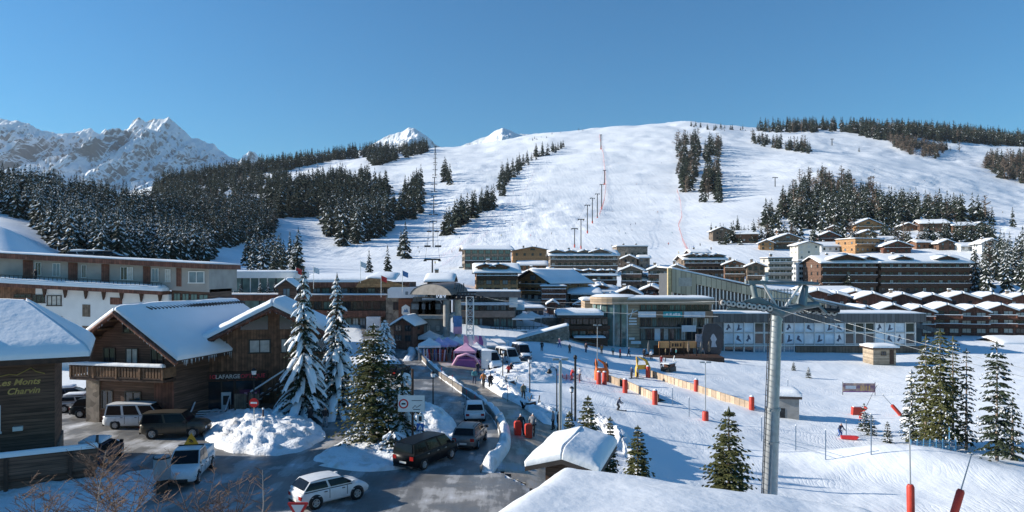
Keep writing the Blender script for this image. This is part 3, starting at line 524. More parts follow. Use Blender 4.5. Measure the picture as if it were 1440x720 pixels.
def walls(root, w, d, h, pitch, along, m, sink, name='wall'):
    b = MB(); x0, x1 = -w/2, w/2
    if along == 'y': b.prism([(x0, -sink), (x1, -sink), (x1, h-.02), (0, h+w/2*pitch-.05), (x0, h-.02)], 0, d, m)
    elif along == 'x': b.prism([(0, -sink), (d, -sink), (d, h-.02), (d/2, h+d/2*pitch-.05), (0, h-.02)], x0, x1, m, axis='x')
    else: b.box(x0, x1, 0, d, -sink, h, m)
    return b.build(name, root)
def dormer(root, x, y, z, w, d, h, pitch, wm, t=.3, seed=0):
    b = MB(); b.prism([(-w/2, -.6), (w/2, -.6), (w/2, h), (0, h+w/2*pitch-.03), (-w/2, h)], 0, d, wm); b.mats  # small gabled front
    o = b.build('dormer', root, (x, y, z)); ov = w*.14; hw = w/2+ov; s = MB()
    for sg in (-1, 1):
        A = (sg*hw, -ov*1.4, h-ov*pitch); B = (sg*hw, d, h-ov*pitch); Cc = (0, d, h+w/2*pitch); D = (0, -ov*1.4, h+w/2*pitch)
        vs = [A, B, Cc, D]; lo = [(p[0], p[1], p[2]-.15) for p in vs]; s.add(vs+lo, [(0, 1, 2, 3), (7, 6, 5, 4), (0, 4, 5, 1), (3, 7, 4, 0)], wood_trim)
        snow_quad(s, A, B, Cc, D, t, 4, 3, snow_far, seed+sg, (1, 1, 0, 1))
    s.build('dormer_roof', o)
    ww = w*.42; window(o, 0, -.02, .1, max(.8, round(ww, 1)), max(.7, min(1.3, h*.7)), bars=1)
    return o
def bld(name, label, cat, px0, px1, pyb, pyt, Y, along='y', pitch=.42, wm=wood_mid, d=None, rz=0., ov=None, rows=2, cols=3, group=None, base=None, baseh=0., balc=(), balm=None, solid=False,
        dorm=(), wsz=(1.1, 1.3), fm=None, t=.45, sink=3., chim=1, left=True, right=True, glass=None, roofm=None, snowm=None, seed=None, top=True, res=8, bw=1., ends=.8):
    q_ = ground_at((px0+px1)/2, pyb, 100) if Y > 170 else None
    if q_ is not None and abs(q_.y-Y)/Y < .22: Y = q_.y-.5
    if along == 'x' and Y > 150: pitch *= .66
    if along == 'y' and Y > 170: rz -= R(14)
    w = (px1-px0)/F*Y; H = (pyb-pyt)/F*Y; ov = ov if ov is not None else min(1.3, .12*w); w -= 2*ov*.9
    d = d or w*.9; rise = (w/2 if along == 'y' else d/2)*pitch if along in 'xy' else 0; h = max(2.4, H-rise-t); seed = seed if seed is not None else int(px0+pyb)
    root = empty(name, label, cat, P((px0+px1)/2, pyb, Y), rz, group)
    walls(root, w, d, h, pitch, along, wm, sink if not base else -baseh)
    if base: walls(root, w+.3, d, baseh-.003, 0, 'flat', base, sink, 'stone_base')
    if along in 'xy': gable_roof(root, w, d, h, pitch, ov, along, roofm or roof_dark, t, snowm, seed, res)
    else:
        b = MB(); b.box(-w/2-.3, w/2+.3, -.3, d+.3, h, h+.3, roofm or roof_dark); b.build('roof', root); s = MB(); z = h+.3
        snow_quad(s, (-w/2-.3, -.3, z), (w/2+.3, -.3, z), (w/2+.3, d+.3, z), (-w/2-.3, d+.3, z), t, 10, 5, snowm or snow_far, seed); s.build('roof_snow', root)
    sh = h/max(rows, 1)
    for r in range(rows):
        z = r*sh+min(.9, sh*.3); wh = min(wsz[1], sh*.62)
        for c in range(cols):
            x = -w/2+w*(c+.5)/cols
            window(root, x, -.004 if not (base and z < baseh) else -.012, z, wsz[0], wh, gm=glass, fm=fm)
        for sd, on in ((-1, left and px1 > 720), (1, right and px0 < 720)):
            if on:
                n = max(1, int(d/4.5))
                for c in range(n): window(root, sd*(w/2+(.16 if base and z < baseh else .004)), d*(c+.5)/n, z, wsz[0], wh, R(-90*-sd) if sd > 0 else R(-90), gm=glass, fm=fm)
    if top and along == 'y' and w > 7: window(root, 0, -.004, h+.15, min(2.4, w*.18), min(1.4, rise*.45), gm=glass, fm=fm)
    if balc:
        me = rail_mesh(round(w*bw, 1), min(1.3, ov+.5), wood_trim, balm or wm, solid)
        for k in balc: link('balcony', me, root, (0, -.004, k*sh-.05))
    for i, (fx, dw) in enumerate(dorm):
        if along == 'x': dormer(root, fx*w, .15+d*.02, h+.15, dw, d*.42, 1.3, pitch, wm, t*.8, seed+i)
    for i in range(chim):
        x = w*(.22 if i else -.2); yy = d*.55; zr = (h+(w/2-abs(x))*pitch) if along == 'y' else h+d*.42*pitch if along == 'x' else h+.2
        b = MB(); b.box(-.45, .45, -.35, .35, -.6, 1.5, stone); b.box(-.55, .55, -.45, .45, 1.503, 1.65, roof_dark); b.box(-.5, .5, -.4, .4, 1.655, 1.95, snow_far); b.build('chimney', root, (x, yy, zr))
    return root
B_ = bld
HC_G = 'chalets on the hillside below the wood'
def village():
    # --- hillside chalets, right
    B_('chalet', 'leftmost hillside chalet with dark gable, beside a lone spruce', 'chalet', 1000, 1030, 338, 318, 400, wm=wood_grey, rows=2, cols=2, rz=R(12))
    B_('chalet', 'low hillside chalet with long snowy roof sloping left, second of the row', 'chalet', 1033, 1068, 341, 323, 392, along='x', wm=wood_mid, rows=1, cols=4, rz=R(-14), t=.8)
    B_('chalet', 'broad pale timber chalet with two balconies, above the snowfield', 'chalet', 1086, 1130, 350, 327, 380, wm=wood_grey, rows=2, cols=4, balc=(1,), balm=wood_warm, rz=R(10), pitch=.36, t=.7)
    B_('chalet', 'small snowy roof peeping over the broad pale timber chalet', 'chalet', 1094, 1124, 331, 320, 412, along='x', wm=wood_mid, rows=1, cols=3, rz=R(-10), t=.8)
    B_('villa', 'cream villa with pale gable and steps, above the white flats', 'house', 1119, 1156, 366, 338, 345, wm=cream_wall, rows=3, cols=3, rz=R(14), pitch=.3, fm=frame_white, base=None)
    B_('chalet', 'wide chalet with flat snowy roof right of the cream villa', 'chalet', 1152, 1200, 354, 339, 360, along='x', wm=white_wall, rows=1, cols=5, t=.7)
    B_('chalet', 'dark red brown chalet with balcony over the wide flat one', 'chalet', 1149, 1182, 343, 324, 395, wm=wood_red, rows=2, cols=2, balc=(1,), pitch=.45, rz=R(6), t=.7)
    B_('chalet', 'tiny gable behind the dark red brown chalet', 'chalet', 1163, 1182, 330, 316, 420, wm=wood_mid, rows=1, cols=2, t=.6)
    B_('chalet', 'tall honey timber chalet high in the trees', 'chalet', 1200, 1242, 326, 306, 425, wm=wood_warm, rows=2, cols=4, balc=(1,), balm=wood_warm, pitch=.4, rz=R(14), t=.8)
    B_('chalet', 'smaller honey gabled chalet just below the tall honey one', 'chalet', 1200, 1240, 337, 322, 395, wm=wood_warm, rows=1, cols=3, pitch=.38, rz=R(8), t=.8)
    B_('timber_lodge', 'long honey timber lodge with flat roof on the hillside', 'lodge', 1196, 1244, 355, 335, 350, along='f', wm=wood_warm, rows=2, cols=5, rz=R(16), balc=(1,), balm=wood_warm, chim=1)
    B_('chalet', 'red brown chalet right of the long honey lodge', 'chalet', 1240, 1283, 356, 337, 352, wm=wood_red, rows=2, cols=3, rz=R(8), balc=(1,), pitch=.36, t=.7)
    B_('chalet', 'low snow roofed chalet behind the red brown one', 'chalet', 1231, 1264, 344, 331, 382, along='x', wm=wood_mid, rows=1, cols=3, rz=R(-8), t=.8)
    B_('chalet', 'small brown chalet beside spruces, left of the dark long chalet', 'chalet', 1264, 1290, 326, 312, 420, wm=wood_mid, rows=1, cols=2, t=.7)
    B_('chalet', 'dark chalet with thick white roof in the upper right row', 'chalet', 1293, 1334, 327, 307, 420, wm=wood_dark, rows=2, cols=3, rz=R(-16), along='x', t=1.0)
    B_('chalet', 'wide timber chalet at the right end of the upper row', 'chalet', 1338, 1372, 328, 311, 420, wm=wood_mid, rows=1, cols=3, rz=R(-8), along='x', t=.9)
    B_('chalet', 'honey fronted chalet touching the wide one at the row end', 'chalet', 1364, 1393, 327, 311, 414, wm=wood_warm, rows=2, cols=3, rz=R(8), t=.8)
    B_('chalet', 'low white walled chalet among the right hand trees', 'chalet', 1348, 1386, 353, 340, 350, along='x', wm=white_wall, rows=1, cols=4, t=.8)
    B_('chalet', 'gabled white house right of the low white walled chalet', 'house', 1378, 1410, 356, 334, 346, wm=white_wall, rows=2, cols=2, rz=R(10), t=.8)
    B_('chalet', 'dark small chalet in front of the upper right row', 'chalet', 1318, 1344, 352, 335, 360, wm=wood_dark, rows=2, cols=2, rz=R(10), t=.8)
    # --- flats, hotels, right
    B_('apartment_block', 'cream apartment block with a grid of loggias', 'building', 1076, 1118, 395, 362, 300, along='f', wm=cream_wall, rows=4, cols=4, wsz=(1.9, 1.5), glass=glass_dark, fm=frame_white, chim=1, balc=(1, 2, 3), balm=cream_wall, solid=False)
    B_('apartment_block', 'pale blue grey block joined right of the cream loggia block', 'building', 1119, 1152, 396, 366, 304, along='f', wm=white_wall, rows=4, cols=3, wsz=(1.9, 1.4), glass=glass_dark, fm=frame_white, chim=0)
    B_('brown_hotel', 'dark brown timber hotel with broad gable left of the longer one', 'hotel', 1150, 1236, 412, 358, 262, along='x', pitch=.42, d=16, wm=wood_dark, rows=4, cols=7, balc=(1, 2, 3), balm=wood_trim, dorm=((-.05, 11), (.38, 5)), wsz=(1.2, 1.3), glass=None, t=.7, solid=True)
    B_('brown_hotel', 'long dark brown hotel with two gabled attic windows', 'hotel', 1232, 1368, 413, 357, 258, along='x', pitch=.42, d=17, wm=wood_dark, rows=4, cols=11, balc=(1, 2, 3), balm=wood_trim, dorm=((-.24, 6), (.24, 7)), wsz=(1.4, 1.3), t=.8, solid=True)
    g = 'red gabled terrace houses below the brown hotels'
    for i in range(9):
        x0 = 1196+i*38; B_('terrace_house', ['leftmost red gabled terrace house behind the gondola hall', 'second red gabled terrace house from the left', 'third red gabled terrace house from the left', 'fourth red gabled terrace house from the left', 'middle red gabled terrace house of the nine', 'red gabled terrace house right of the middle one', 'third red gabled terrace house from the right end', 'red gabled terrace house second from the right end', 'rightmost red gabled terrace house at the frame edge'][i], 'house', x0, x0+43, 472, 428-(i % 2)*3, 205+(i % 2)*1.2, along='y', pitch=.4, wm=wood_red, d=9, rows=3, cols=2, balc=(1, 2), balm=wood_red, wsz=(2.2, 1.3), ov=.7, t=.6, group=g, chim=0, top=False, glass=glass_curtain if i % 3 else None)
    for i in range(7):
        x0 = 1212+i*42; B_('terrace_house', ['red timber gable of the back row right of the sloping fascia', 'second gable of the back row from the left', 'third gable of the back row from the left', 'middle gable of the back row with thick snow', 'third gable of the back row from the right', 'second gable of the back row from the right', 'right end gable of the back row'][i], 'house', x0-8, x0+38, 446, 409+(i % 3), 226, along='y', pitch=.36, wm=wood_red, d=10, rows=2, cols=2, ov=.8, t=.7, group='back row of red gabled houses', chim=1 if i % 2 else 0, top=False)
    for i, (x0, x1, y) in enumerate([(1133, 1166, 416), (1158, 1194, 420), (1182, 1222, 417), (1206, 1240, 424)]):
        B_('snowed_chalet', ['low snowed in red roof behind the sloping fascia, leftmost of four', 'low snowed in red roof behind the fascia, second of four', 'low snowed in red roof behind the fascia, third of four', 'low snowed in red roof behind the fascia, right of the other three'][i], 'house', x0, x1, y+14, y-12, 215+i*2, along='y', pitch=.3, wm=wood_red, d=9, rows=1, cols=2, t=.9, group='low snowed in roofs behind the fascia', chim=0, top=False)
    B_('car_shelter', 'long white roof below the dark brown hotel', 'shed', 1126, 1212, 420, 404, 236, along='x', pitch=.25, wm=stone, d=10, rows=1, cols=6, t=.9, chim=0)
    B_('timber_lodge', 'stone and timber lodge cut by the right frame edge', 'lodge', 1404, 1475, 504, 474, 165, along='x', pitch=.3, wm=stone, d=9, rows=1, cols=5, t=.6, chim=0)
    # --- centre, upper rows
    B_('stone_residence', 'dark residence with three gabled bays below the piste edge', 'building', 958, 1024, 392, 357, 318, along='x', pitch=.35, d=13, wm=wood_grey, rows=3, cols=7, balc=(1, 2), balm=wood_trim, dorm=((-.3, 5.5), (0, 5.5), (.3, 5.5)), t=.6, wsz=(1.4, 1.3))
    B_('stone_residence', 'gabled residence with pale balcony right of the three bay one', 'building', 1016, 1050, 398, 364, 300, pitch=.38, wm=wood_mid, rows=3, cols=4, balc=(1, 2), balm=wood_grey, t=.5)
    B_('stone_residence', 'square grey brown residence left of the cream loggia block', 'building', 1048, 1078, 400, 367, 296, pitch=.4, wm=wood_grey, rows=3, cols=3, balc=(1,), t=.5)
    B_('modern_lodge', 'modern dark lodge with wide flat eaves under the slalom hill', 'lodge', 648, 724, 379, 344, 350, along='x', pitch=.28, d=18, wm=stone, rows=3, cols=7, glass=glass_green, wsz=(2.4, 2), t=.4, roofm=wood_grey, balc=(1,), balm=dark_metal, rz=R(8), ov=2, chim=0)
    B_('modern_lodge', 'honey timber lodge with shallow curved roof beside the piste', 'lodge', 718, 780, 372, 346, 372, along='y', pitch=.2, d=22, wm=wood_warm, rows=2, cols=5, glass=glass_dark, t=.3, roofm=wood_grey, rz=R(16), chim=1)
    B_('stone_hotel', 'stone hotel with several snowy gables below the main piste', 'hotel', 770, 872, 386, 350, 312, along='x', pitch=.4, d=15, wm=stone, rows=3, cols=11, balc=(1, 2), balm=wood_grey, dorm=((-.4, 6), (-.2, 5), (.02, 5.5), (.24, 8)), t=.7, wsz=(1.3, 1.4), chim=2)
    B_('stone_tower_wing', 'taller gabled stone wing of the row, right of the many gabled hotel', 'hotel', 834, 862, 386, 349, 306, along='y', pitch=.5, d=14, wm=stone, rows=4, cols=3, balc=(1, 2, 3), balm=wood_grey, t=.6, chim=0)
    B_('snowed_lodge', 'blue shadowed snowy lodge with roof plant at the piste foot', 'lodge', 864, 914, 376, 345, 338, along='f', wm=stone, rows=2, cols=5, t=.8, d=14, chim=2)
    B_('snowed_lodge', 'small gabled annexe in front of the blue shadowed lodge', 'house', 872, 898, 378, 357, 322, wm=wood_grey, rows=2, cols=2, t=.7, chim=0)
    B_('snowed_lodge', 'small snowy roof at the right end below the roof plant lodge', 'house', 896, 916, 378, 358, 326, along='x', wm=stone, rows=2, cols=2, t=.8, chim=0)
    B_('long_lodge', 'long low dark lodge with six little snowy gables', 'lodge', 762, 872, 409, 379, 255, along='x', pitch=.3, d=13, wm=wood_dark, rows=2, cols=14, dorm=((-.4, 4.5), (-.27, 3.5), (-.1, 4.5), (.12, 4), (.3, 3), (.42, 3)), balc=(1,), balm=wood_trim, t=.6, chim=0)
    B_('stone_chalet', 'stone chalet with dark timber gable, left of its twin', 'chalet', 870, 906, 409, 371, 262, pitch=.4, wm=stone, rows=3, cols=3, balc=(1, 2), balm=wood_dark, t=.7)
    B_('stone_chalet', 'stone chalet with dark timber gable, right hand twin', 'chalet', 908, 944, 410, 371, 262, pitch=.4, wm=stone, rows=3, cols=3, balc=(1, 2), balm=wood_dark, t=.7)
    B_('stone_chalet', 'little stone house between the right twin and the beige fascia', 'house', 940, 964, 408, 370, 272, pitch=.4, wm=stone, rows=2, cols=2, balc=(1,), t=.6)
    B_('snowy_link_house', 'low stone house joining the two stone chalet twins', 'house', 900, 914, 409, 385, 266, along='x', pitch=.5, d=10, wm=stone, rows=2, cols=2, t=.7, chim=0)
    B_('attic_chalet', 'brown chalet with two dormers over a honey lit ground floor', 'chalet', 664, 734, 414, 369, 212, along='x', pitch=.42, d=14, wm=wood_mid, rows=3, cols=5, dorm=((-.28, 4.2), (.06, 4.2)), t=.5, base=wood_warm, baseh=4.6, balc=(2,), balm=wood_trim, wsz=(1.5, 1.5), rz=R(4))
    B_('honey_chalet', 'big honey timber chalet with broad gable and long balconies', 'chalet', 711, 788, 423, 377, 192, along='y', pitch=.5, d=17, wm=wood_warm, rows=3, cols=5, balc=(1, 2), balm=wood_warm, t=.4, ov=1.6, rz=R(-30), base=white_wall, baseh=2.2)
    B_('apartment_block', 'four storey stone flats with red railings below the honey chalet', 'building', 757, 800, 433, 402, 184, along='f', wm=stone, rows=4, cols=4, balc=(1, 2, 3), balm=wood_red, wsz=(1.3, 1.3), t=.4, chim=0)
    B_('apartment_block', 'brown flats with blue lit windows right of the stone flats', 'building', 797, 848, 433, 404, 190, along='x', pitch=.3, d=11, wm=wood_dark, rows=3, cols=6, balc=(1, 2), balm=wood_grey, glass=glass_sky, t=.5, chim=1)
    B_('snowy_chalet', 'low chalet with steep snowy gable behind the round building', 'chalet', 862, 904, 424, 402, 186, pitch=.45, wm=wood_mid, rows=2, cols=3, t=.8)
    B_('snowy_chalet', 'chalet with red brown gable left of the beige fascia', 'chalet', 898, 934, 424, 398, 192, pitch=.45, wm=wood_red, rows=2, cols=3, t=.8, rz=R(-6))
    B_('snowy_chalet', 'small red brown chalet tucked against the beige fascia', 'chalet', 926, 964, 424, 400, 200, pitch=.4, wm=wood_red, rows=2, cols=3, t=.8, rz=R(8))
    B_('snowy_chalet', 'flat snowy roof between brown flats and steep snowy gable', 'house', 838, 872, 420, 402, 205, along='x', pitch=.3, d=10, wm=wood_mid, rows=2, cols=4, t=.7)
    B_('ticket_kiosk', 'tiny gabled kiosk below the stone flats', 'kiosk', 768, 786, 441, 428, 165, pitch=.6, wm=wood_red, rows=1, cols=1, t=.5, chim=0)
village()
# ---------------------------------------------------------------- facades laid out on their own plane at one distance
class Fac:
    def __init__(s, name, label, cat, px, pyb, Y, slope=0., x0=None):
        s.Y = Y; s.o = P(px, pyb, Y); s.sl = slope; s.px = px; s.root = empty(name, label, cat, s.o)
    def L(s, x, y, dy=0.):
        y = y+s.sl*(x-s.px) if s.sl else y
        p = P(x, y, s.Y)-s.o; return Vector((p.x, dy, p.z))
    def box(s, mb, x0, y0, x1, y1, m, f=0., d=1.):      # front plane f metres behind the facade plane (negative = proud), d deep
        vs = [s.L(x0, y1, f), s.L(x1, y1, f), s.L(x1, y1, f+d), s.L(x0, y1, f+d), s.L(x0, y0, f), s.L(x1, y0, f), s.L(x1, y0, f+d), s.L(x0, y0, f+d)]
        mb.add(vs, [(0,3,2,1),(4,5,6,7),(0,1,5,4),(1,2,6,5),(2,3,7,6),(3,0,4,7)], m); return mb
    def part(s, name, rects, m, f=0., d=1., parent=None):
        b = MB()
        for r in rects: s.box(b, *r, m, f, d)
        return b.build(name, parent or s.root)
    def win(s, x0, y0, x1, y1, gm=None, fm=None, bars=1, f=-.01, parent=None):
        a = s.L(x0, y1); b = s.L(x1, y0)
        return window(parent or s.root, (a.x+b.x)/2, f, a.z, max(.4, b.x-a.x), max(.4, b.z-a.z), gm=gm, fm=fm, bars=bars)
    def snow(s, x0, x1, y, f, d, t, name='roof_snow', nx=16, ny=4, seed=0, m=None):
        b = MB(); snow_quad(b, s.L(x0, y, f), s.L(x1, y, f), s.L(x1, y, f+d), s.L(x0, y, f+d), t, nx, ny, m or snow_far, seed); return b.build(name, s.root)
    def poly(s, name, pts, m, f=0., d=1., parent=None):
        b = MB(); q = [s.L(x, y) for x, y in pts]; b.prism([(v.x, v.z) for v in q], f, f+d, m); return b.build(name, parent or s.root)
def text(body, name, m, parent, loc, size, rz=0, ex=.01, rx=90, align='CENTER', shear=0., bold=0., ry=0):
    c = bpy.data.curves.new(name, 'FONT'); c.body = body; c.size = size; c.extrude = ex; c.align_x = align; c.shear = shear; c.offset = bold; c.resolution_u = 3
    o = bpy.data.objects.new(name, c); me = None
    COL.objects.link(o); dg = bpy.context.evaluated_depsgraph_get(); me = bpy.data.meshes.new_from_object(o.evaluated_get(dg)); bpy.data.objects.remove(o)
    me.materials.clear(); me.materials.append(m); o = link(name, me, parent, loc); o.rotation_euler = (R(rx), R(ry), rz); return o

def left_hotel():
    A = Fac('flat_roofed_hotel', 'long flat roofed hotel with concrete top floor over a white wall', 'hotel', 115, 560, 88, .052)
    A.part('top_floor_wall', [(-70, 369, 291, 402)], mat('beige_concrete_panel', (.36, .34, .31), .85, var=.12, vscale=.6), .6, 9)
    for x0, x1 in ((28, 42), (92, 105), (139, 150), (198, 208), (245, 252)): A.part('timber_panel', [(x0, 370, x1, 396)], wood_red, .52, .07)
    for x0, x1, g in ((45, 54, glass_dark), (70, 81, glass_sky), (111, 118, glass_dark), (166, 176, glass_dark), (176, 184, glass_curtain), (210, 220, glass_sky), (229, 237, glass_curtain), (262, 285, glass_sky)): A.win(x0, 372, x1, 391, gm=g, fm=frame_white, f=.58)
    A.part('roof', [(-75, 362, 293, 369)], wood_red, -.5, 11); A.snow(-75, 293, 362, -.45, 10.8, .28, nx=30)
    A.part('balcony_rail', [(-70, 391.4, 236, 392)]+[(x, 392, x+.5, 396) for x in range(-66, 236, 6)], dark_metal, -1.4, .05)
    A.part('eave_ledge', [(-75, 403, 236, 408)], wood_red, -1.6, 2.2); A.snow(-75, 236, 403, -1.65, 2.1, .75, 'ledge_snow', nx=40, ny=4)
    A.part('white_wall', [(50, 408, 237, 560)], white_wall, 0, 9); A.part('timber_wall', [(-75, 408, 50, 560)], wood_mid, .05, 9)
    for x in (64, 93, 122, 147, 172, 200, 226): A.poly('bracket', [(x-2.5, 408), (x+2.5, 408), (x+1, 416), (x-.5, 420)], wood_trim, -.35, .34)
    for x0, y0, x1, y1, g in ((45, 417, 64, 430, glass_dark), (66, 417, 87, 433, glass_curtain), (116, 428, 127, 445, None), (155, 416, 172, 426, None), (116, 458, 127, 476, None), (84, 447, 87, 451, glass_dark), (20, 417, 44, 424, glass_dark), (185, 432, 197, 447, None)):
        if g is None: o = A.part('shutter', [(x0, y0, x1, y1)], wood_grey if x0 < 150 else wood_red, -.05, .06)
        else: A.win(x0, y0, x1, y1, gm=g, fm=frame_dark, bars=2)
    A.part('terrace_wing', [(237, 398, 291, 440)], wood_dark, .8, 7)
    for x0, x1 in ((240, 250), (252, 262), (264, 274), (276, 289)): A.win(x0, 405, x1, 418, gm=glass_green, f=.78)
    # two snow covered cars parked up on the roof deck edge
    return A
def centre_buildings():
    A = Fac('glass_pavilion', 'glass pavilion with white parapet behind the brown chalet', 'building', 350, 450, 108)
    A.part('glazed_wall', [(291, 391, 414, 414)], glass_green, .3, 6)
    A.part('roof', [(289, 383, 416, 391)], white_paint, -.4, 7.5); A.snow(289, 416, 383, -.35, 7.3, .35)
    for i in range(11): A.part('mullion', [(291+i*12, 391, 292+i*12, 412)], frame_white if i % 4 else dark_metal, .12, .15)
    A.part('terrace_wall', [(285, 414, 418, 422)], wood_red, -2.5, 3); A.part('lower_glazing', [(280, 422, 418, 450)], glass_green, -2.2, 9)
    for x in (322, 345, 372, 396): A.part('post', [(x, 422, x+1.5, 450)], dark_metal, -2.4, .18)
    A.snow(285, 418, 414, -2.5, 2.7, .3, 'terrace_snow')
    for i, (x, s) in enumerate(((300, 1), (338, 1.3), (366, 1.5), (377, 1.5), (386, 1.4))):      # snow capped little fir trees on the terrace
        q = P(x, 414, 106.5); V, Q, M = MID[.75][i % 4]; o = link('potted_fir', np_mesh('potted_fir', V, Q, FM, M, smooth=False), None, (q.x, q.y, q.z)); o.scale = (1.9*s, 1.9*s, 1.6*s)
        tag(o, ['leftmost small snow capped fir on the pavilion terrace, apart from the others', 'second small snow capped fir from the left on the pavilion terrace', 'middle small snow capped fir on the pavilion terrace', 'fourth snow capped fir from the left on the pavilion terrace', 'rightmost snow capped fir on the pavilion terrace beside the little hut'][i], 'tree', 'snow capped firs on the pavilion terrace')
    bld('garden_hut', 'little hut with steep snowy gable at the right end of the pavilion terrace', 'hut', 388, 418, 424, 398, 104, pitch=.7, wm=wood_dark, rows=1, cols=1, t=.35, chim=0, top=False, d=3)
    B = Fac('commercial_building', 'long shopping building with brown storey bands and curved snowy roof', 'building', 500, 500, 122)
    B.part('wall', [(418, 404, 604, 500)], wood_grey, 1.2, 10)
    B.part('upper_roof_edge', [(416, 397, 575, 404)], wood_red, .2, 9)
    b = MB(); snow_quad(b, B.L(416, 397, .2), B.L(530, 397, .2), B.L(530, 388, 9), B.L(416, 390, 9), .8, 14, 6, snow_roof, 3); b.build('roof_snow', B.root)
    B.poly('curved_gable', [(500, 404), (575, 404), (560, 398), (535, 392), (520, 391), (505, 396)], wood_warm, -.1, .6)
    b = MB(); snow_quad(b, B.L(515, 392, .3), B.L(556, 394, .3), B.L(552, 386, 8), B.L(517, 386, 8), .7, 8, 4, snow_roof, 5); b.build('roof_snow', B.root)
    for x in range(424, 560, 13): B.win(x, 405, x+11, 413, gm=rnd.choice([glass_dark, glass_sky, glass_green]), f=1.19)
    B.part('storey_band', [(418, 415, 562, 423)], wood_red, .0, 1.3); B.snow(416, 545, 415, -.3, 1.6, .3, 'ledge_snow')
    for x in range(424, 536, 14): B.win(x, 424, x+12, 436, gm=rnd.choice([glass_sky, glass_dark, glass_green]), f=1.19)
    B.part('storey_band', [(418, 437, 544, 446)], wood_red, .0, 1.3)
    for x in range(424, 530, 10): B.win(x, 448, x+8, 462, gm=rnd.choice([glass_sky, glass_green, glass_curtain]), f=1.19)
    B.part('awning', [(517, 445, 536, 463)], canvas_white, -1.2, 1.1)
    B.part('brick_pier', [(561, 420, 581, 470)], mat('red_brown_brick', (.22, .085, .05), .85, var=.2, kind='planks', pw=.18), -.4, 3); B.part('stone_pier', [(543, 416, 561, 470)], stone, -.2, 3)
    B.win(553, 424, 561, 436, gm=glass_dark, f=-.21)
    q = [(571, 428), (577, 431.5), (577, 441), (571, 445), (565.5, 441), (565.5, 431.5)]
    B.poly('hexagon_sign', q, white_paint, -.55, .14); B.poly('peak_emblem', [(567.5, 439), (570, 434), (571.3, 436), (573, 433), (575, 439)], mat('emblem_blue', (.1, .22, .38), .5), -.57, .018)
    C = Fac('roof_tent', 'white barrel roofed tent on the shop roof beside the lift station', 'tent', 572, 419, 121)
    b = MB(); w = C.L(600, 419).x-C.L(546, 419).x; b.prism([(-w/2, 0), (w/2, 0), (w/2, 1.5), (w*.42, 1.9), (-w*.42, 1.9), (-w/2, 1.5)], 0, 4, canvas_white); b.build('canvas', C.root)
    for x in (572, 581, 590): C.part('round_window', [(x-2, 410, x+2, 414.5)], glass_sky, -.02, .03)
    bld('gabled_kiosk', 'small timber kiosk chalet with snowy gable roof at the road bend', 'kiosk', 549, 585, 484, 443, 112, pitch=.62, wm=wood_red, rows=2, cols=2, t=.45, rz=R(-10), d=6, chim=0, top=False, glass=glass_dark)
    # gondola station on its concrete plinth
    D = Fac('lift_station', 'open gondola station with brown hood roof on grey concrete plinth', 'lift station', 615, 500, 118)
    D.part('concrete_plinth', [(580, 449, 628, 500)], concrete, 0, 8); D.part('platform_slab', [(578, 443, 634, 448)], concrete, -1, 10); D.part('back_wall', [(580, 424, 630, 443)], black, 6, .3)
    D.part('parapet', [(580, 418, 606, 424)], grey_clad, .5, 6)
    for x, y in ((588, 455), (600, 457), (613, 457)): D.win(x, y, x+6, y+9, gm=glass_curtain, f=-.01)
    b = MB(); o = D.L(0, 0); n = 12                                                   # hood: brown curved shell
    ring = []
    for i in range(n+1):
        t = math.pi*(.08+.84*i/n); ring.append((-math.cos(t)*4.4, math.sin(t)*2.5))
    for i in range(n):
        for m_, y0, y1 in ((mat('brown_hood', (.17, .12, .09), .45, var=.1), -2.5, 5),):
            b.add([(ring[i][0], y0, ring[i][1]), (ring[i+1][0], y0, ring[i+1][1]), (ring[i+1][0]*.75-.3, y1, ring[i+1][1]*.9+.5), (ring[i][0]*.75-.3, y1, ring[i][1]*.9+.5)], [(0, 1, 2, 3)], m_, smooth=True)
    b.add([(x, -2.4, z) for x, z in ring], [tuple(range(n+1))], mat('hood_front', (.3, .27, .24), .5))
    c = D.L(617, 419); b.build('hood', D.root, (c.x, -.5, c.z), R(-28))
    b = MB()
    for i in range(7): x = 600+i*6.2; b.tube([D.L(x, 419, -2), D.L(x+3, 408+abs(i-3), -2), D.L(x+6, 419, -2)], .09, dark_metal, 5)
    b.tube([D.L(596, 420, -2.2), D.L(672, 419, -2.2)], .22, galv, 6); b.tube([D.L(620, 412, -2), D.L(670, 411, -2)], .12, dark_metal, 6)
    for i in range(9): x = 632+i*4.4; b.tube([D.L(x, 419, -2), D.L(x+2, 411, -2)], .07, galv, 5); b.lathe([(0, -.1), (.45, -.1), (.45, .1), (0, .1)], dark_metal, 10, Matrix.Translation(D.L(x, 417, -2.4)) @ Matrix.Rotation(R(90), 4, 'X'))
    for i in range(5): x = 640+i*3; b.tube([D.L(x, 410, -1.5), D.L(x+1, 398+2*(i % 2), -1.5)], .08, dark_metal, 5)
    b.build('drive_machinery', D.root)
    for x in (645, 629): b = MB(); b.tube([D.L(x, 418, -1.5), D.L(x, 495, -1.5)], .55, mat('tan_column', (.5, .42, .33), .7) if x == 645 else concrete, 12); b.build('column', D.root)
    D.part('banner', [(639, 443, 651, 468)], mat('blue_banner', (.12, .25, .5), .6), -2.2, .06); D.part('banner_stripe', [(639, 458, 651, 468)], mat('pink_print', (.7, .35, .5), .6), -2.24, .03)
    for i, x in enumerate((587, 597, 606, 613)):
        q = P(x, 443, 120); cabin('gondola_cabin', 'dark round cornered gondola cabin inside the station, number %s from its left' % ['one', 'two', 'three', 'four'][i], q, 1.5, 'gondola cabins in the station')
    E = Fac('terrace_restaurant', 'stepped restaurant with long striped balconies behind the lattice tower', 'restaurant', 680, 500, 138)
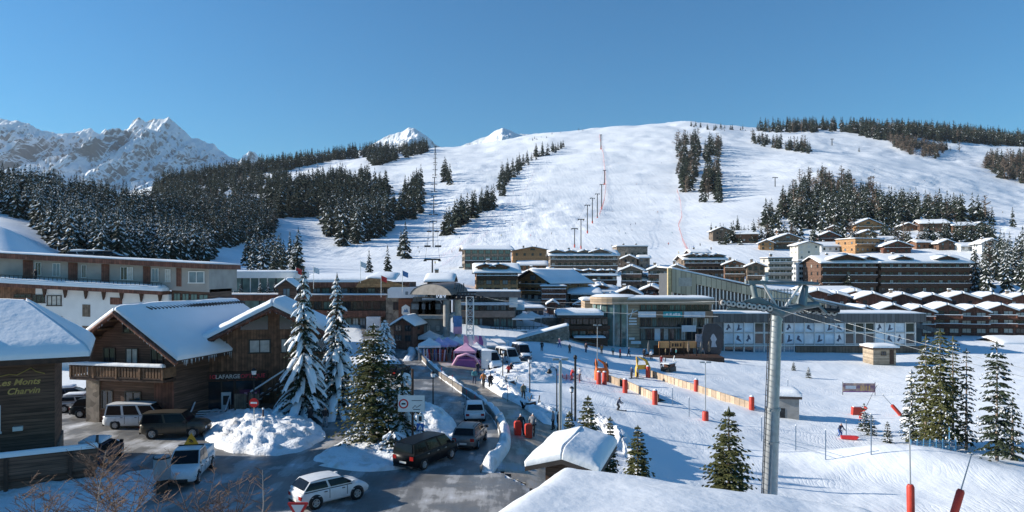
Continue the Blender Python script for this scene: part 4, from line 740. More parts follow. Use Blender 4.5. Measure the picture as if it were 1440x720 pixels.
    E.part('wall', [(636, 412, 726, 500)], grey_clad, 1, 9); E.part('storey_band', [(640, 410, 732, 418)], mat('taupe_fascia', (.22, .17, .15), .7), -.6, 2)
    E.part('storey_band', [(642, 425, 722, 429)], mat('blue_white_edge', (.6, .64, .7), .5), -.8, 2); E.snow(640, 732, 410, -.7, 9, .3)
    E.part('storey_band', [(640, 437, 724, 446)], mat('taupe_fascia2', (.24, .18, .15), .7), -.4, 1.6)
    for r, (y0, y1) in enumerate(((419, 424), (430, 437), (448, 462), (466, 480))):
        for x in range(644, 720, 10): E.win(x, y0, x+8, y1, gm=rnd.choice([glass_dark, glass_sky, glass_green]), f=.99)
    E.part('doorway', [(678, 448, 694, 465)], black, .9, .2); E.part('storey_band', [(636, 462, 730, 465)], concrete, -.5, 1.6)
    E.part('white_wing', [(716, 418, 728, 432)], white_wall, -.2, 3)
    for i, (x0, y0, x1, y1) in enumerate(((726, 478, 800, 458), (740, 470, 772, 462))):
        G = Fac('snowy_ramp', ['long snowy ramp with parapet rising right beside the snow bank', 'short snowy stair roof above the long ramp'][i], 'ramp', (x0+x1)/2, y0, 128+i*8)
        G.poly('parapet', [(x0, y0), (x1, y1), (x1, y1+6), (x0, y0+6)], stone, 0, .4); b = MB(); snow_quad(b, G.L(x0, y0, 0), G.L(x1, y1, 0), G.L(x1, y1, 3), G.L(x0, y0, 3), .5, 8, 3, snow_far, i); b.build('ramp_snow', G.root); G.poly('ramp_body', [(x0, y0+.3), (x1, y1+.3), (x1, y1+20), (x0, y0+16)], stone, .45, 2.6)
    # dark bar with thick snow slab roof
    H = Fac('dark_bar', 'dark timber bar under a thick flat slab of snow', 'bar', 820, 492, 140)
    H.part('wall', [(790, 447, 856, 495)], wood_dark, 1.5, 7); H.part('roof', [(783, 443, 848, 447)], roof_dark, -1, 10); H.snow(783, 848, 443, -1, 9.6, 1.1, nx=14)
    for x in range(794, 850, 9): H.win(x, 449, x+8, 457, gm=glass_dark, f=1.49)
    H.part('balcony', [(786, 458, 858, 463)], wood_trim, -.2, 1.6)
    for x in range(794, 850, 11): H.win(x, 466, x+9, 478, gm=rnd.choice([glass_dark, glass_green]), f=1.49)
    H.part('canopy', [(806, 474, 850, 476)], wood_trim, -2, 3.4); H.snow(806, 850, 474, -2, 3.3, .35, 'canopy_snow'); H.part('fence', [(806, 482, 846, 487)], wood_red, -2.5, .1)
    # round glass tower and ski school front
    J = Fac('round_building', 'tan rounded building with glass tower, balcony banners and curved fascia', 'building', 915, 498, 143)
    b = MB(); n = 18; c = J.L(868, 498)
    def cyl(mb, r, z0, z1, m, a0=0, a1=360, nn=28, cx=c.x, cy=4.5):
        vs = []; fs = []
        for i in range(nn+1): a = R(a0+(a1-a0)*i/nn); vs += [(cx+r*math.cos(a), cy+r*math.sin(a), z0), (cx+r*math.cos(a), cy+r*math.sin(a), z1)]
        for i in range(nn): fs.append((2*i, 2*i+2, 2*i+3, 2*i+1))
        mb.add(vs, fs, m, smooth=False); mb.add([vs[2*i+1] for i in range(nn)], [tuple(range(nn))], m)
    zt_, zm, zb = J.L(0, 418).z, J.L(0, 428).z, J.L(0, 505).z
    cyl(b, 4.6, zb, zm, glass_green); b.build('glass_tower', J.root)
    b = MB(); cyl(b, 5.2, zm, zt_, stone_tan); b.build('tower_fascia', J.root); b = MB(); b.lathe([(0, zt_+.5), (4, zt_+.45), (5.1, zt_+.05)], snow_far, 24, Matrix.Translation((c.x, 4.5, 0))); b.build('tower_snow', J.root)
    for i in range(10): b = MB(); a = R(180+18*i+9); b.box(-.1, .1, -.08, .08, zb, zm-.003, frame_dark if i % 2 else frame_white, Matrix.Translation((c.x+4.64*math.cos(a), 4.5+4.64*math.sin(a), 0)) @ Matrix.Rotation(a+R(90), 4, 'Z')); b.build('mullion', J.root)
    J.part('left_wing', [(826, 424, 852, 500)], stone_tan, 5, 8); J.snow(822, 852, 424, 4.6, 8, .7)
    J.part('logo_wall', [(883, 428, 900, 500)], stone_tan, .6, 9)
    for k, (x0, y0, x1, y1) in enumerate(((885, 447, 896, 449), (885, 451, 896, 453), (885, 455, 896, 457), (885, 475, 893, 478), (888, 480, 902, 484))): J.part('white_sign', [(x0, y0, x1, y1)], white_paint, .5, .1)
    b = MB(); b.tube([J.L(887, 447, .5), J.L(891, 435, .5)], .12, white_paint, 5); b.tube([J.L(883, 443, .5), J.L(897, 437, .5)], .12, white_paint, 5); b.build('ski_emblem', J.root)
    J.part('wall', [(900, 428, 1003, 500)], mat('brown_grey_cladding', (.26, .2, .15), .8, var=.1), 1.2, 9)
    J.part('fascia', [(881, 420, 1004, 428)], stone_tan, -.3, 10); J.part('fascia_line', [(881, 420.5, 1004, 422)], concrete, -.36, .05); J.snow(881, 1004, 420, -.2, 9.8, .5)
    for y0, y1 in ((429, 437), (447, 460), (462, 479)):
        x = 902
        while x < 996: J.win(x, y0, x+7, y1, gm=rnd.choice([glass_dark, glass_dark, glass_curtain, glass_green]), fm=frame_dark, f=1.19); x += 8.2
    J.part('balcony', [(899, 437.5, 1002, 446.5)], mat('brown_panel', (.27, .17, .11), .7), -.3, 1.5)
    teal = mat('teal_banner', (.02, .34, .36), .5)
    for nm, x0, x1, m, ttl in (('balcony_banner', 897, 922, canvas_white, 'SKI SCHOOL'), ('balcony_banner', 932, 959, teal, ''), ('balcony_banner', 961, 991, mat('pale_blue_banner', (.55, .6, .66), .6), '')): J.part(nm, [(x0, 438, x1, 446)], m, -.36, .05)
    J.part('slab', [(899, 460.5, 1002, 462)], concrete, .2, 1.1); J.part('white_banner', [(957, 457, 977, 466)], canvas_white, -1, .08); J.part('white_entrance', [(922, 462, 930, 480)], canvas_white, 1.1, .12)  # the entrance is a plain white panel
    b = MB()
    for x, h in ((936, 5), (941, 7), (946, 4), (949, 7), (953, 6)): J.box(b, x, 441.8-h*.25, x+3, 443.3, white_paint, -.38, .02)
    b.build('banner_lettering', J.root)
    # orange awning bar
    K = Fac('awning_bar', 'bar terrace under orange awnings in front of the rounded building', 'bar', 950, 503, 134)
    org = mat('orange_awning', (.62, .31, .12), .7, var=.15, vscale=1)
    for x0, x1 in ((926, 940), (942, 960), (961, 978)): K.poly('awning', [(x0, 480), (x1, 480), (x1+1, 489), (x0-.5, 489)], org, -.5, .3)
    b = MB()
    for i, x in enumerate((944, 948, 951, 955)): K.box(b, x, 482.5, x+2.4, 487, wood_trim, -.53, .02)
    b.build('awning_lettering', K.root)
    K.part('back_wall', [(924, 488, 980, 505)], wood_trim, 3, .4)
    K.part('deck', [(905, 500, 1012, 516)], wood_trim, -3, 6)
    for x in (926, 940.5, 960.3, 978): K.part('post', [(x, 480, x+1, 503)], wood_trim, -.7, .15)
    for i, x in enumerate((912, 968, 986, 997)):
        U = empty('folded_parasol', ['folded grey parasol left of the awning bar', 'folded grey parasol at the awning bar front', 'folded grey parasol right of the awnings', 'folded grey parasol at the right end of the deck'][i], 'parasol', P(x, 502, 131)); b = MB(); b.tube([(0, 0, 0), (0, 0, 3)], .06, dark_metal, 6); b.build('pole', U); b = MB(); b.lathe([(.12, 1), (.28, 1.4), (.2, 2.4), (.03, 3.1)], wood_grey if i % 2 else grey_clad, 8); b.build('canopy', U)
    M = Fac('mural_cabin', 'large dark panel shaped like a gondola cabin with a pale animal picture', 'display', 1002, 505, 136)
    pts = [(992, 500), (989, 487), (988, 470), (990, 458), (996, 455), (1008, 455), (1015, 461), (1018, 474), (1016, 488), (1012, 500)]
    M.poly('panel', pts, mat('display_black', (.03, .035, .05), .25, var=.2), 0, .5); M.poly('animal_picture', [(1000, 488), (1001, 480), (999, 476), (1001, 471), (1003, 469), (1005, 471), (1008, 477), (1006, 481), (1008, 488)], mat('pale_picture', (.5, .5, .54), .6), -.03, .025)
    M.part('picture_band', [(979, 470, 988, 488)], mat('grey_picture', (.22, .24, .3), .4, var=.3, vscale=3), .1, .3)
def cabin(name, label, q, s, group):
    r = empty(name, label, 'gondola cabin', q, 0, group); b = MB(); pr = [(-.6, .15), (.6, .15), (.72, .5), (.72, 1.35), (.5, 1.7), (-.5, 1.7), (-.72, 1.35), (-.72, .5)]
    b.prism([(x*s, z*s) for x, z in pr], -.6*s, .6*s, black); b.build('shell', r); b = MB(); b.box(-.6*s, .6*s, -.62*s, -.603*s, .7*s, 1.35*s, glass_sky); b.build('window', r)
    b = MB(); b.tube([(0, 0, 1.7*s), (0, 0, 2.3*s)], .05*s, galv, 5); b.build('hanger', r); return r
def gondola_hall():
    A = Fac('gondola_hall', 'long gondola hall with picture windows and sloping beige fascia roof', 'lift station', 1150, 507, 150)
    # rear hall with roof falling to the right
    A.poly('rear_hall', [(968, 384), (1300, 452), (1350, 470), (1350, 500), (968, 500)], mat('dark_grey_panel', (.1, .105, .11), .5, var=.1), 14, 16)  # one dark grey panel colour over the whole rear hall
    A.poly('fascia', [(964, 377), (1060, 400), (1180, 424), (1304, 450), (1304, 461), (1180, 436), (1060, 413), (1001, 401), (1001, 420), (964, 413)], beige_clad, 12.6, 1.2)
    A.part('fascia_panel', [(974, 391, 994, 404)], mat('grey_green_panel', (.36, .36, .33), .7), 12.55, .04)
    A.poly('dark_roof', [(1196, 428), (1304, 448), (1366, 470), (1366, 475), (1304, 459), (1196, 443)], grey_clad, 11.5, 1.0)
    b = MB(); snow_quad(b, A.L(964, 377, 13), A.L(1304, 450, 13), A.L(1304, 447, 30), A.L(964, 374, 30), .5, 24, 4, snow_far, 3); b.build('roof_snow', A.root)
    for i in range(34):
        x = 1003+i*5.6; yt = 401+(x-1001)*.21 if x < 1060 else 413+(x-1060)*.2
        if yt < 440: A.part('fin', [(x, yt+.2, x+1.3, 442)], frame_white, 12.8, .5)
    A.part('corner_post', [(958, 376, 963, 440)], mat('yellow_timber', (.5, .4, .22), .7), 12.7, 1)
    for i in range(6): A.part('fin', [(966+i*6, 413.5+i*1.4, 967.5+i*6, 440)], frame_white, 13, .4)
    # front building
    A.part('wall', [(1004, 442, 1290, 507)], mat('grey_panel', (.22, .22, .225), .7, var=.08), .4, 11.5)
    A.part('roof_edge', [(1002, 441, 1300, 453)], grey_clad, -.6, 12.5); A.snow(1002, 1300, 441, -.5, 12, .35, nx=30)
    sky_m = mat('poster_blue', (.6, .71, .8), .45, var=.15, vscale=.5); sil = mat('poster_dark', (.07, .09, .14), .5); sky2 = mat('poster_pale', (.76, .79, .82), .45, var=.1, vscale=.5)
    x = 1018.5; i = 0
    dark = {3, 4, 5, 12, 13, 14, 18}
    shapes = [[(.1, .3), (.35, .15), (.5, .45), (.75, .35), (.6, .7), (.45, .95), (.3, .75), (.35, .55)], [(.2, .1), (.8, .25), (.9, .4), (.55, .4), (.6, .8), (.4, .9), (.35, .5)], [(.15, .4), (.5, .25), (.85, .1), (.7, .35), (.5, .5), (.55, .75), (.3, .85)]]
    nw = 19; st = (1288-1018.5)/nw
    for i in range(nw):
        x = 1018.5+i*st
        for r, (y0, y1) in enumerate(((454, 467.5), (468.5, 484))):
            if i in dark: A.win(x+.6, y0, x+st-.6, y1, gm=glass_dark, fm=frame_white, bars=0, f=.39)
            else:
                o = A.part('picture_window', [(x+.6, y0+.4, x+st-.6, y1-.4)], sky_m if (i+r) % 3 else sky2, .3, .08)
                if (i*7+r*3) % 5 < 3: s_ = shapes[(i+r) % 3]; A.poly('skier_picture', [(x+1.5+a*(st-3), y1-1-b_*(y1-y0-2)) for a, b_ in s_], sil, .275, .02, o)
    A.part('mullion', [(1018+i*st, 453.5, 1019+i*st, 502) if i < 8 else (1018+i*st, 453.5, 1019+i*st, 484.6) for i in range(nw+1)], frame_white, .1, .16)
    A.part('transom', [(1018, 467.6, 1288, 468.4), (1018, 484.7, 1288, 486.4), (1018, 502, 1118, 503)], frame_white, .05, .18)
    for i in range(7): A.win(1019+i*st, 487, 1018+(i+1)*st, 502, gm=glass_dark if i < 3 else glass_sky, fm=frame_white, bars=1 if i > 2 else 0, f=.39)
    A.part('brown_plinth', [(1119, 487, 1300, 507)], mat('plinth_brown', (.2, .14, .1), .8, kind='boards', pw=.7), -.3, 1)
    T = Fac('snowy_hut', 'small snow roofed wooden hut at the foot of the gondola hall', 'hut', 1243, 508, 134)
    T.part('wall', [(1228, 491, 1260, 540)], mat('pale_hut_timber', (.42, .34, .25), .8, var=.15, kind='planks', pw=.3), 0, 4); T.part('roof', [(1225, 489, 1263, 491)], wood_trim, -.6, 5.2); T.snow(1225, 1263, 489, -.6, 5.1, .7, nx=10)
    T.win(1239, 494, 1246, 500, gm=glass_dark); T.part('door', [(1251, 492, 1257, 512)], wood_trim, -.05, .06)
left_hotel(); centre_buildings(); gondola_hall()

def lafarge():
    rt = empty('brown_timber_chalet', 'brown timber chalet with two snowy gables and an optician on its ground floor', 'chalet', (-28.2, 57.5, 0))
    def wing(px, Y, rz, w, d, h, pitch, ov, seed):
        o = bpy.data.objects.new('wing', None); p = (PX(px, Y)+28.2, Y-57.5, 0); return p
    # left wing
    def sub(name, mb, p, rz): return mb.build(name, rt, p, rz)
    lp, lr = (PX(183, 57)+28.2, 57-57.5, 0), R(-12); rp_, rr = (PX(385, 62)+28.2, 62-57.5, 0), R(14)
    for (p, rz, w, d, h, pitch, ov, sd) in ((lp, lr, 8.2, 15, 6.75, .68, 1.7, 1), (rp_, rr, 14.2, 12, 5.95, .52, 1.5, 5)):
        wr_ = 4.3 if sd == 5 else w/2; b = MB(); x0, x1 = -w/2, wr_; b.prism([(x0, -1), (x1, -1), (x1, h-.02+(w/2-wr_)*pitch), (0, h+w/2*pitch-.06), (x0, h-.02)], 0, d, wood_mid if sd == 5 else wood_dark); sub('wall', b, p, rz)
        hw = w/2+ov; rz_ = h+w/2*pitch; ez = h-ov*pitch; b = MB(); s = MB()
        for sg in (-1, 1):
            hw = (wr_ if sg > 0 else w/2)+ov; ez = rz_-hw*pitch
            A = (sg*hw, -ov, ez); B = (sg*hw, d, ez); Cc = (0, d, rz_); D = (0, -ov, rz_); vs = [A, B, Cc, D]; lo = [(q[0], q[1], q[2]-.3) for q in vs]
            b.add(vs+lo, [(0, 1, 2, 3), (7, 6, 5, 4), (0, 4, 5, 1), (3, 7, 4, 0), (1, 5, 6, 2)], wood_trim)
            snow_quad(s, A, B, Cc, D, .62 if sd == 5 else .5, 18, 12, snow_roof, sd+sg, (1, 1, 0, 1), .35)
            b.tube([(sg*hw, -ov-.05, ez-.25), (0, -ov-.05, rz_-.25)], .2, wood_red, 4)                   # barge board
            for k in range(4): xx = (hw-ov)*(k+.5)/4*1.1; b.tube([(sg*xx, -ov+.1, rz_-xx*pitch-.45), (sg*xx, .6, rz_-xx*pitch-.45)], .11, beam, 4)
        sub('roof', b, p, rz); sub('roof_snow', s, p, rz); ic = MB()
        for sg in (-1, 1):
            hw = (wr_ if sg > 0 else w/2)+ov; ez = rz_-hw*pitch
            for k in range(46): y = -ov+rnd.random()*(d+ov); l = rnd.uniform(.12, .6); ic.tube([(sg*hw, y, ez-.05), (sg*hw, y, ez-.05-l)], [.035, .006], mat('ice', (.7, .78, .84), .15), 5, cap=False)
        for k in range(60): t = rnd.uniform(-1, 1); xx = t*((wr_ if t > 0 else w/2)+ov); zz = rz_-abs(xx)*pitch; ic.tube([(xx, -ov-.1, zz-.3), (xx, -ov-.1, zz-.3-rnd.uniform(.08, .3))], [.03, .006], MATS['ice'], 5, cap=False)
        sub('icicles', ic, p, rz); gd = MB()
        if sd == 1:
            for k in range(30): y = 1.2+k*.46; gd.tube([(.5, y, rz_+.1), (.95, y+.25, rz_-.1)], .12, roof_dark, 5)
            sub('snow_guard', gd, p, rz)
    def lw(x, z, w, h, g=glass_dark, bars=1, fm=frame_dark, p=lp, rz=lr): o = window(rt, 0, 0, 0, w, h, gm=g, fm=fm, bars=bars); M = Matrix.Translation(p) @ Matrix.Rotation(rz, 4, 'Z'); o.location = M @ Vector((x, -.01, z)); o.rotation_euler = (0, 0, rz); return o
    for x, g in ((-2, glass_dark), (.2, glass_curtain), (2.6, glass_dark)): lw(x, 4.6, 1.2, 1.7, g)
    lw(-2.2, 1.1, 1.1, 1.6); lw(.3, .9, 1.6, 1.8); lw(0, 7.5, 1.4, 1.2)
    b = MB(); b.box(2.4, 4.2, -.12, -.003, -.5, 3.6, wood_red); b.box(-4.2, -2.9, -.15, -.004, -.5, 3.7, stone); sub('stone_pier', b, lp, lr)
    b = MB(); b.box(-4.5, 4.4, -1.5, -.01, 3.75, 3.95, wood_trim)
    for i in range(31): x = -4.4+8.7*i/30; b.box(x-.1, x+.1, -1.5, -1.44, 4.1, 4.85, beam)
    b.box(-4.5, 4.4, -1.53, -1.38, 4.86, 4.96, wood_trim); b.box(-4.5, 4.4, -1.53, -1.4, 3.98, 4.1, wood_trim)
    for x in (-4.4, -2.2, 0, 2.2, 4.3): b.box(x-.08, x+.08, -1.56, -1.36, 3.96, 4.95, beam)
    for x in (-4.45, 4.35): b.box(x-.05, x+.05, -1.35, -.01, 4.1, 4.9, beam)
    bo = sub('balcony', b, lp, lr); s = MB(); snow_quad(s, (-4.55, -1.62, 4.97), (4.45, -1.62, 4.97), (4.45, -1.28, 4.97), (-4.55, -1.28, 4.97), .3, 16, 3, snow_roof, 2); s.build('rail_snow', bo)
    # right wing: shop front, sign, windows, outside stair
    W_ = lambda x, z, w, h, g=glass_dark, bars=1, fm=frame_dark: lw(x, z, w, h, g, bars, fm, rp_, rr)
    W_(-4.6, 5.25, 1.3, 1.3, glass_curtain); W_(-1.2, 5.3, 1.9, 1.3, glass_curtain); W_(1.1, 5.3, 1.0, 1.3, glass_curtain); W_(3.6, 5.3, 1.9, 1.3, glass_sky)
    for sg in (-1, 1):
        b = MB(); b.prism([(sg*.5, 7.45), (sg*2.9, 7.45), (sg*2.5, 7.95), (sg*.5, 8.75)] if sg > 0 else [(-.5, 7.45), (-.5, 8.75), (-2.5, 7.95), (-2.9, 7.45)], -.06, -.003, glass_dark); sub('attic_window', b, rp_, rr)
    b = MB(); b.box(-6.9, -3.4, -.1, -.003, .3, 2.9, glass_dark); b.box(-3.2, -1, -.1, -.003, .9, 2.9, glass_dark)
    for x in (-6.95, -5.6, -4.4, -3.3, -1): b.box(x-.06, x+.06, -.14, -.101, .3, 2.95, frame_dark)
    sub('shop_front', b, rp_, rr)
    b = MB(); b.box(-6.9, -.5, -.3, -.003, 3.0, 3.75, wood_trim); sg = sub('shop_sign', b, rp_, rr)
    text('LAFARGE', 'sign_lettering', frame_white, sg, (-3.85, -.32, 3.18), .5, bold=.006); text('OPTIQUE', 'sign_lettering', mat('red_sign', (.75, .05, .08), .5), sg, (-1.75, -.32, 3.18), .5, bold=.006)
    em = MB(); em.lathe([(.1, -.01), (.17, -.01), (.17, .01), (.1, .01)], mat('red_sign', (.75, .05, .08), .5), 14, Matrix.Translation((-5.0, -.33, 3.36)) @ Matrix.Rotation(R(90), 4, 'X')); em.box(-5.33, -5.27, -.34, -.32, 3.19, 3.54, mat('red_sign', (.75, .05, .08), .5)); em.build('sign_emblem', sg)
    pst = MB(); pst.box(-2.9, -1.2, -.13, -.105, 1.05, 2.1, mat('plum_poster', (.16, .03, .09), .4)); 
    for i in range(3): pst.box(-2.5+i*.4, -2.25+i*.4, -.14, -.131, 1.6, 1.85, mat('pink_poster', (.6, .3, .4), .5))
    pst.build('window_poster', sg.parent, rp_, rr)
    b = MB(); b.box(-4.35, -3.55, -.6, -.45, .3, 2.0, frame_white); b.box(-4.2, -3.7, -.62, -.601, .9, 1.7, black); sub('display_stand', b, rp_, rr)
    b = MB()
    for i in range(7): b.box(-1.6+i*.62, -.9+i*.62, -1.5, -.32, 1.4+i*.38-.14, 1.4+i*.38, wood_trim); b.box(-1.6+i*.62, -.9+i*.62, -1.5, -.32, 1.4+i*.38, 1.46+i*.38, snow_roof)
    b.tube([(-1.9, -1.55, 2.0), (2.9, -1.55, 5)], .09, beam, 5); b.tube([(-1.9, -1.55, 1.1), (2.9, -1.55, 4.1)], .13, wood_trim, 5); b.tube([(-1.8, -1.6, 2.12), (2.9, -1.6, 5.12)], .08, snow_roof, 6)
    for i in range(8): x = -1.8+i*.62; z = 1.15+i*.38; b.tube([(x, -1.55, z), (x, -1.55, z+.9)], .05, beam, 4)
    sub('outside_stair', b, rp_, rr)
    b = MB()
    for i in range(5): b.box(-6.2, -3.7, -3+i*.4, -2.6+i*.4, -.5, .05+i*.12, wood_trim); b.box(-6.2, -3.7, -3+i*.4, -2.62+i*.4, .05+i*.12, .1+i*.12, snow_roof)
    for x in (-6.3, -3.6): b.tube([(x, -3.2, .8), (x, -1.2, 1.5)], .08, wood_trim, 5); b.tube([(x, -3.2, .9), (x, -1.2, 1.6)], .07, snow_roof, 6); b.tube([(x, -3.2, -.4), (x, -3.2, .85)], .07, wood_trim, 5); b.tube([(x, -1.2, -.4), (x, -1.2, 1.5)], .07, wood_trim, 5)
    b.box(-3.5, .4, -1.3, -1.2, -.3, 1.0, wood_dark); sub('entrance_steps', b, rp_, rr)
    b = MB(); b.box(-7.3, -6.6, -.4, -.004, -.5, 4.6, wood_red); b.lathe([(0, -.1), (.22, -.06), (.22, .06), (0, .1)], frame_white, 10, Matrix.Translation((-6.95, -.5, 3)) @ Matrix.Rotation(R(90), 4, 'X')); sub('corner_pillar', b, rp_, rr)
lafarge()
def charvin():
    rz = R(30); cx, cy = -28.4, 42.4
    rt = empty('brown_inn', 'dark brown inn with hipped snowy roof and gold script on its wall', 'inn', (cx, cy, 0), rz)
    b = MB(); b.box(-18, 0, 0, 6.4, 1.55, 7.7, wood_dark); b.build('wall', rt); b = MB(); b.box(-18, .1, -.1, 6.3, -3, 1.547, stone); b.build('stone_base', rt)
    ez = 7.45; ov = 1.9; rz_ = 10.35
    FL, FR, BR, BL = (-20, -ov, ez), (ov, -ov, ez), (ov, 8.2, ez), (-20, 8.2, ez); r1, r2 = (-2.0, 4.4, rz_), (-20, 4.4, rz_)
    b = MB(); b.add([FL, FR, BR, BL, r1, r2]+[(p[0], p[1], p[2]-.3) for p in (FL, FR, BR, BL)], [(0, 1, 4, 5), (1, 2, 4), (2, 3, 5, 4), (0, 6, 7, 1), (1, 7, 8, 2), (6, 9, 8, 7)], wood_trim); b.build('roof', rt)
    s = MB(); snow_quad(s, FL, FR, r1, r2, .55, 22, 12, snow_roof, 3, (1, 0, 0, 0), .2); snow_quad(s, FR, BR, (r1[0]+.01, r1[1]+.05, r1[2]), r1, .55, 12, 12, snow_roof, 4, (1, 0, 0, 0), .2); s.build('roof_snow', rt)
    s = MB(); snow_quad(s, (-20, -3.0, 6.6), (-5.2, -2.6, 6.6), (-5.2, -1, 6.9), (-20, -1, 6.9), .4, 14, 4, snow_roof, 8); s.build('porch_snow', rt)
    b = MB(); b.box(-20, -5.2, -3, -.9, 6.3, 6.58, wood_trim); b.build('porch_roof', rt)
    dormer(rt, -6.8, .4, 8.5, 3.0, 4, 1.0, .5, wood_dark, .35, 2)
    gold = mat('gold_lettering', (.5, .36, .12), .45, metal=.3)
    text('Les Monts', 'wall_lettering', gold, rt, (-1.85, -.03, 5.75), .52, shear=.3, bold=.01); text('Charvin', 'wall_lettering', gold, rt, (-1.6, -.03, 5.2), .52, shear=.3, bold=.01)
    b = MB(); pk = [(-2.9, 6.3), (-2.3, 6.42), (-1.9, 6.36), (-1.2, 6.75), (-.95, 6.5), (-.5, 6.35)]
    b.tube([(x, -.04, z) for x, z in pk], .035, gold, 4); b.build('peak_emblem', rt)
    for x, z in ((-3.5, 2.9), (-6.5, 3.4)): window(rt, x, -.01, z, 1.6, 1.7, gm=glass_curtain, fm=frame_white, bars=3)
    b = MB(); b.box(-2.1, -1.6, -.3, -.003, 3.0, 3.25, frame_white); b.build('wall_lamp', rt)
    for i in range(3):
        b = MB(); b.box(-.35+0, .003+0, 0, .01, 0, .01, wood_trim)
    # terrace in front
    t = empty('terrace', 'dark timber terrace with snowy parapet in front of the brown inn', 'terrace', (cx, cy, 0), rz)
    b = MB(); b.box(-18, 2.2, -3.8, -.12, -.9, 1.3, wood_dark); b.build('deck', t); b = MB(); b.box(-18, 2.3, -3.95, -3.81, 1.0, 2.25, wood_dark); b.box(2.2, 2.34, -3.8, -.12, 1.0, 2.25, wood_dark)
    for x in range(-17, 3, 3): b.box(x-.1, x+.1, -4.05, -3.953, .2, 2.25, wood_trim)
    pa = b.build('parapet', t)
    s = MB(); snow_quad(s, (-18, -4.05, 2.26), (2.4, -4.05, 2.26), (2.4, -3.7, 2.26), (-18, -3.7, 2.26), .3, 24, 3, snow_roof, 3); s.build('parapet_snow', pa)
    b = MB(); b.box(-18, .4, -3.6, -3.5, -3, -.903, stone); b.box(-4.2, -1.2, -3.72, -3.603, -1.9, -.95, glass_sky); b.box(-4.25, -4.15, -3.75, -3.6, -2, -.92, frame_dark); b.box(-1.25, -1.15, -3.75, -3.6, -2, -.92, frame_dark); b.build('stone_base', t)
charvin()
def near_roofs():
    t = bld('snowy_kiosk', 'small timber kiosk with thick snowy gable roof beside the walkway', 'kiosk', 745, 845, 715, 661, 34.5, pitch=.27, wm=wood_dark, rows=0, cols=0, rz=R(-17), d=4.4, ov=.85, t=.55, chim=0, top=False, snowm=snow_roof, res=16, sink=1.5)
    b = MB(); b.lathe([(.1, 0), (.13, .1), (.13, .55), (.22, .6), (.2, .75), (0, .8)], galv, 10); b.build('roof_vent', t, (1.05, -.45, 2.0))
    rt = empty('near_house', 'snow covered roof of the nearest house, filling the bottom right edge', 'house', (4, 15, -3))
    A, B, E, D = [Vector(p)-Vector((4, 15, -3)) for p in ((1.6, 21.8, 5.95), (10.4, 20.2, 5.12), (11.5, 6, 5.75), (-2.6, 9.2, 7.4))]
    s = MB(); snow_quad(s, D, E, B, A, .6, 36, 30, snow_roof, 21, (1, 1, 1, 1), .3); s.build('roof_snow', rt)
    b = MB(); vs = [D, E, B, A]; b.add([v-Vector((0, 0, .02)) for v in vs]+[v-Vector((0, 0, .35)) for v in vs], [(0, 1, 2, 3), (7, 6, 5, 4), (0, 4, 5, 1), (1, 5, 6, 2), (2, 6, 7, 3), (3, 7, 4, 0)], wood_trim); b.build('roof', rt)
    b = MB(); k = [v*.88+Vector((.2, 0, 0)) for v in vs]; b.add([(v.x, v.y, -2) for v in k]+[(v.x, v.y, v.z-.2) for v in [p*.88+Vector((.2, 0, -.1)) for p in vs]], [(0, 1, 5, 4), (1, 2, 6, 5), (2, 3, 7, 6), (3, 0, 4, 7)], wood_mid); b.build('wall', rt)
near_roofs()
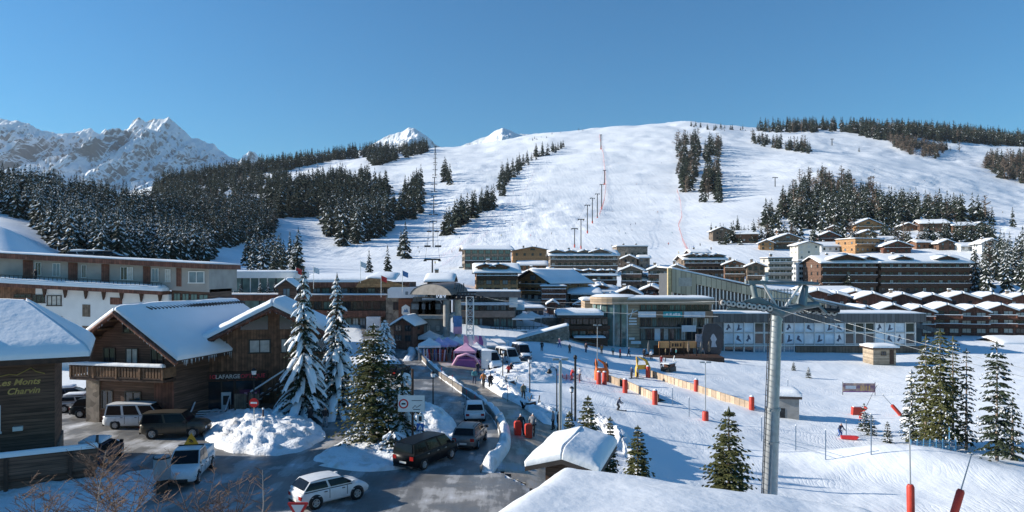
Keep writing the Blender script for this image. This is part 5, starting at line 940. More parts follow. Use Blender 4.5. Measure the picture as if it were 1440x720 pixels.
# ---------------------------------------------------------------- near trees
def branchy(h, rad, nw, nb, droop, snowf, rs_, nm, z0=.05, step=.34, tw=.5, pads=True, shape=.85, sparse=0., up=.1, snowm=None):
    """crown of one conifer: branches set with twigs, snow lying on them"""
    V = []; Q = []; M = []
    def q4(a, b, c, d, m): o = len(V); V.extend([a, b, c, d]); Q.append((o, o+1, o+2, o+3)); M.append(m)
    for i in range(nw):
        f = (i+rs_.uniform(-.3, .3))/nw; f = min(.985, max(0, f)); z = h*(z0+(1-z0)*f**.95); a0 = rs_.rand()*6.28; r0 = rad*((1-f)**shape*.95+.03)
        for k in range(nb):
            if rs_.rand() < sparse: continue
            a = a0+6.283*(k+rs_.uniform(-.35, .35))/nb; Lb = r0*rs_.uniform(.68, 1.12); ca, sa = math.cos(a), math.sin(a); dr = droop*rs_.uniform(.7, 1.3)
            def pos(t): return np.array([ca*Lb*t, sa*Lb*t, z+Lb*(up*t*2-dr*t*t)])
            n = max(2, int(Lb/step)); laden = rs_.rand() < snowf
            for j in range(n):
                t = (j+.6)/n; p = pos(t); l = tw*(.4+.75*(1-t))*min(1, .35+Lb/1.6)*rs_.uniform(.7, 1.2); d0 = pos(min(1.05, t+.1))-pos(t); d0 /= np.linalg.norm(d0)+1e-9
                for sgn in (-1, 1, 0):
                    b = a+sgn*rs_.uniform(.7, 1.15); d = np.array([math.cos(b), math.sin(b), d0[2]*.8-rs_.uniform(.12, .5)]); d /= np.linalg.norm(d)
                    s = np.array([-math.sin(b), math.cos(b), 0])*l*rs_.uniform(.16, .26); e = p+d*l; mid = p+d*l*.5
                    q4(p, mid-s, e, mid+s, 0); q4(p, mid-np.array([0, 0, l*.3]), e-np.array([0, 0, l*.12]), mid+np.array([0, 0, .02]), 0)
                    if laden and rs_.rand() < .8 and sgn != 0 or rs_.rand() < snowf*.35:
                        lift = np.array([0, 0, .05+.03*rs_.rand()]); q4(p+lift*.6, mid-s*.95+lift*.4, e*.93+p*.07+lift*.5, mid+s*.95+lift*.4, 1); q4(p+lift*.6, mid-s*.5+lift*1.5, e*.9+p*.1+lift*.5, mid+s*.5+lift*1.5, 1)
            if laden and pads and Lb > .35:                       # a pad of snow along the branch
                o = len(V); st = 5; wv = Lb*rs_.uniform(.07, .13)+.04; th = .05+.04*rs_.rand()
                for j in range(st):
                    t = .22+.8*j/(st-1); p = pos(min(t, 1.02)); ww = wv*math.sin(math.pi*(.15+.8*(t-.2)))**.7*rs_.uniform(.75, 1.2)
                    for x, zz in ((-1, -.06), (-.6, th), (.1, th*1.6), (.65, th*.9), (1, -.06)): V.append(p+np.array([-sa*ww*x, ca*ww*x, zz+.03]))
                for j in range(st-1):
                    for k2 in range(4): u = o+j*5+k2; Q.append((u, u+1, u+6, u+5)); M.append(1)
    for k in range(5): a = k*1.26; q4(np.array([0, 0, h*1.01]), np.array([math.cos(a)*.1, math.sin(a)*.1, h*.97]), np.array([math.cos(a)*.16, math.sin(a)*.16, h*.93]), np.array([math.cos(a+.8)*.1, math.sin(a+.8)*.1, h*.96]), 0)
    return np_mesh('crown', np.array(V), np.array(Q), [nm, snowm or snow_roof], np.array(M), smooth=False)
def near_tree(name, label, q, h, rad, crown, tr=.16, z0=.05, trm=None, lean=0., group=None):
    r = empty(name, label, 'tree', q, rnd.random()*6.28, group); b = MB(); n = 6; b.tube([(lean*t*h, 0, -.5+(h*.98+.5)*t) for t in [i/n for i in range(n+1)]], [tr*(1-.93*i/n)+.012 for i in range(n+1)], trm or bark, 8); b.build('trunk', r)
    link('crown', crown, r); return r
def gr(px, py, y0=30, y1=180): return ground_at(px, py, y0, y1)
def at_depth(px, Y, dz=0.): x = PX(px, Y); return Vector((x, Y, zg(x, Y)+dz))
def near_trees():
    t = np.random.RandomState(5)
    def T(name, label, px, Y, pyt, wpx, dens, nb, droop, sf, nm, tr, dz=0., trm=None, **k):
        q = at_depth(px, Y, dz); h = HC-(pyt-HY)/F*Y-q.z; rd = wpx/2/F*Y; near_tree(name, label, q, h, rd, branchy(h, rd, int(h*dens), nb, droop, sf, t, nm, **k), tr, trm=trm)
    T('snowy_spruce', 'tall snow laden spruce right of the brown chalet, left of its twin', 427, 58, 376, 92, 2.4, 9, .8, .42, needle, .2, shape=.85)
    T('snowy_spruce', 'tall snow laden spruce behind the olive one, right of its twin', 474, 60, 384, 82, 2.4, 9, .8, .42, needle, .2, shape=.85)
    T('olive_spruce', 'dense olive green spruce on the snowy traffic island', 525, 49.5, 455, 126, 3.0, 11, .38, .14, needle_olive, .2, shape=.62, pads=False, up=.22)
    T('snowy_spruce', 'bushy snow covered spruce leaning on the olive one', 566, 50.5, 520, 84, 3, 9, .6, .5, needle_olive, .13, shape=.6)
    T('snowy_shrub', 'low rounded snow covered shrub at the foot of the olive spruce', 553, 47.5, 604, 66, 4, 9, .5, .6, needle, .06, shape=.45)
    T('snowy_shrub', 'snow covered evergreen by the gabled kiosk at the road bend', 541, 106, 448, 40, 2.6, 8, .6, .8, needle, .1, shape=.6)
    T('foreground_spruce', 'large olive green spruce beside the grey lift tower', 1025, 42, 572, 112, 3.2, 9, .3, .02, needle_olive, .14, shape=.75, pads=False, up=.18, sparse=.06)
    T('foreground_spruce', 'small dense spruce just right of the snowy kiosk', 897, 43.5, 598, 58, 4, 9, .3, .04, needle_olive, .1, shape=.7, pads=False, up=.2)
    T('foreground_spruce', 'spruce behind the snowy kiosk, left of a thinner one', 827, 46, 556, 60, 4, 9, .3, .05, needle_olive, .1, shape=.7, pads=False, up=.2)
    T('foreground_spruce', 'thin young spruce behind the snowy kiosk', 858, 47, 586, 32, 4.5, 8, .3, .1, needle_olive, .07, shape=.8, pads=False, up=.2)
    T('foreground_spruce', 'low dark spruce left of the one behind the snowy kiosk', 801, 47, 578, 40, 4.5, 8, .3, .08, needle_olive, .07, shape=.7, pads=False, up=.2)
    pb = mat('pale_bark', (.26, .2, .16), .9, var=.2)
    for px, Y, top, w_, sp, sf, nm, lab in ((1302, 70, 470, 50, .3, .12, needle_olive, 'gaunt olive spruce at the left of the right hand clump'), (1322, 68, 462, 58, .25, .12, needle_olive, 'thickest tall spruce of the right hand clump'), (1340, 71, 472, 40, .45, .1, needle_olive, 'thin spruce with bare pale trunk in the right hand clump'), (1282, 72, 520, 34, .15, .3, needle, 'short spruce at the left foot of the right hand clump'),
        (1359, 69, 490, 34, .55, .2, needle, 'almost bare spruce pole between the clump and the snowy one'), (1402, 60, 478, 66, .38, .2, needle, 'sparse snow flecked spruce near the right frame edge'), (1424, 63, 560, 40, .4, .2, needle, 'shorter sparse spruce beside the snow flecked one')):
        T('gaunt_spruce', lab, px, Y, top, w_, 2.5, 8, .4, sf, nm, .15, trm=pb, shape=.42, sparse=sp, pads=sf > .2, z0=.08, up=.08, tw=.6)
    for px, py, h, lab in ((1225, 612, 2.4, 'sapling spruce left of two others near the fence poles'), (1215, 606, 3.2, 'slim sapling between the skier and the fence poles'), (1248, 622, 2.2, 'sapling spruce right of the fence poles'), (1137, 532, 2.0, 'small dark spruce below the gondola hall windows'), (1116, 521, 1.6, 'smaller dark spruce left of another below the gondola hall')):
        near_tree('sapling_spruce', lab, gr(px, py, 60), h, .7, branchy(h, h*.32, 9, 7, .3, .3, t, needle, shape=.8, pads=False, step=.3), .05)
    # pale broadleaf bushes, bare, at the bottom left
    tw_ = np.random.RandomState(9)
    def bare_bush(label, q, h, n, spread, pale=False):
        r = empty('bare_birch' if pale else 'bare_bush', label, 'tree' if pale else 'bush', q); b = MB(); m = mat('pale_birch_bark', (.42, .36, .31), .8) if pale else twig
        stems = 1 if pale else 7; c = MB()
        for s in range(stems):
            a = tw_.rand()*6.28; lean = 0.12 if pale else tw_.uniform(.2, .7); P0 = np.array([tw_.uniform(-.3, .3)*(not pale), tw_.uniform(-.3, .3)*(not pale), -.3]); pts = [P0]; hh = h*tw_.uniform(.75, 1)
            for i in range(1, 6): t = i/5; pts.append(P0+np.array([math.cos(a)*lean*hh*t+tw_.uniform(-.06, .06), math.sin(a)*lean*hh*t+tw_.uniform(-.06, .06), hh*t+.3]))
            b.tube(pts, [(.055 if pale else .03)*(1-.8*i/5) for i in range(6)], m, 5)
            for i in range(n//stems):
                t = tw_.uniform(.2, 1); k = t*5; j = min(4, int(k)); p = pts[j]+(pts[j+1]-pts[j])*(k-j); a2 = tw_.rand()*6.28; l = spread*tw_.uniform(.4, 1)*(1.15-.7*t); up = tw_.uniform(.2, 1)
                e = p+np.array([math.cos(a2)*l, math.sin(a2)*l, l*up]); c.tube([p, (p+e)/2+np.array([0, 0, -.05*l]), e], [.016, .012, .008], twig, 3, cap=False)
                for w in range(5): t2 = tw_.uniform(.3, 1); p2 = p+(e-p)*t2; a3 = a2+tw_.uniform(-1, 1); l2 = l*tw_.uniform(.25, .5); c.tube([p2, p2+np.array([math.cos(a3)*l2, math.sin(a3)*l2, l2*tw_.uniform(.1, .9)])], [.011, .007], twig, 3, cap=False)
        b.build('stem', r); c.build('twig_crown', r)
    for px, Y, h, n, sp, pale, lab in ((132, 31, 5.4, 80, 1.9, True, 'slender pale birch with fine twigs in front of the inn terrace'), (368, 29.5, 4.0, 22, .9, True, 'thin crooked bare birch at the bottom edge left of the white hatchback'), (60, 30, 3.2, 90, 1.3, False, 'wide bare brown bush below the inn terrace'), (172, 33, 3.6, 90, 1.4, False, 'bare brown bush right of the slender birch'), (215, 28.5, 2.9, 90, 1.1, False, 'low tangled brown bush at the bottom left edge'), (285, 31, 3.0, 90, 1.0, False, 'upright bare bush in front of the white pickup'), (322, 31.5, 3.1, 60, .8, False, 'thin bare bush right of the white pickup'), (245, 27.5, 2.7, 80, .9, False, 'low brown bush beneath the pickup at the bottom edge'), (110, 27, 2.6, 90, 1.1, False, 'low brown bush at the bottom edge left of the tangled one')):
        bare_bush(lab, (PX(px, Y), Y, .25), h, n, sp, pale)
near_trees()
# ---------------------------------------------------------------- heaped snow
def heap(name, pts, h, seed, lump=.25, dirty=False, zbase=None, power=1.7, n=84, rings=26):
    pts = [np.array(p) for p in pts]; c = sum(pts)/len(pts); V = []; P2 = []; m = len(pts)
    for i in range(n):
        t = i/n*m; k = int(t); f = t-k; a_, b_, c_, d_ = (pts[(k+q) % m] for q in (-1, 0, 1, 2)); w_ = .5*(2*b_+(c_-a_)*f+(2*a_-5*b_+4*c_-d_)*f*f+(-a_+3*b_-3*c_+d_)*f**3); P2.append(c+(w_-c)*(.93+.16*float(fbm(w_[0]*.7, w_[1]*.7, 3))))
    for j in range(rings+1):
        r = (j/rings)**.8
        for i in range(n):
            p = c+(P2[i]-c)*r; V.append([p[0], p[1], r])
    V = np.array(V); r = V[:, 2].copy(); x, y = V[:, 0], V[:, 1]
    prof_ = (1-r**power)**.8; z = h*prof_*(.72+.6*fbm(x/2.4+seed, y/2.4, 3)*1.0)+(fbm(x/.55+seed, y/.55, 4)-.47)*lump*1.7*np.minimum(1, (1-r)*5)+(fbm(x/.2+seed, y/.2, 2)-.38)*lump*.4*np.minimum(1, (1-r)*6)
    V[:, 2] = zt(x, y)+np.where(r > .999, -.25, z+.02)
    F2 = grid_faces(rings+1, n); w = np.arange(rings)*n; ex = np.stack([w+n-1, w, w+n, w+2*n-1], -1)
    return tag(link(name, np_mesh(name, V, np.vstack([F2, ex]), [mat('piled_snow', (.84, .86, .88), .6, col2=(.6, .56, .5), lo=.52, hi=.78, vscale=1.1, bump=.7, bscale=5, bdist=.14, var=0)])), kind='structure')
heap('snow_heap', [gp(285, 605), gp(300, 628), gp(345, 641), gp(405, 640), gp(452, 622), gp(458, 606), gp(440, 592), gp(400, 584), gp(345, 578), gp(300, 585)], 1.35, 1, .55)
heap('snow_heap', [gp(268, 590), gp(300, 600), gp(360, 586), gp(400, 578), gp(440, 575), gp(470, 570), gp(400, 558), gp(330, 560), gp(285, 572)], .8, 4, .4)
heap('snow_heap', [gp(440, 648), gp(500, 657), gp(560, 652), gp(610, 634), gp(640, 612), gp(632, 592), gp(600, 585), gp(560, 592), gp(500, 612), gp(465, 630)], .75, 7, .3)
heap('snow_heap', [gp(560, 600), gp(605, 612), gp(640, 604), gp(636, 588), gp(606, 580), gp(572, 584)], 1.5, 9, .4)
heap('snow_heap', [gp(380, 566), gp(440, 584), gp(500, 588), gp(520, 570), gp(515, 545), gp(480, 545), gp(410, 552)], .7, 12, .3)
heap('snow_heap', [gp(-30, 775), gp(60, 765), gp(150, 745), gp(215, 700), gp(222, 662), (PX(175, 42), 42), gp(120, 648), gp(60, 652), gp(-60, 690)], .55, 15, .22)
heap('snow_heap', [gp(180, 745), gp(300, 748), gp(420, 752), gp(420, 775), gp(200, 790)], .5, 18, .25)
heap('snow_heap', [gp(556, 500), gp(566, 512), gp(560, 520), gp(520, 512), gp(500, 500), gp(540, 488)], .7, 22, .3)
heap('snow_heap', [gp(676, 525), gp(690, 528), gp(725, 548), gp(740, 545), gp(720, 525), gp(690, 515)], .9, 25, .35)
heap('snow_heap', [gp(745, 566), gp(770, 576), gp(795, 578), gp(790, 566), gp(765, 560)], 1.0, 28, .35)
heap('snow_heap', [gp(820, 560), gp(850, 575), gp(880, 600), gp(905, 640), gp(925, 640), gp(900, 595), gp(865, 565), gp(835, 552)], 1.3, 31, .5)
heap('snow_heap', [gp(690, 505), gp(720, 500), gp(770, 496), gp(800, 500), gp(790, 515), gp(740, 522), gp(700, 518)], 1.2, 34, .3)
def snow_wall(name, label, pts, w, h, seed, wall=None):
    pts = [np.array(p, float) for p in pts]; sm = []                  # Catmull-Rom through the points
    for i in range(len(pts)-1):
        p0, p1, p2, p3 = pts[max(i-1, 0)], pts[i], pts[i+1], pts[min(i+2, len(pts)-1)]
        for t in np.linspace(0, 1, 14)[:-1]: sm.append(.5*((2*p1)+(-p0+p2)*t+(2*p0-5*p1+4*p2-p3)*t*t+(-p0+3*p1-3*p2+p3)*t**3))
    sm.append(pts[-1]); sm = np.array(sm); d = np.gradient(sm, axis=0); d /= np.linalg.norm(d, axis=1)[:, None]; nrm = np.stack([-d[:, 1], d[:, 0]], -1); S = np.linspace(-1, 1, 13); V = []
    for i, p in enumerate(sm):
        e = min(1, i/5, (len(sm)-1-i)/5)+.02
        for s in S:
            q = p+nrm[i]*w*s; k = (1-abs(s)**2.4)**.7*e
            V.append([q[0], q[1], zg(q[0], q[1])+h*k*(.3+1.4*float(fbm(q[0]/1.6+seed, q[1]/1.6, 4)))+(float(fbm(q[0]/.35+seed, q[1]/.35, 3))-.45)*.5*k-(.2 if abs(s) == 1 else 0)])
    o = tag(link(name, np_mesh(name, np.array(V), grid_faces(len(sm), len(S)), [MATS['piled_snow']])), kind='structure')
    if wall:
        b = MB()
        for sd in wall:
            for i in range(len(sm)-1):
                a, c = sm[i]-nrm[i]*(w*sd), sm[i+1]-nrm[i+1]*(w*sd); z = .35; k = nrm[i]*.12
                b.add([(a[0], a[1], -.3), (c[0], c[1], -.3), (c[0], c[1], z), (a[0], a[1], z), (a[0]+k[0], a[1]+k[1], -.3), (c[0]+k[0], c[1]+k[1], -.3), (c[0]+k[0], c[1]+k[1], z), (a[0]+k[0], a[1]+k[1], z)], [(0, 1, 2, 3), (3, 2, 6, 7), (5, 4, 7, 6), (0, 3, 7, 4), (1, 5, 6, 2)], mat('wall_stone', (.2, .18, .16), .85, var=.25))
        tag(b.build('low_wall'), label, 'wall')
BANK = [gp(583, 489), gp(596, 502), gp(617, 523), gp(656, 549), gp(688, 572), gp(707, 600), gp(709, 626), gp(696, 648), gp(684, 664)]
snow_wall('snow_bank', 'low curving stone wall buried in snow between road and walkway', BANK, .48, .7, 3, wall=(.9,))
snow_wall('snow_bank', None, [gp(690, 513), gp(683, 528), gp(705, 544), gp(738, 560), gp(772, 583)], .6, .55, 8)
snow_wall('snow_bank', None, [gp(566, 484), gp(580, 494), gp(572, 505)], .7, .6, 11)
snow_wall('snow_bank', None, [gp(455, 652), gp(520, 660), gp(585, 651), gp(625, 630), gp(646, 606)], .6, .3, 14)
# ---------------------------------------------------------------- vehicles
paint = lambda n, c, r=.3, me=0.: mat(n, c, r, metal=me, var=.06, vscale=3, spec=.5)
P_WHITE = paint('white_car_paint', (.72, .73, .74)); P_BLACK = mat('black_car_paint', (.007, .008, .01), .38, var=.05, spec=.16); P_BROWN = paint('bronze_car_paint', (.1, .085, .065), .35, .4); P_GREY = paint('grey_car_paint', (.16, .16, .16), .35, .3); P_BLUE = paint('dark_blue_car_paint', (.03, .04, .07), .3); P_SILVER = paint('silver_car_paint', (.42, .43, .44), .3, .4)
car_glass = mat('car_glass', (.01, .012, .015), .1, var=.2, spec=.22); tail = mat('tail_lamp', (.35, .02, .015), .25, var=.1); lamp = mat('head_lamp', (.75, .76, .78), .15, var=.05, spec=.8); plate_m = mat('number_plate', (.7, .7, .66), .5, var=.03)
def car(name, label, cat, q, heading, L, W, H, pm, top, cab, clear=.24, wr=.34, group=None, snow_t=0., rack=False, wheelx=None, two_box=False, roof_m=None, clad=None, spare=False):
    """top: outline (x, z) of bonnet, belt and tail from rear to front; cab: x of rear foot, rear roof, front roof, front foot and the belt heights there. x forward, measured from the middle."""
    r = empty(name, label, cat, q, heading, group); hw = W/2; b = MB()
    xs = [p[0] for p in top]; zs = [p[1] for p in top]; st = np.linspace(-L/2, L/2, 25); V = []; fs = []; nr = 10
    for x in st:
        e = min(1, (L/2-abs(x))/.55); wv = hw*(.86+.14*(1-(1-e)**2)) ; zt_ = float(np.interp(x, xs, zs)); zb = clear+.12*(1-e)**2
        sec = [(wv*.9, zb), (wv*.985, zb+.1), (wv, zb+(zt_-zb)*.55), (wv*.975, zt_-.07), (wv*.9, zt_)]
        V += [(x, y, z) for y, z in sec]+[(x, -y, z) for y, z in reversed(sec)]
    for i in range(len(st)-1):
        for k in range(nr): fs.append((i*nr+k, i*nr+(k+1) % nr, (i+1)*nr+(k+1) % nr, (i+1)*nr+k))
    fs += [tuple(range(nr-1, -1, -1)), tuple(range((len(st)-1)*nr, len(st)*nr))]; b.add(V, fs, pm, smooth=True)
    xa, xb, xc, xd = cab[:4]; za, zd = cab[4], cab[5]; wb, wt = hw*.93, hw*.76; rm = roof_m or pm
    rows = [[(xa, za), (xd, zd)], [(xa+(xb-xa)*.5, (za+H)/2+.02), (xd+(xc-xd)*.5, (zd+H)/2+.02)], [(xb, H-.06), (xc, H-.06)]]
    def half(z): t = min(1, max(0, (z-(za+zd)/2)/(H-(za+zd)/2))); return wb+(wt-wb)*t**1.4
    V = []
    for (x0, z0), (x1, z1) in rows:
        for x, z in ((x0, z0), (x1, z1)):
            V += [(x, half(z), z-.05 if z < H-.2 else z), (x, -half(z), z-.05 if z < H-.2 else z)]
    fs = []
    for i in range(2): a = i*4; fs += [(a, a+2, a+6, a+4), (a+1, a+5, a+7, a+3), (a, a+4, a+5, a+1), (a+2, a+3, a+7, a+6)]
    b.add(V, fs, pm, smooth=False)
    nx = 6; V = []                                                   # crowned roof
    for i in range(nx+1):
        x = xb-.08+(xc-xb+.16)*i/nx; k = 1-(2*i/nx-1)**2
        for y in (-1, -.6, 0, .6, 1): V.append((x, y*wt*(1.0), H-.075+.055*k+.03*(1-y*y)))
    b.add(V, [tuple(int(v) for v in f) for f in grid_faces(nx+1, 5)], rm, smooth=True)
    b.build('body', r)
    def pane(nm, pts): m_ = MB(); m_.poly(pts, car_glass); return m_.build(nm, r)
    e = .012
    for s in (-1, 1):                                                  # side windows between pillars
        n = 3 if L > 4.8 and not two_box else 2
        for i in range(n):
            t0, t1 = i/n+.03, (i+1)/n-.02; zl, zh = (za+zd)/2+.03, H-.14
            f = lambda t, z: (xa+(xd-xa)*t)+((xb+(xc-xb)*t)-(xa+(xd-xa)*t))*((z-(za+zd)/2)/(H-(za+zd)/2))
            pts = [(f(t0, zl), s*(half(zl)+e), zl), (f(t1, zl), s*(half(zl)+e), zl), (f(t1, (zl+zh)/2), s*(half((zl+zh)/2)+e), (zl+zh)/2), (f(t1, zh), s*(half(zh)+e), zh), (f(t0, zh), s*(half(zh)+e), zh), (f(t0, (zl+zh)/2), s*(half((zl+zh)/2)+e), (zl+zh)/2)]
            pane('side_window', pts if s > 0 else pts[::-1])
    def slope(nm, x0, z0, x1, z1, sg, k=.9):
        dx, dz = x1-x0, z1-z0; l = math.hypot(dx, dz); nx_, nz_ = sg*abs(dz)/l*.02, .012; a = lambda t: (x0+dx*t+nx_, z0+dz*t+nz_); (xl, zl), (xm, zm), (xh, zh) = a(.08), a(.5), a(.93)
        pts = [(xl, -half(zl)*k, zl), (xl, half(zl)*k, zl), (xm+sg*.015, half(zm)*k, zm+.01), (xh, half(zh)*k, zh), (xh, -half(zh)*k, zh), (xm+sg*.015, -half(zm)*k, zm+.01)]; pane(nm, pts if sg > 0 else pts[::-1])
    slope('windscreen', xd, zd-.03, xc, H-.06, 1); slope('rear_window', xa, za+(.05 if za > .8 else 0), xb, H-.06, -1, .85)
    wx = wheelx or (-L*.3, L*.31); tw_ = .22
    for x in wx:
        for s in (-1, 1):
            a = MB(); a.lathe([(wr+.07, -.012), (wr+.07, .012), (0, .012)], clad or black, 22, Matrix.Translation((x, s*(hw*.985), wr+.03)) @ Matrix.Rotation(R(-90*s), 4, 'X')); a.build('wheel_arch', r)
            w = bpy.data.objects.new('wheel', None); COL.objects.link(w); w.parent = r; w.location = (x, s*(hw-.09), wr); w.rotation_euler = (R(-90*s), 0, 0)
            t = MB(); t.lathe([(wr*.62, -.11), (wr*.95, -.11), (wr, -.07), (wr, .09), (wr*.94, .125), (wr*.64, .125)], rubber, 22); t.build('tyre', w)
            m_ = MB(); m_.lathe([(wr*.64, .11), (wr*.58, .13), (wr*.5, .085), (.06, .095), (0, .1)], alloy if not clad or pm is not P_WHITE else alloy, 20)
            for k in range(5): A_ = R(72*k); m_.tube([(math.cos(A_)*.05, math.sin(A_)*.05, .115), (math.cos(A_)*wr*.6, math.sin(A_)*wr*.6, .128)], .035, alloy, 5)
            m_.build('rim', w)
    zr = float(np.interp(-L/2, xs, zs)); zf = float(np.interp(L/2, xs, zs))
    for s in (-1, 1):
        m_ = MB(); m_.box(-L/2-.012, -L/2+.22, s*hw*.72-.14, s*hw*.72+.14, zr*.72, zr*.95, tail); m_.build('tail_light', r)
        m_ = MB(); m_.box(L/2-.26, L/2+.012, s*hw*.68-.17, s*hw*.68+.17, zf*.76, zf*.95, lamp); m_.build('headlight', r)
        m_ = MB(); m_.box(xd-.28, xd-.13, s*(hw+.13)-.11, s*(hw+.13)+.09, zd+.02, zd+.2, black if pm is not P_WHITE else pm); m_.tube([(xd-.2, s*hw*.9, zd+.06), (xd-.2, s*(hw+.1), zd+.08)], .03, black, 5); m_.build('wing_mirror', r)
    m_ = MB(); m_.box(-L/2-.02, -L/2+.02, -.26, .26, zr*.5, zr*.5+.12, plate_m); m_.build('number_plate', r)
    m_ = MB(); m_.box(L/2-.1, L/2+.016, -hw*.62, hw*.62, zf*.5, zf*.74, black); m_.build('grille', r)
    m_ = MB(); m_.box(-L/2-.015, -L/2+.1, -hw*.82, hw*.82, clear+.03, clear+.16, black); m_.build('rear_bumper', r)
    m_ = MB(); m_.box(-L*.3+wr+.1, L*.31-wr-.1, hw-.03, hw+.012, clear, clear+.13, clad or black); m_.box(-L*.3+wr+.1, L*.31-wr-.1, -hw-.012, -hw+.03, clear, clear+.13, clad or black); 
    for s in (-1, 1):                                                  # door joints, handles and dark window line
        dm = MB(); zb_ = (za+zd)/2-.09
        for x in ((-L*.1, L*.16) if L < 4.5 else (-L*.16, L*.05, L*.22)): dm.box(x-.012, x+.012, s*hw*.996-.012, s*hw*.996+.014, clear+.2, zb_, black); dm.box(x-.32, x-.14, s*hw-.015, s*hw+.03, zb_-.1, zb_-.06, black if pm is not P_BLACK else galv)
        dm.box(xa+.1, xd-.1, s*hw*.955-.01, s*hw*.955+.012, zb_+.02, zb_+.06, black); dm.build('door_joint', r)
    if snow_t:
        s_ = MB(); snow_quad(s_, (xb, -wt, H), (xc, -wt, H), (xc, wt, H), (xb, wt, H), snow_t, 8, 6, snow_roof, int(q[0]*3)); snow_quad(s_, (xd, -hw*.8, zd), (L/2-.1, -hw*.8, zf+.02), (L/2-.1, hw*.8, zf+.02), (xd, hw*.8, zd), snow_t*.8, 6, 6, snow_roof, 3); s_.build('snow_cover', r)
    if rack:
        for s in (-1, 1): m_ = MB(); m_.tube([(xb+.1, s*wt*.85, H+.02), (xb+.15, s*wt*.85, H+.08), (xc-.15, s*wt*.85, H+.08), (xc-.1, s*wt*.85, H+.0)], .022, black, 5); m_.build('roof_rail', r)
    if spare:
        m_ = MB(); m_.lathe([(0, -.1), (.36, -.1), (.38, .1), (0, .12)], rubber, 18, Matrix.Translation((-L/2-.1, 0, .95)) @ Matrix.Rotation(R(-90), 4, 'Y')); m_.build('spare_wheel', r)
    return r
def g0(px, py): x, y = gp(px, py); return (x, y, zg(x, y)+.01)
def vehicles():
    hatch = [(-2.1, .82), (-1.9, .95), (-.6, 1.0), (.9, .98), (1.5, .92), (2.0, .78), (2.1, .66)]
    suv = [(-2.2, .95), (-2.0, 1.03), (0, 1.06), (1.0, 1.04), (1.8, .96), (2.15, .85), (2.2, .75)]
    off = [(-2.35, 1.05), (-2.2, 1.15), (0, 1.17), (1.1, 1.17), (2.0, 1.12), (2.3, 1.0), (2.35, .9)]
    van = [(-2.55, 1.02), (-2.4, 1.1), (0, 1.12), (1.5, 1.1), (2.2, .98), (2.5, .82), (2.55, .72)]
    # near side of the road
    car('white_hatchback', 'white compact crossover with dark wheel arches at the bottom of the road', 'car', g0(463, 704), R(42), 4.0, 1.74, 1.52, P_WHITE, [(x*.95, z) for x, z in hatch], (-1.9, -1.4, .25, 1.1, 1.0, 1.0), wr=.34, clad=black)
    car('black_van', 'black passenger van driving up the road', 'van', g0(600, 650), R(60), 4.95, 1.88, 1.85, P_BLACK, van, (-2.45, -2.3, 1.0, 1.75, 1.12, 1.1), wr=.34)
    car('grey_estate_car', 'dark grey car with roof rails following uphill ahead of the black van', 'car', g0(661, 622), R(80), 4.3, 1.83, 1.6, P_GREY, suv, (-2.05, -1.6, .5, 1.3, 1.04, 1.04), rack=True)
    car('white_suv', 'small white car furthest up the road', 'car', g0(667, 584), R(95), 4.1, 1.78, 1.6, P_WHITE, hatch, (-1.98, -1.6, .3, 1.15, 1.0, 1.0))
    car('bronze_off_roader', 'bronze brown boxy off roader in front of the brown chalet', 'car', g0(248, 613), R(8), 4.75, 1.98, 1.95, P_BROWN, off, (-2.28, -2.15, .55, 1.15, 1.16, 1.17), wr=.4, clear=.34, spare=True)
    car('white_van', 'white van with round badge beside the bronze off roader', 'van', g0(198, 600), R(4), 5.2, 1.95, 2.0, P_WHITE, van, (-2.45, -2.3, 1.0, 1.8, 1.12, 1.1), wr=.34)
    car('black_parked_car', 'black car parked between white van and snow dusted car', 'car', g0(143, 584), R(10), 4.6, 1.85, 1.62, P_BLACK, suv, (-2.05, -1.6, .5, 1.3, 1.04, 1.04), snow_t=.0)
    car('snowy_parked_car', 'silver car with snow on its roof parked by the inn corner', 'car', g0(118, 577), R(16), 4.4, 1.8, 1.5, P_SILVER, hatch, (-1.98, -1.45, .25, 1.15, 1.0, 1.0), snow_t=.16)
    car('snowy_parked_car', 'snow covered car tucked behind the inn beside the silver one', 'car', g0(102, 566), R(24), 4.3, 1.8, 1.5, P_BLUE, hatch, (-1.98, -1.45, .25, 1.15, 1.0, 1.0), snow_t=.25)
    car('snowy_parked_car', 'dark car with white snow cap beside the terrace end', 'car', (PX(133, 45), 45.5, .01), R(100), 4.3, 1.8, 1.5, P_BLUE, hatch, (-1.98, -1.45, .25, 1.15, 1.0, 1.0), snow_t=.28)
    car('dark_car', 'dark car half hidden behind the olive spruce up the road', 'car', g0(560, 528), R(70), 4.3, 1.8, 1.5, P_BLACK, hatch, (-1.98, -1.45, .25, 1.15, 1.0, 1.0))
    # pickup with warning triangle: cab in front, open bed behind
    pk = car('white_pickup', 'white pickup truck with amber warning triangle on its roof', 'pickup', g0(267, 670), R(-80), 5.2, 1.9, 1.85, P_WHITE, [(-2.6, .98), (-2.4, 1.02), (0, 1.05), (1.2, 1.06), (2.1, 1.0), (2.5, .88), (2.6, .76)], (-.75, -.55, .55, 1.25, 1.04, 1.05), wr=.38, clear=.3, two_box=True, clad=black)
    b = MB()
    for y in (-.8, .74): b.box(-2.5, -.85, y, y+.06, 1.03, 1.4, P_WHITE)
    b.box(-2.55, -2.49, -.8, .8, 1.03, 1.4, P_WHITE); b.build('load_bed', pk); s = MB(); snow_quad(s, (-2.45, -.72, 1.05), (-.88, -.72, 1.05), (-.88, .72, 1.05), (-2.45, .72, 1.05), .3, 8, 6, snow_roof, 2); s.build('bed_snow', pk)
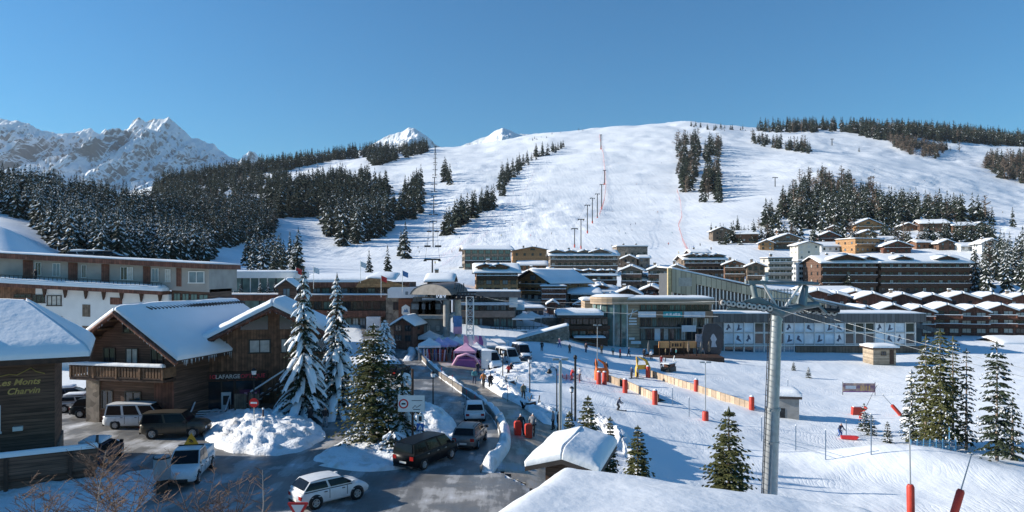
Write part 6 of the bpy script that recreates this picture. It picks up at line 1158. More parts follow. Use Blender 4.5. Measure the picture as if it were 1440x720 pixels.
    b = MB(); amber = mat('amber_panel', (.8, .33, .02), .4, var=.05); b.prism([(-.42, 0), (.42, 0), (0, .72)], -.03, .03, amber, Matrix.Translation((-.3, 0, 1.9)) @ Matrix.Rotation(R(90), 4, 'Z')); tri = b.build('warning_triangle', pk)
    b = MB(); b.tube([(-.262, 0, 2.0), (-.262, .02, 2.18), (-.262, -.1, 2.05)], .03, black, 4); b.tube([(-.262, .02, 2.18), (-.262, .12, 2.02)], .03, black, 4); b.tube([(-.262, .02, 2.17), (-.262, -.12, 2.22)], .025, black, 4); b.build('worker_symbol', tri)
    b = MB(); b.box(-.35, -.25, -.75, .75, 1.84, 1.9, dark_metal); b.build('light_bar', pk)
    # two camper vans and a truck by the tents
    for px, py, hd, lab in ((688, 500, R(-62), 'white delivery van parked right of the pink tents'), (714, 493, R(-62), 'white high van parked behind the other one')):
        car('delivery_van', lab, 'van', (PX(px, 100 if px < 700 else 106), 100 if px < 700 else 106, zg(PX(px, 100), 102)+.02), hd, 5.4, 2.0, 2.5, P_WHITE, [(-2.7, 1.3), (-2.6, 1.35), (0, 1.35), (1.5, 1.3), (2.2, 1.05), (2.65, .85), (2.7, .75)], (-2.65, -2.6, 1.1, 1.95, 1.35, 1.25), wr=.36, clear=.3, snow_t=.14)
    car('dark_minibus', 'dark minibus behind the white vans at the snow bank', 'minibus', (PX(733, 112), 112, zg(PX(733, 112), 112)+.02), R(-70), 5.4, 2.0, 2.4, P_BLUE, van, (-2.45, -2.3, 1.2, 1.8, 1.12, 1.1), snow_t=.2)
    for i, (px, Y) in enumerate(((124, 96), (141, 96), (150, 97))): car('deck_parked_car', ['snow capped car on the roof deck of the long hotel, leftmost', 'snow capped car on the roof deck, middle one', 'dark car on the roof deck, right of two snow capped ones'][i], 'car', (PX(px, 96)+i*.6, 95, 14.2-.02*i), R(4), 4.2, 1.8, 1.5, [P_SILVER, P_GREY, P_BLACK][i], hatch, (-1.98, -1.45, .25, 1.15, 1.0, 1.0), snow_t=.2 if i < 2 else .05)
vehicles()
# ---------------------------------------------------------------- people
_BODY = {}
def body_mesh(pose):
    if pose in _BODY: return _BODY[pose]
    ls, rs2, la, ra, lean, crouch = {'stand': (.09, -.09, (.05, -.12), (.05, -.12), .0, 0), 'walk': (.28, -.26, (-.22, -.05), (.26, .1), .06, 0), 'pull': (.24, -.22, (.2, .05), (-.34, .02), .1, 0), 'ski': (.1, .02, (.3, .12), (.3, .12), .22, .2), 'talk': (.05, -.05, (.16, .26), (.04, -.1), 0, 0)}[pose]
    J = {}; h = .92-crouch
    J['pel'] = (0, 0, h); J['spi'] = (0, lean*.5, h+.25); J['che'] = (0, lean, h+.45); J['nec'] = (0, lean*1.15, h+.6); J['hea'] = (0, lean*1.25+.02, h+.72); J['top'] = (0, lean*1.25+.01, h+.83); J['nos'] = (0, lean*1.25+.1, h+.71)
    for s, f in ((-1, ls), (1, rs2)):
        k = 'l' if s < 0 else 'r'; J[k+'hip'] = (s*.1, 0, h-.05); J[k+'kne'] = (s*.11, f*.55+.03+crouch*.9, .48-crouch*.35); J[k+'ank'] = (s*.12, f-.03, .09); J[k+'toe'] = (s*.13, f+.15, .05)
        hx, hz = (la, ra)[s > 0]; J[k+'sho'] = (s*.2, lean, h+.5); J[k+'elb'] = (s*.27, lean+hx*.3-.03, h+.24+max(0, hz)*.2); J[k+'wri'] = (s*.26, lean+hx+.04, h+.04+hz*.6); J[k+'han'] = (s*.26, lean+hx+.1, h-.04+hz*.7); J[k+'thu'] = (s*.21, lean+hx+.1, h+.0+hz*.7)
    names = list(J); E = [('pel', 'spi', 2), ('spi', 'che', 2), ('che', 'nec', 2), ('nec', 'hea', 0), ('hea', 'top', 1), ('hea', 'nos', 0)]
    for k in 'lr': E += [('pel', k+'hip', 3), (k+'hip', k+'kne', 3), (k+'kne', k+'ank', 3), (k+'ank', k+'toe', 4), ('che', k+'sho', 2), (k+'sho', k+'elb', 2), (k+'elb', k+'wri', 2), (k+'wri', k+'han', 4), (k+'wri', k+'thu', 4)]
    RAD = {'pel': .15, 'spi': .15, 'che': .17, 'nec': .065, 'hea': .105, 'top': .075, 'nos': .025, 'hip': .115, 'kne': .085, 'ank': .065, 'toe': .05, 'sho': .09, 'elb': .065, 'wri': .05, 'han': .045, 'thu': .022}
    me = bpy.data.meshes.new('tmp'); me.from_pydata([J[n] for n in names], [(names.index(a), names.index(b)) for a, b, _ in E], []); o = bpy.data.objects.new('tmp', me); COL.objects.link(o)
    o.modifiers.new('s', 'SKIN'); sv = me.skin_vertices[0].data
    for i, n in enumerate(names): q = RAD.get(n, RAD.get(n[1:])); sv[i].radius = (q, q); sv[i].use_root = n == 'pel'
    o.modifiers.new('u', 'SUBSURF').levels = 1; bpy.context.view_layer.update(); ev = o.evaluated_get(bpy.context.evaluated_depsgraph_get()); m2 = bpy.data.meshes.new_from_object(ev); bpy.data.objects.remove(o)
    m2.materials.clear(); segs = [(Vector(J[a]), Vector(J[b]), c) for a, b, c in E]
    for m_ in PEOPLE_M: m2.materials.append(m_)
    for p in m2.polygons:
        c = p.center; best = 9; 
        for a, b, mi in segs:
            d = b-a; t = max(0, min(1, (c-a).dot(d)/d.length_squared)); dd = (c-(a+d*t)).length
            if dd < best: best = dd; p.material_index = mi
        p.use_smooth = True
    m2.name = 'person'; _BODY[pose] = m2; return m2
PEOPLE_M = [mat('skin', (.5, .3, .22), .6, var=.05), mat('hat_dark', (.05, .05, .06), .7), mat('jacket', (.03, .03, .04), .7), mat('trousers', (.03, .03, .035), .8), black]
CL = {k: mat('cloth_'+k, c, .7, var=.12, vscale=4) for k, c in dict(black=(.018, .018, .022), navy=(.03, .045, .09), red=(.5, .03, .03), grey=(.25, .26, .28), white=(.7, .7, .72), orange=(.6, .22, .06), teal=(.06, .25, .3), khaki=(.2, .17, .1), pink=(.6, .2, .3), blue=(.06, .14, .4), brown=(.14, .08, .05), yellow=(.6, .45, .08)).items()}
def person(label, q, rz, pose='stand', jac='black', tro='black', hat='black', ski=False, group=None):
    o = link('person', body_mesh(pose), None, q, rz); tag(o, label, 'person', group)
    for i, k in ((1, hat), (2, jac), (3, tro)): o.material_slots[i].link = 'OBJECT'; o.material_slots[i].material = CL[k]
    s = rnd.uniform(.95, 1.06); o.scale = (s*1.05, s*1.05, s)
    if ski:
        if 'ski_mesh' not in _BODY:
            b = MB()
            b.box(-.05, .05, -.75, .75, 0, .025, dark_metal); b.box(-.045, .045, .75, .9, .02, .06, dark_metal); _BODY['ski_mesh'] = b.mesh('ski'); b = MB(); b.tube([(0, 0, .85), (0, -.45, .02)], .014, dark_metal, 5); _BODY['pole'] = b.mesh('ski_pole')
        for s in (-1, 1): link('ski', _BODY['ski_mesh'], o, (s*.13, .1, .0)); link('ski_pole', _BODY['pole'], o, (s*.28, .35, .05))
    return o
def crowd():
    p = lambda px, py, *a, lab, pose='stand', **k: person(lab, gr(px, py, 40, 150), a[0], pose, *a[1:], **k)
    p(733, 612, R(20), 'black', 'black', 'white', lab='pedestrian in black jacket and white hat pulling a red bag on the walkway', pose='pull')
    p(749, 614, R(-10), 'grey', 'black', 'white', lab='pedestrian in grey jacket and white hat with a red bag on the walkway', pose='pull')
    for px, py, lab in ((728, 612, 'tall red ski bag pulled by the pedestrian in black'), (743, 616, 'upright red suitcase beside the pedestrian in grey')):
        q = gr(px, py, 40); r = empty('red_luggage', lab, 'luggage', q, R(15)); b = MB(); b.prism([(-.24, 0), (.24, 0), (.27, .15), (.27, 1.0), (.18, 1.12), (-.18, 1.12), (-.27, 1.0), (-.27, .15)], -.17, .17, red_pad); b.build('bag', r); b = MB(); b.tube([(-.15, .1, 1.1), (-.15, .14, 1.35), (.15, .14, 1.35), (.15, .1, 1.1)], .02, black, 5); b.build('handle', r)
    p(778, 605, R(90), 'grey', 'black', 'black', lab='person in grey jacket standing left of another by the twin head pole')
    p(785, 607, R(-80), 'black', 'black', 'black', lab='person all in black standing right beside the twin head pole')
    p(690, 548, R(10), 'black', 'black', 'black', lab='walker in black right of the orange jacket on the walkway', pose='walk')
    p(680, 545, R(170), 'orange', 'black', 'black', lab='walker in orange jacket on the walkway', pose='walk')
    p(667, 540, R(190), 'teal', 'navy', 'navy', lab='walker in teal jacket on the walkway', pose='walk')
    p(736, 562, R(200), 'khaki', 'black', 'black', lab='person in khaki jacket by the walkway edge', pose='stand')
    p(715, 530, R(40), 'red', 'black', 'black', lab='skier in red jacket standing left of the one in black by a lamp post', pose='talk')
    p(719, 528, R(220), 'black', 'black', 'grey', lab='skier in black standing right of the red jacket by a lamp post', pose='talk')
    p(672, 527, R(180), 'black', 'navy', 'black', lab='lone dark figure at the top of the walkway bank', pose='walk')
    p(636, 508, R(90), 'black', 'black', 'black', lab='dark figure in front of the pink tent', pose='stand')
    p(436, 600, R(60), 'black', 'black', 'black', lab='pedestrian in black left of another on the side lane', pose='talk'); p(457, 601, R(200), 'black', 'grey', 'black', lab='pedestrian in black with grey trousers on the side lane', pose='walk')
    p(868, 577, R(-110), 'navy', 'black', 'black', lab='dark skier alone in the middle of the ski field', pose='ski', ski=True)
    p(803, 534, R(-60), 'red', 'red', 'black', lab='child skier in red near the red net', pose='ski', ski=True); p(815, 535, R(150), 'white', 'grey', 'pink', lab='skier in white jacket right of the red clad child', pose='stand', ski=True)
    p(1180, 614, R(200), 'navy', 'blue', 'navy', lab='skier in blue towing a red sled across the slope', pose='ski', ski=True)
    for px, py, j, t_, lab in ((853, 524, 'black', 'black', 'skier in black right of the orange arch'), (838, 522, 'black', 'navy', 'dark skier just left of the orange arch'), (888, 532, 'navy', 'black', 'skier in navy left of the yellow arch'), (896, 532, 'grey', 'black', 'small skier in grey left of the yellow arch'), (801, 497, 'brown', 'black', 'person in brown crossing the shaded snow'), (787, 489, 'pink', 'blue', 'small person in pink and blue by the shaded bank'), (872, 503, 'red', 'black', 'skier in red in front of the glass tower'), (884, 502, 'navy', 'black', 'skier in navy in front of the glass tower'), (906, 504, 'black', 'black', 'person in black left of the awning bar'), (916, 506, 'white', 'black', 'person in white left of the awning bar'), (862, 500, 'teal', 'black', 'person in teal under the dark bar'), (930, 514, 'red', 'red', 'person in red beside the awning bar fence'), (824, 496, 'black', 'navy', 'person in dark clothes below the dark bar'), (846, 498, 'orange', 'black', 'person in orange below the dark bar'), (762, 494, 'black', 'black', 'dark figure on the shaded snow bank')):
        p(px, py, rnd.uniform(0, 6), j, t_, rnd.choice(['black', 'grey', 'red', 'white']), lab=lab, pose=rnd.choice(['stand', 'walk', 'talk']), ski=py > 520)
    for i in range(9): p(936+i*7.5, 502, rnd.uniform(0, 6), rnd.choice(list(CL)), 'black', rnd.choice(['black', 'white', 'grey']), lab='guest standing among others on the awning bar terrace', pose=rnd.choice(['stand', 'talk']), group='guests on the awning bar terrace')
    for i in range(12): p(600+i*5.4, 500+rnd.uniform(-3, 2), rnd.uniform(0, 6), rnd.choice(list(CL)), 'black', rnd.choice(['black', 'white', 'grey']), lab='visitor standing in the crowd at the tents', pose=rnd.choice(['stand', 'talk', 'walk']), group='visitors at the tents')
    person('person in black on the snowy balcony of the long hotel', (PX(50, 87), 87, HC-(396.4-385)/F*87), R(90), 'talk', 'black', 'black', 'black')
    far = [(505, 322), (395, 331), (478, 330), (470, 347), (636, 356), (655, 372), (700, 360), (612, 372), (588, 350), (642, 330), (760, 340), (735, 310), (880, 330), (905, 350), (925, 300), (895, 260), (870, 230), (905, 205), (945, 330), (975, 350), (985, 346), (1000, 352), (810, 250), (790, 290), (775, 330), (940, 345), (1030, 215), (1060, 230), (1120, 225), (1230, 240), (1300, 255), (1360, 275), (1410, 300), (640, 225), (660, 240), (680, 300), (660, 290), (930, 230), (860, 300), (955, 358)]
    far += [(int(_rs.uniform(560, 960)), int(_rs.uniform(245, 360))) for _ in range(34)]
    for px, py in far:
        q = ground_at(px, py, 220); person('tiny skier far up on the sunlit pistes', (q.x, q.y, q.z+.0), rnd.uniform(0, 6), 'ski', rnd.choice(list(CL)), rnd.choice(['black', 'navy', 'grey']), 'black', group='skiers far away on the pistes').scale = (1.25, 1.25, 1.25)
crowd()
# ---------------------------------------------------------------- lamps, signs, poles
def lamp_post(label, q, h, kind='lantern', m=dark_metal):
    r = empty('street_lamp', label, 'street lamp', q); b = MB(); b.tube([(0, 0, -.3), (0, 0, .5), (0, 0, h)], [.09, .07, .05], m, 8); b.build('pole', r); b = MB()
    if kind == 'lantern':
        b.lathe([(.05, h-.02), (.16, h+.03), (.22, h+.45), (.2, h+.5), (.06, h+.62), (0, h+.64)], m, 8); b.lathe([(.17, h+.1), (.215, h+.42)], canvas_white, 8, Matrix.Scale(1.03, 4, (1, 0, 0)) @ Matrix.Scale(1.03, 4, (0, 1, 0))); b.build('lantern', r)
    elif kind == 'arm':
        a = MB(); a.tube([(0, 0, h-.3), (-.2, 0, h+.1), (-.5, 0, h+.15), (-.7, 0, h-.1)], .035, m, 6); a.build('arm', r); b.lathe([(0, .12), (.1, .1), (.26, -.2), (.2, -.32), (0, -.36)], m, 12, Matrix.Translation((-.7, 0, h-.15))); b.build('lamp_head', r)
    else:
        for s in (-1, 1): b.box(s*.1-.0 if s > 0 else -.62, .62 if s > 0 else -.1, -.14, .14, h-.02, h+.14, m); 
        b.build('lamp_head', r)
    return r
def disc(mb, r, m, c, th=.03, n=20): mb.lathe([(0, -th/2), (r, -th/2), (r, th/2), (0, th/2)], m, n, Matrix.Translation(c) @ Matrix.Rotation(R(90), 4, 'X'), smooth=False)
def street():
    q0 = lambda px, py: Vector(g0(px, py))
    lamp_post('lantern street lamp on the traffic island behind the road sign', q0(609, 590), 3.6); lamp_post('lantern street lamp in front of the brown chalet', q0(357, 596), 4.0)
    lamp_post('dark street lamp at the right edge of the walkway, nearest the ski field', gr(745, 552), 3.4); lamp_post('dark street lamp further up the walkway bank', gr(707, 532), 3.2)
    lamp_post('street lamp with hanging bell head between two tall poles', gr(783, 590), 4.8, 'arm'); lamp_post('small lantern lamp right of the hanging bell lamp', gr(804, 590), 2.6)
    r = lamp_post('tall grey pole with twin floodlight heads by the kiosk', gr(788, 622), 6.6, 'twin', galv); b = MB(); b.tube([(0, 0, -.3), (0, 0, 6.5)], .13, galv, 10); b.build('sleeve', r)
    r = empty('dark_pole', 'plain dark pole right of the twin head pole', 'pole', gr(809, 592)); b = MB(); b.tube([(0, 0, -.3), (0, 0, 6.0)], .11, dark_metal, 8); b.build('shaft', r); b = MB(); b.lathe([(0, 5.95), (.18, 6.0), (.16, 6.3), (0, 6.4)], dark_metal, 8); b.build('cap', r)
    lamp_post('slim white double lamp on the shaded snow by the glass tower', gr(840, 528), 7.6, 'twin', galv)
    r = lamp_post('grey lamp mast with red padded foot in the ski field', gr(992, 592), 6.6, 'twin', galv); b = MB(); b.lathe([(.36, -.3), (.36, 1.0), (.3, 1.08), (0, 1.1)], red_pad, 14); b.build('padded_foot', r)
    # no entry sign
    r = empty('no_entry_sign', 'round red no entry sign on the snow heap', 'road sign', Vector(g0(357, 612))+Vector((0, 0, .9))); b = MB(); b.tube([(0, .05, -.8), (0, .05, 1.75)], .04, galv, 6); b.build('post', r); b = MB(); disc(b, .36, red_paint, (0, 0, 1.6)); d = b.build('disc', r); b = MB(); b.box(-.25, .25, -.03, -.018, 1.53, 1.67, white_paint); b.build('bar', d)
    r = empty('wooden_notice_board', 'two wooden notice boards under the lantern lamp', 'notice board', Vector(g0(345, 590))); b = MB()
    for x in (-.9, .2, 1.1): b.box(x-.05, x+.05, .03, .13, -.3, 2.3, wood_trim)
    b.build('post', r)
    for x0, x1 in ((-.95, .1), (.3, 1.2)): b = MB(); b.box(x0, x1, -.03, .027, .9, 2.2, wood_grey); b.build('board', r)
    r = empty('marker_post', 'short dark post standing in the snow heap right of the no entry sign', 'post', Vector(g0(370, 610))+Vector((0, 0, 1.2))); b = MB(); b.tube([(0, 0, -.8), (0, 0, .7)], .06, wood_trim, 6); b.build('shaft', r); b = MB(); b.lathe([(.08, .7), (.08, .8), (0, .84)], snow_roof, 8); b.build('snow_cap', r)
    # big white sign with red ring
    r = empty('speed_zone_sign', 'large white road sign with red ring on a tall dark post', 'road sign', Vector((PX(580, 48), 48, .2))); b = MB(); b.tube([(0, .08, -.5), (0, .08, 5.6)], .085, wood_trim, 8); b.build('post', r)
    Mz = Matrix.Translation((0, 0, .35)); b = MB(); b.box(-1.0, .85, -.03, .0, 2.35, 3.5, white_paint); b.box(-1.02, .87, .003, .03, 2.33, 3.52, galv); pn = b.build('panel', r, (0, 0, .25)); b = MB(); disc(b, .34, red_paint, (-.62, -.04, 2.92), .014); disc(b, .24, white_paint, (-.62, -.05, 2.92), .012); b.build('red_ring', pn); b = MB(); b.box(-.76, -.48, -.064, -.057, 2.86, 2.98, black); b.box(-.05, .7, -.04, -.031, 3.12, 3.16, black); b.tube([(.0, -.035, 2.6), (.2, -.035, 2.8), (.3, -.035, 2.65), (.6, -.035, 2.85)], .02, black, 4); b.box(.05, .55, -.04, -.031, 2.5, 2.54, black); b.build('pictogram', pn)
    r = empty('crossing_sign', 'small blue pedestrian crossing sign below the large white sign', 'road sign', Vector((PX(591, 47.5), 47.5, .5))); b = MB(); b.tube([(0, .05, -.3), (0, .05, 2.3)], .035, galv, 6); b.build('post', r); b = MB(); b.box(-.25, .25, -.02, .0, 1.1, 1.6, mat('sign_blue', (.02, .12, .42), .4)); b.box(-.25, .25, -.02, .0, 1.65, 2.2, white_paint); pn = b.build('panel', r); b = MB(); b.prism([(-.17, 1.17), (.17, 1.17), (0, 1.5)], -.03, -.022, white_paint); b.tube([(0, -.035, 1.22), (.02, -.035, 1.36)], .02, black, 4); b.box(-.1, .1, -.03, -.022, 1.75, 2.1, black); b.build('pictogram', pn)
    r = empty('give_way_sign', 'red and white give way triangle at the bottom edge', 'road sign', (PX(419, 34), 34, .0)); b = MB(); b.tube([(0, .05, -.3), (0, .05, 1.0)], .04, galv, 6); b.build('post', r)
    b = MB(); b.prism([(-.48, 1.12), (.48, 1.12), (.52, 1.06), (.05, .25), (-.05, .25), (-.52, 1.06)], -.02, .02, red_paint); pl = b.build('plate', r); b = MB(); b.prism([(-.33, 1.0), (.33, 1.0), (0, .43)], -.035, -.023, white_paint); b.build('field', pl)
    # bin by the pickup
    r = empty('street_bin', 'tall rounded grey bin on a dark base beside the white pickup', 'bin', (PX(228, 39), 39, .05)); b = MB(); b.lathe([(.42, .75), (.46, .9), (.46, 1.9), (.4, 2.05), (.2, 2.12), (0, 2.12)], mat('bin_grey', (.3, .31, .33), .5, var=.2), 18); b.build('body', r); b = MB(); b.lathe([(.3, -.3), (.3, .74), (0, .74)], wood_trim, 14); b.build('base', r); b = MB(); b.lathe([(.47, 1.92), (.5, 1.98), (.47, 2.02)], black, 18); b.build('rim', r)
    # poles of the walkway bank
    for i, (px, py) in enumerate(((660, 568), (672, 575), (640, 545), (625, 533), (718, 556), (603, 515))):
        r = empty('snow_pole', 'thin red tipped snow pole along the road bank', 'pole', Vector(g0(px-4, py)), 0, 'snow poles along the road bank'); b = MB(); b.tube([(0, 0, -.2), (0, 0, 1.3)], .025, wood_trim, 5); b.build('shaft', r); b = MB(); b.tube([(0, 0, 1.3), (0, 0, 1.7)], .027, red_paint, 5); b.build('tip', r)
    for i, (px, y, m, lab) in enumerate(((416, 391, 'red_white', 'red and white flag above the pavilion roof'), (441, 388, 'white', 'pale flag left of the spruce tip on the shop roof'), (507, 380, 'white', 'white pennant on the shop roof'), (536, 400, 'red', 'small red flag on the shop roof edge'), (566, 393, 'blue', 'blue flag left of the lift station'))):
        r = empty('flag', lab, 'flag', P(px, y+14, 119 if i else 109)); b = MB(); b.tube([(0, 0, -.5), (0, 0, 3.4)], .05, pale_metal, 6); b.build('flagpole', r); b = MB(); c = {'red_white': red_paint, 'white': canvas_white, 'red': red_paint, 'blue': MATS['blue_banner']}[m]; V = [(x*.2, .1*math.sin(x*1.3), 3.3-z*.3-.08*x) for z in range(4) for x in range(6)]; b.add(V, [tuple(int(v) for v in f) for f in grid_faces(4, 6)], c, smooth=True); b.build('cloth', r)
street()
# ---------------------------------------------------------------- lift tower, cables
def big_tower():
    Y = 47.; rt = empty('lift_tower', 'big grey tubular lift tower with wheeled crosshead in the right foreground', 'lift tower', at_depth(1081, Y)); z0 = rt.location.z; tp = P(1092, 441, Y)-rt.location
    b = MB(); b.tube([(0, 0, -1), (tp.x*.52, 0, tp.z*.52)], [.52, .46], galv, 24); b.tube([(tp.x*.52, 0, tp.z*.52), (tp.x, 0, tp.z)], [.41, .38], galv, 24); b.build('mast', rt)
    for t, w in ((.52, .5), (.515, .53), (.35, .52), (.97, .43)): b = MB(); b.tube([(tp.x*t, 0, tp.z*t-.06), (tp.x*t, 0, tp.z*t+.06)], w, galv, 24); b.build('flange', rt)
    b = MB(); b.tube([(-.56, -.1, .5), (tp.x-.55, -.1, tp.z)], .03, dark_metal, 5); b.tube([(-.56, -.4, .5), (tp.x-.55, -.4, tp.z)], .03, dark_metal, 5)
    for i in range(34): t = (i+1)/35; x = -.56+(tp.x-.55+.56)*t; z = .5+(tp.z-.5)*t; b.tube([(x, -.1, z), (x, -.4, z)], .018, dark_metal, 4)
    b.build('ladder', rt)
    L = lambda px, py, dy=0.: P(px, py, Y+dy)-rt.location
    g = mat('lift_green_grey', (.2, .23, .235), .5, metal=.4, var=.15)
    b = MB(); b.tube([L(1098, 442), L(1070, 425, -.5), L(1060, 420, -1)], [.4, .3, .22], g, 10); b.tube([L(1092, 441), L(1128, 430, .6), L(1150, 428, 1)], [.4, .28, .2], g, 10); b.build('yoke', rt)
    b = MB(); b.tube([L(1048, 397, -.8), L(1150, 399, .8)], .13, g, 6); b.tube([L(1058, 399, -.8), L(1064, 428, -1)], .2, g, 6); b.tube([L(1133, 402, .8), L(1126, 430, .5)], [.2, .4], g, 6); b.tube([L(1071, 394, -.5), L(1092, 432, 0)], .1, pale_metal, 6); b.tube([L(1126, 400, .8), L(1104, 432, 0)], .1, pale_metal, 6); b.tube([L(1133, 412, .8), L(1162, 440, 1.2)], .1, g, 6); b.tube([L(1076, 389), L(1076, 400)], .2, pale_metal, 6); b.box(*[v for p in ((L(1046, 395).x, L(1070, 0).x),) for v in p], -1, -.6, L(0, 399).z, L(0, 394.5).z, g); b.box(L(1124, 0).x, L(1150, 0).x, .6, 1, L(0, 400.5).z, L(0, 396).z, g); b.build('lifting_frame', rt)
    b = MB()
    for i in range(9): b.tube([L(1076+i*4.5, 406, -.1), L(1076+i*4.5, 432, -.1)], .03, galv, 4)
    for y in (408, 420, 432): b.tube([L(1074, y, -.15), L(1114, y, -.15)], .035, galv, 4)
    b.build('work_platform', rt)
    b = MB(); b.prism([(L(1014, 0).x, L(0, 433).z), (L(1040, 0).x, L(0, 421).z), (L(1056, 0).x, L(0, 417).z), (L(1083, 0).x, L(0, 431).z), (L(1083, 0).x, L(0, 436).z), (L(1014, 0).x, L(0, 435).z)], -1.25, -1.13, g); b.build('sheave_beam', rt)
    wh = MB(); wh.lathe([(.1, -.07), (.2, -.06), (.25, -.09), (.25, .09), (.2, .06), (.1, .07)], mat('sheave_tyre', (.1, .09, .085), .8), 18, Matrix.Rotation(R(90), 4, 'X')); wh.lathe([(.2, .095), (.2, .105), (.07, .11)], mat('sheave_face', (.62, .55, .5), .5), 16, Matrix.Rotation(R(90), 4, 'X')); wh.lathe([(.0, .09), (.2, .09)], galv, 16, Matrix.Rotation(R(90), 4, 'X')); wh.lathe([(.075, .1), (.07, .13), (0, .135)], dark_metal, 10, Matrix.Rotation(R(90), 4, 'X')); wm = wh.mesh('sheave')
    for i in range(10): link('sheave', wm, rt, L(1016+i*7.2+(1.2 if i % 2 else 0), 425.5+i*.95, -1.4))
    for i in range(8): link('sheave', wm, rt, L(1122+i*7.2, 436+i*.6, 1.6))
    b = MB(); b.tube([L(1110, 432, 1.4), L(1180, 437, 1.4)], .16, dark_metal, 6)
    for i in range(6): b.tube([L(1120+i*11, 440, 1.5), L(1124+i*11, 426+i, 1.5)], .07, dark_metal, 5)
    b.tube([L(1118, 428, 1.5), L(1150, 424, 1.5), L(1176, 430, 1.5)], .06, galv, 5); b.build('right_sheave_beam', rt)
    # ropes
    def rope(name, lab, pts, r=.014, m=galv): b = MB(); b.tube(pts, r, m, 5, cap=False); tag(b.build(name), lab, 'cable')
    def sag(a, c, s, n=14): return [a+(c-a)*t+Vector((0, 0, -4*s*t*(1-t))) for t in [i/n for i in range(n+1)]]
    rope('haul_rope', 'upper grey haul rope from the station across the lift tower to the right edge', sag(P(690, 421, 122), P(1016, 424, Y-1.4), .3)+sag(P(1082, 431, Y-1.4), P(1560, 560, 32), .15))
    rope('haul_rope', 'lower grey haul rope running from the lift tower to the right edge', sag(P(1122, 434, Y+1.6), P(1560, 545, 34), .2))
    rope('signal_cable', 'thin cable above the snow from lift station to rounded building', sag(P(664, 413, 121), P(1010, 445, Y-1), .8), .015)
    for px, py in ((1322, 478), (1410, 490)):
        pass
    # lattice tower by the tents
    q = at_depth(661, 112); r = empty('lattice_tower', 'white lattice tower standing behind the tents', 'tower', q); h = HC-(417-HY)/F*112-q.z; b = MB(); s = .55
    for x in (-s, s):
        for y in (-s, s): b.tube([(x, y, -.5), (x, y, h)], .09, pale_metal, 6)
    n = int(h/1.0)
    for i in range(n):
        z0_, z1_ = h*i/n, h*(i+1)/n
        for (x0, y0), (x1, y1) in (((-s, -s), (s, -s)), ((s, -s), (s, s)), ((s, s), (-s, s)), ((-s, s), (-s, -s))): b.tube([(x0, y0, z1_), (x1, y1, z1_)], .045, pale_metal, 4); b.tube([(x0, y0, z0_), (x1, y1, z1_)], .035, pale_metal, 4)
    b.build('lattice', r); b = MB(); b.tube([(-2.2, 0, h), (2.2, 0, h)], .16, dark_metal, 6)
    for i in range(6): b.lathe([(0, -.08), (.3, -.08), (.3, .08), (0, .08)], dark_metal, 12, Matrix.Translation((-2+i*.8, -.25, h-.2)) @ Matrix.Rotation(R(90), 4, 'X'))
    b.build('crosshead', r)
big_tower()
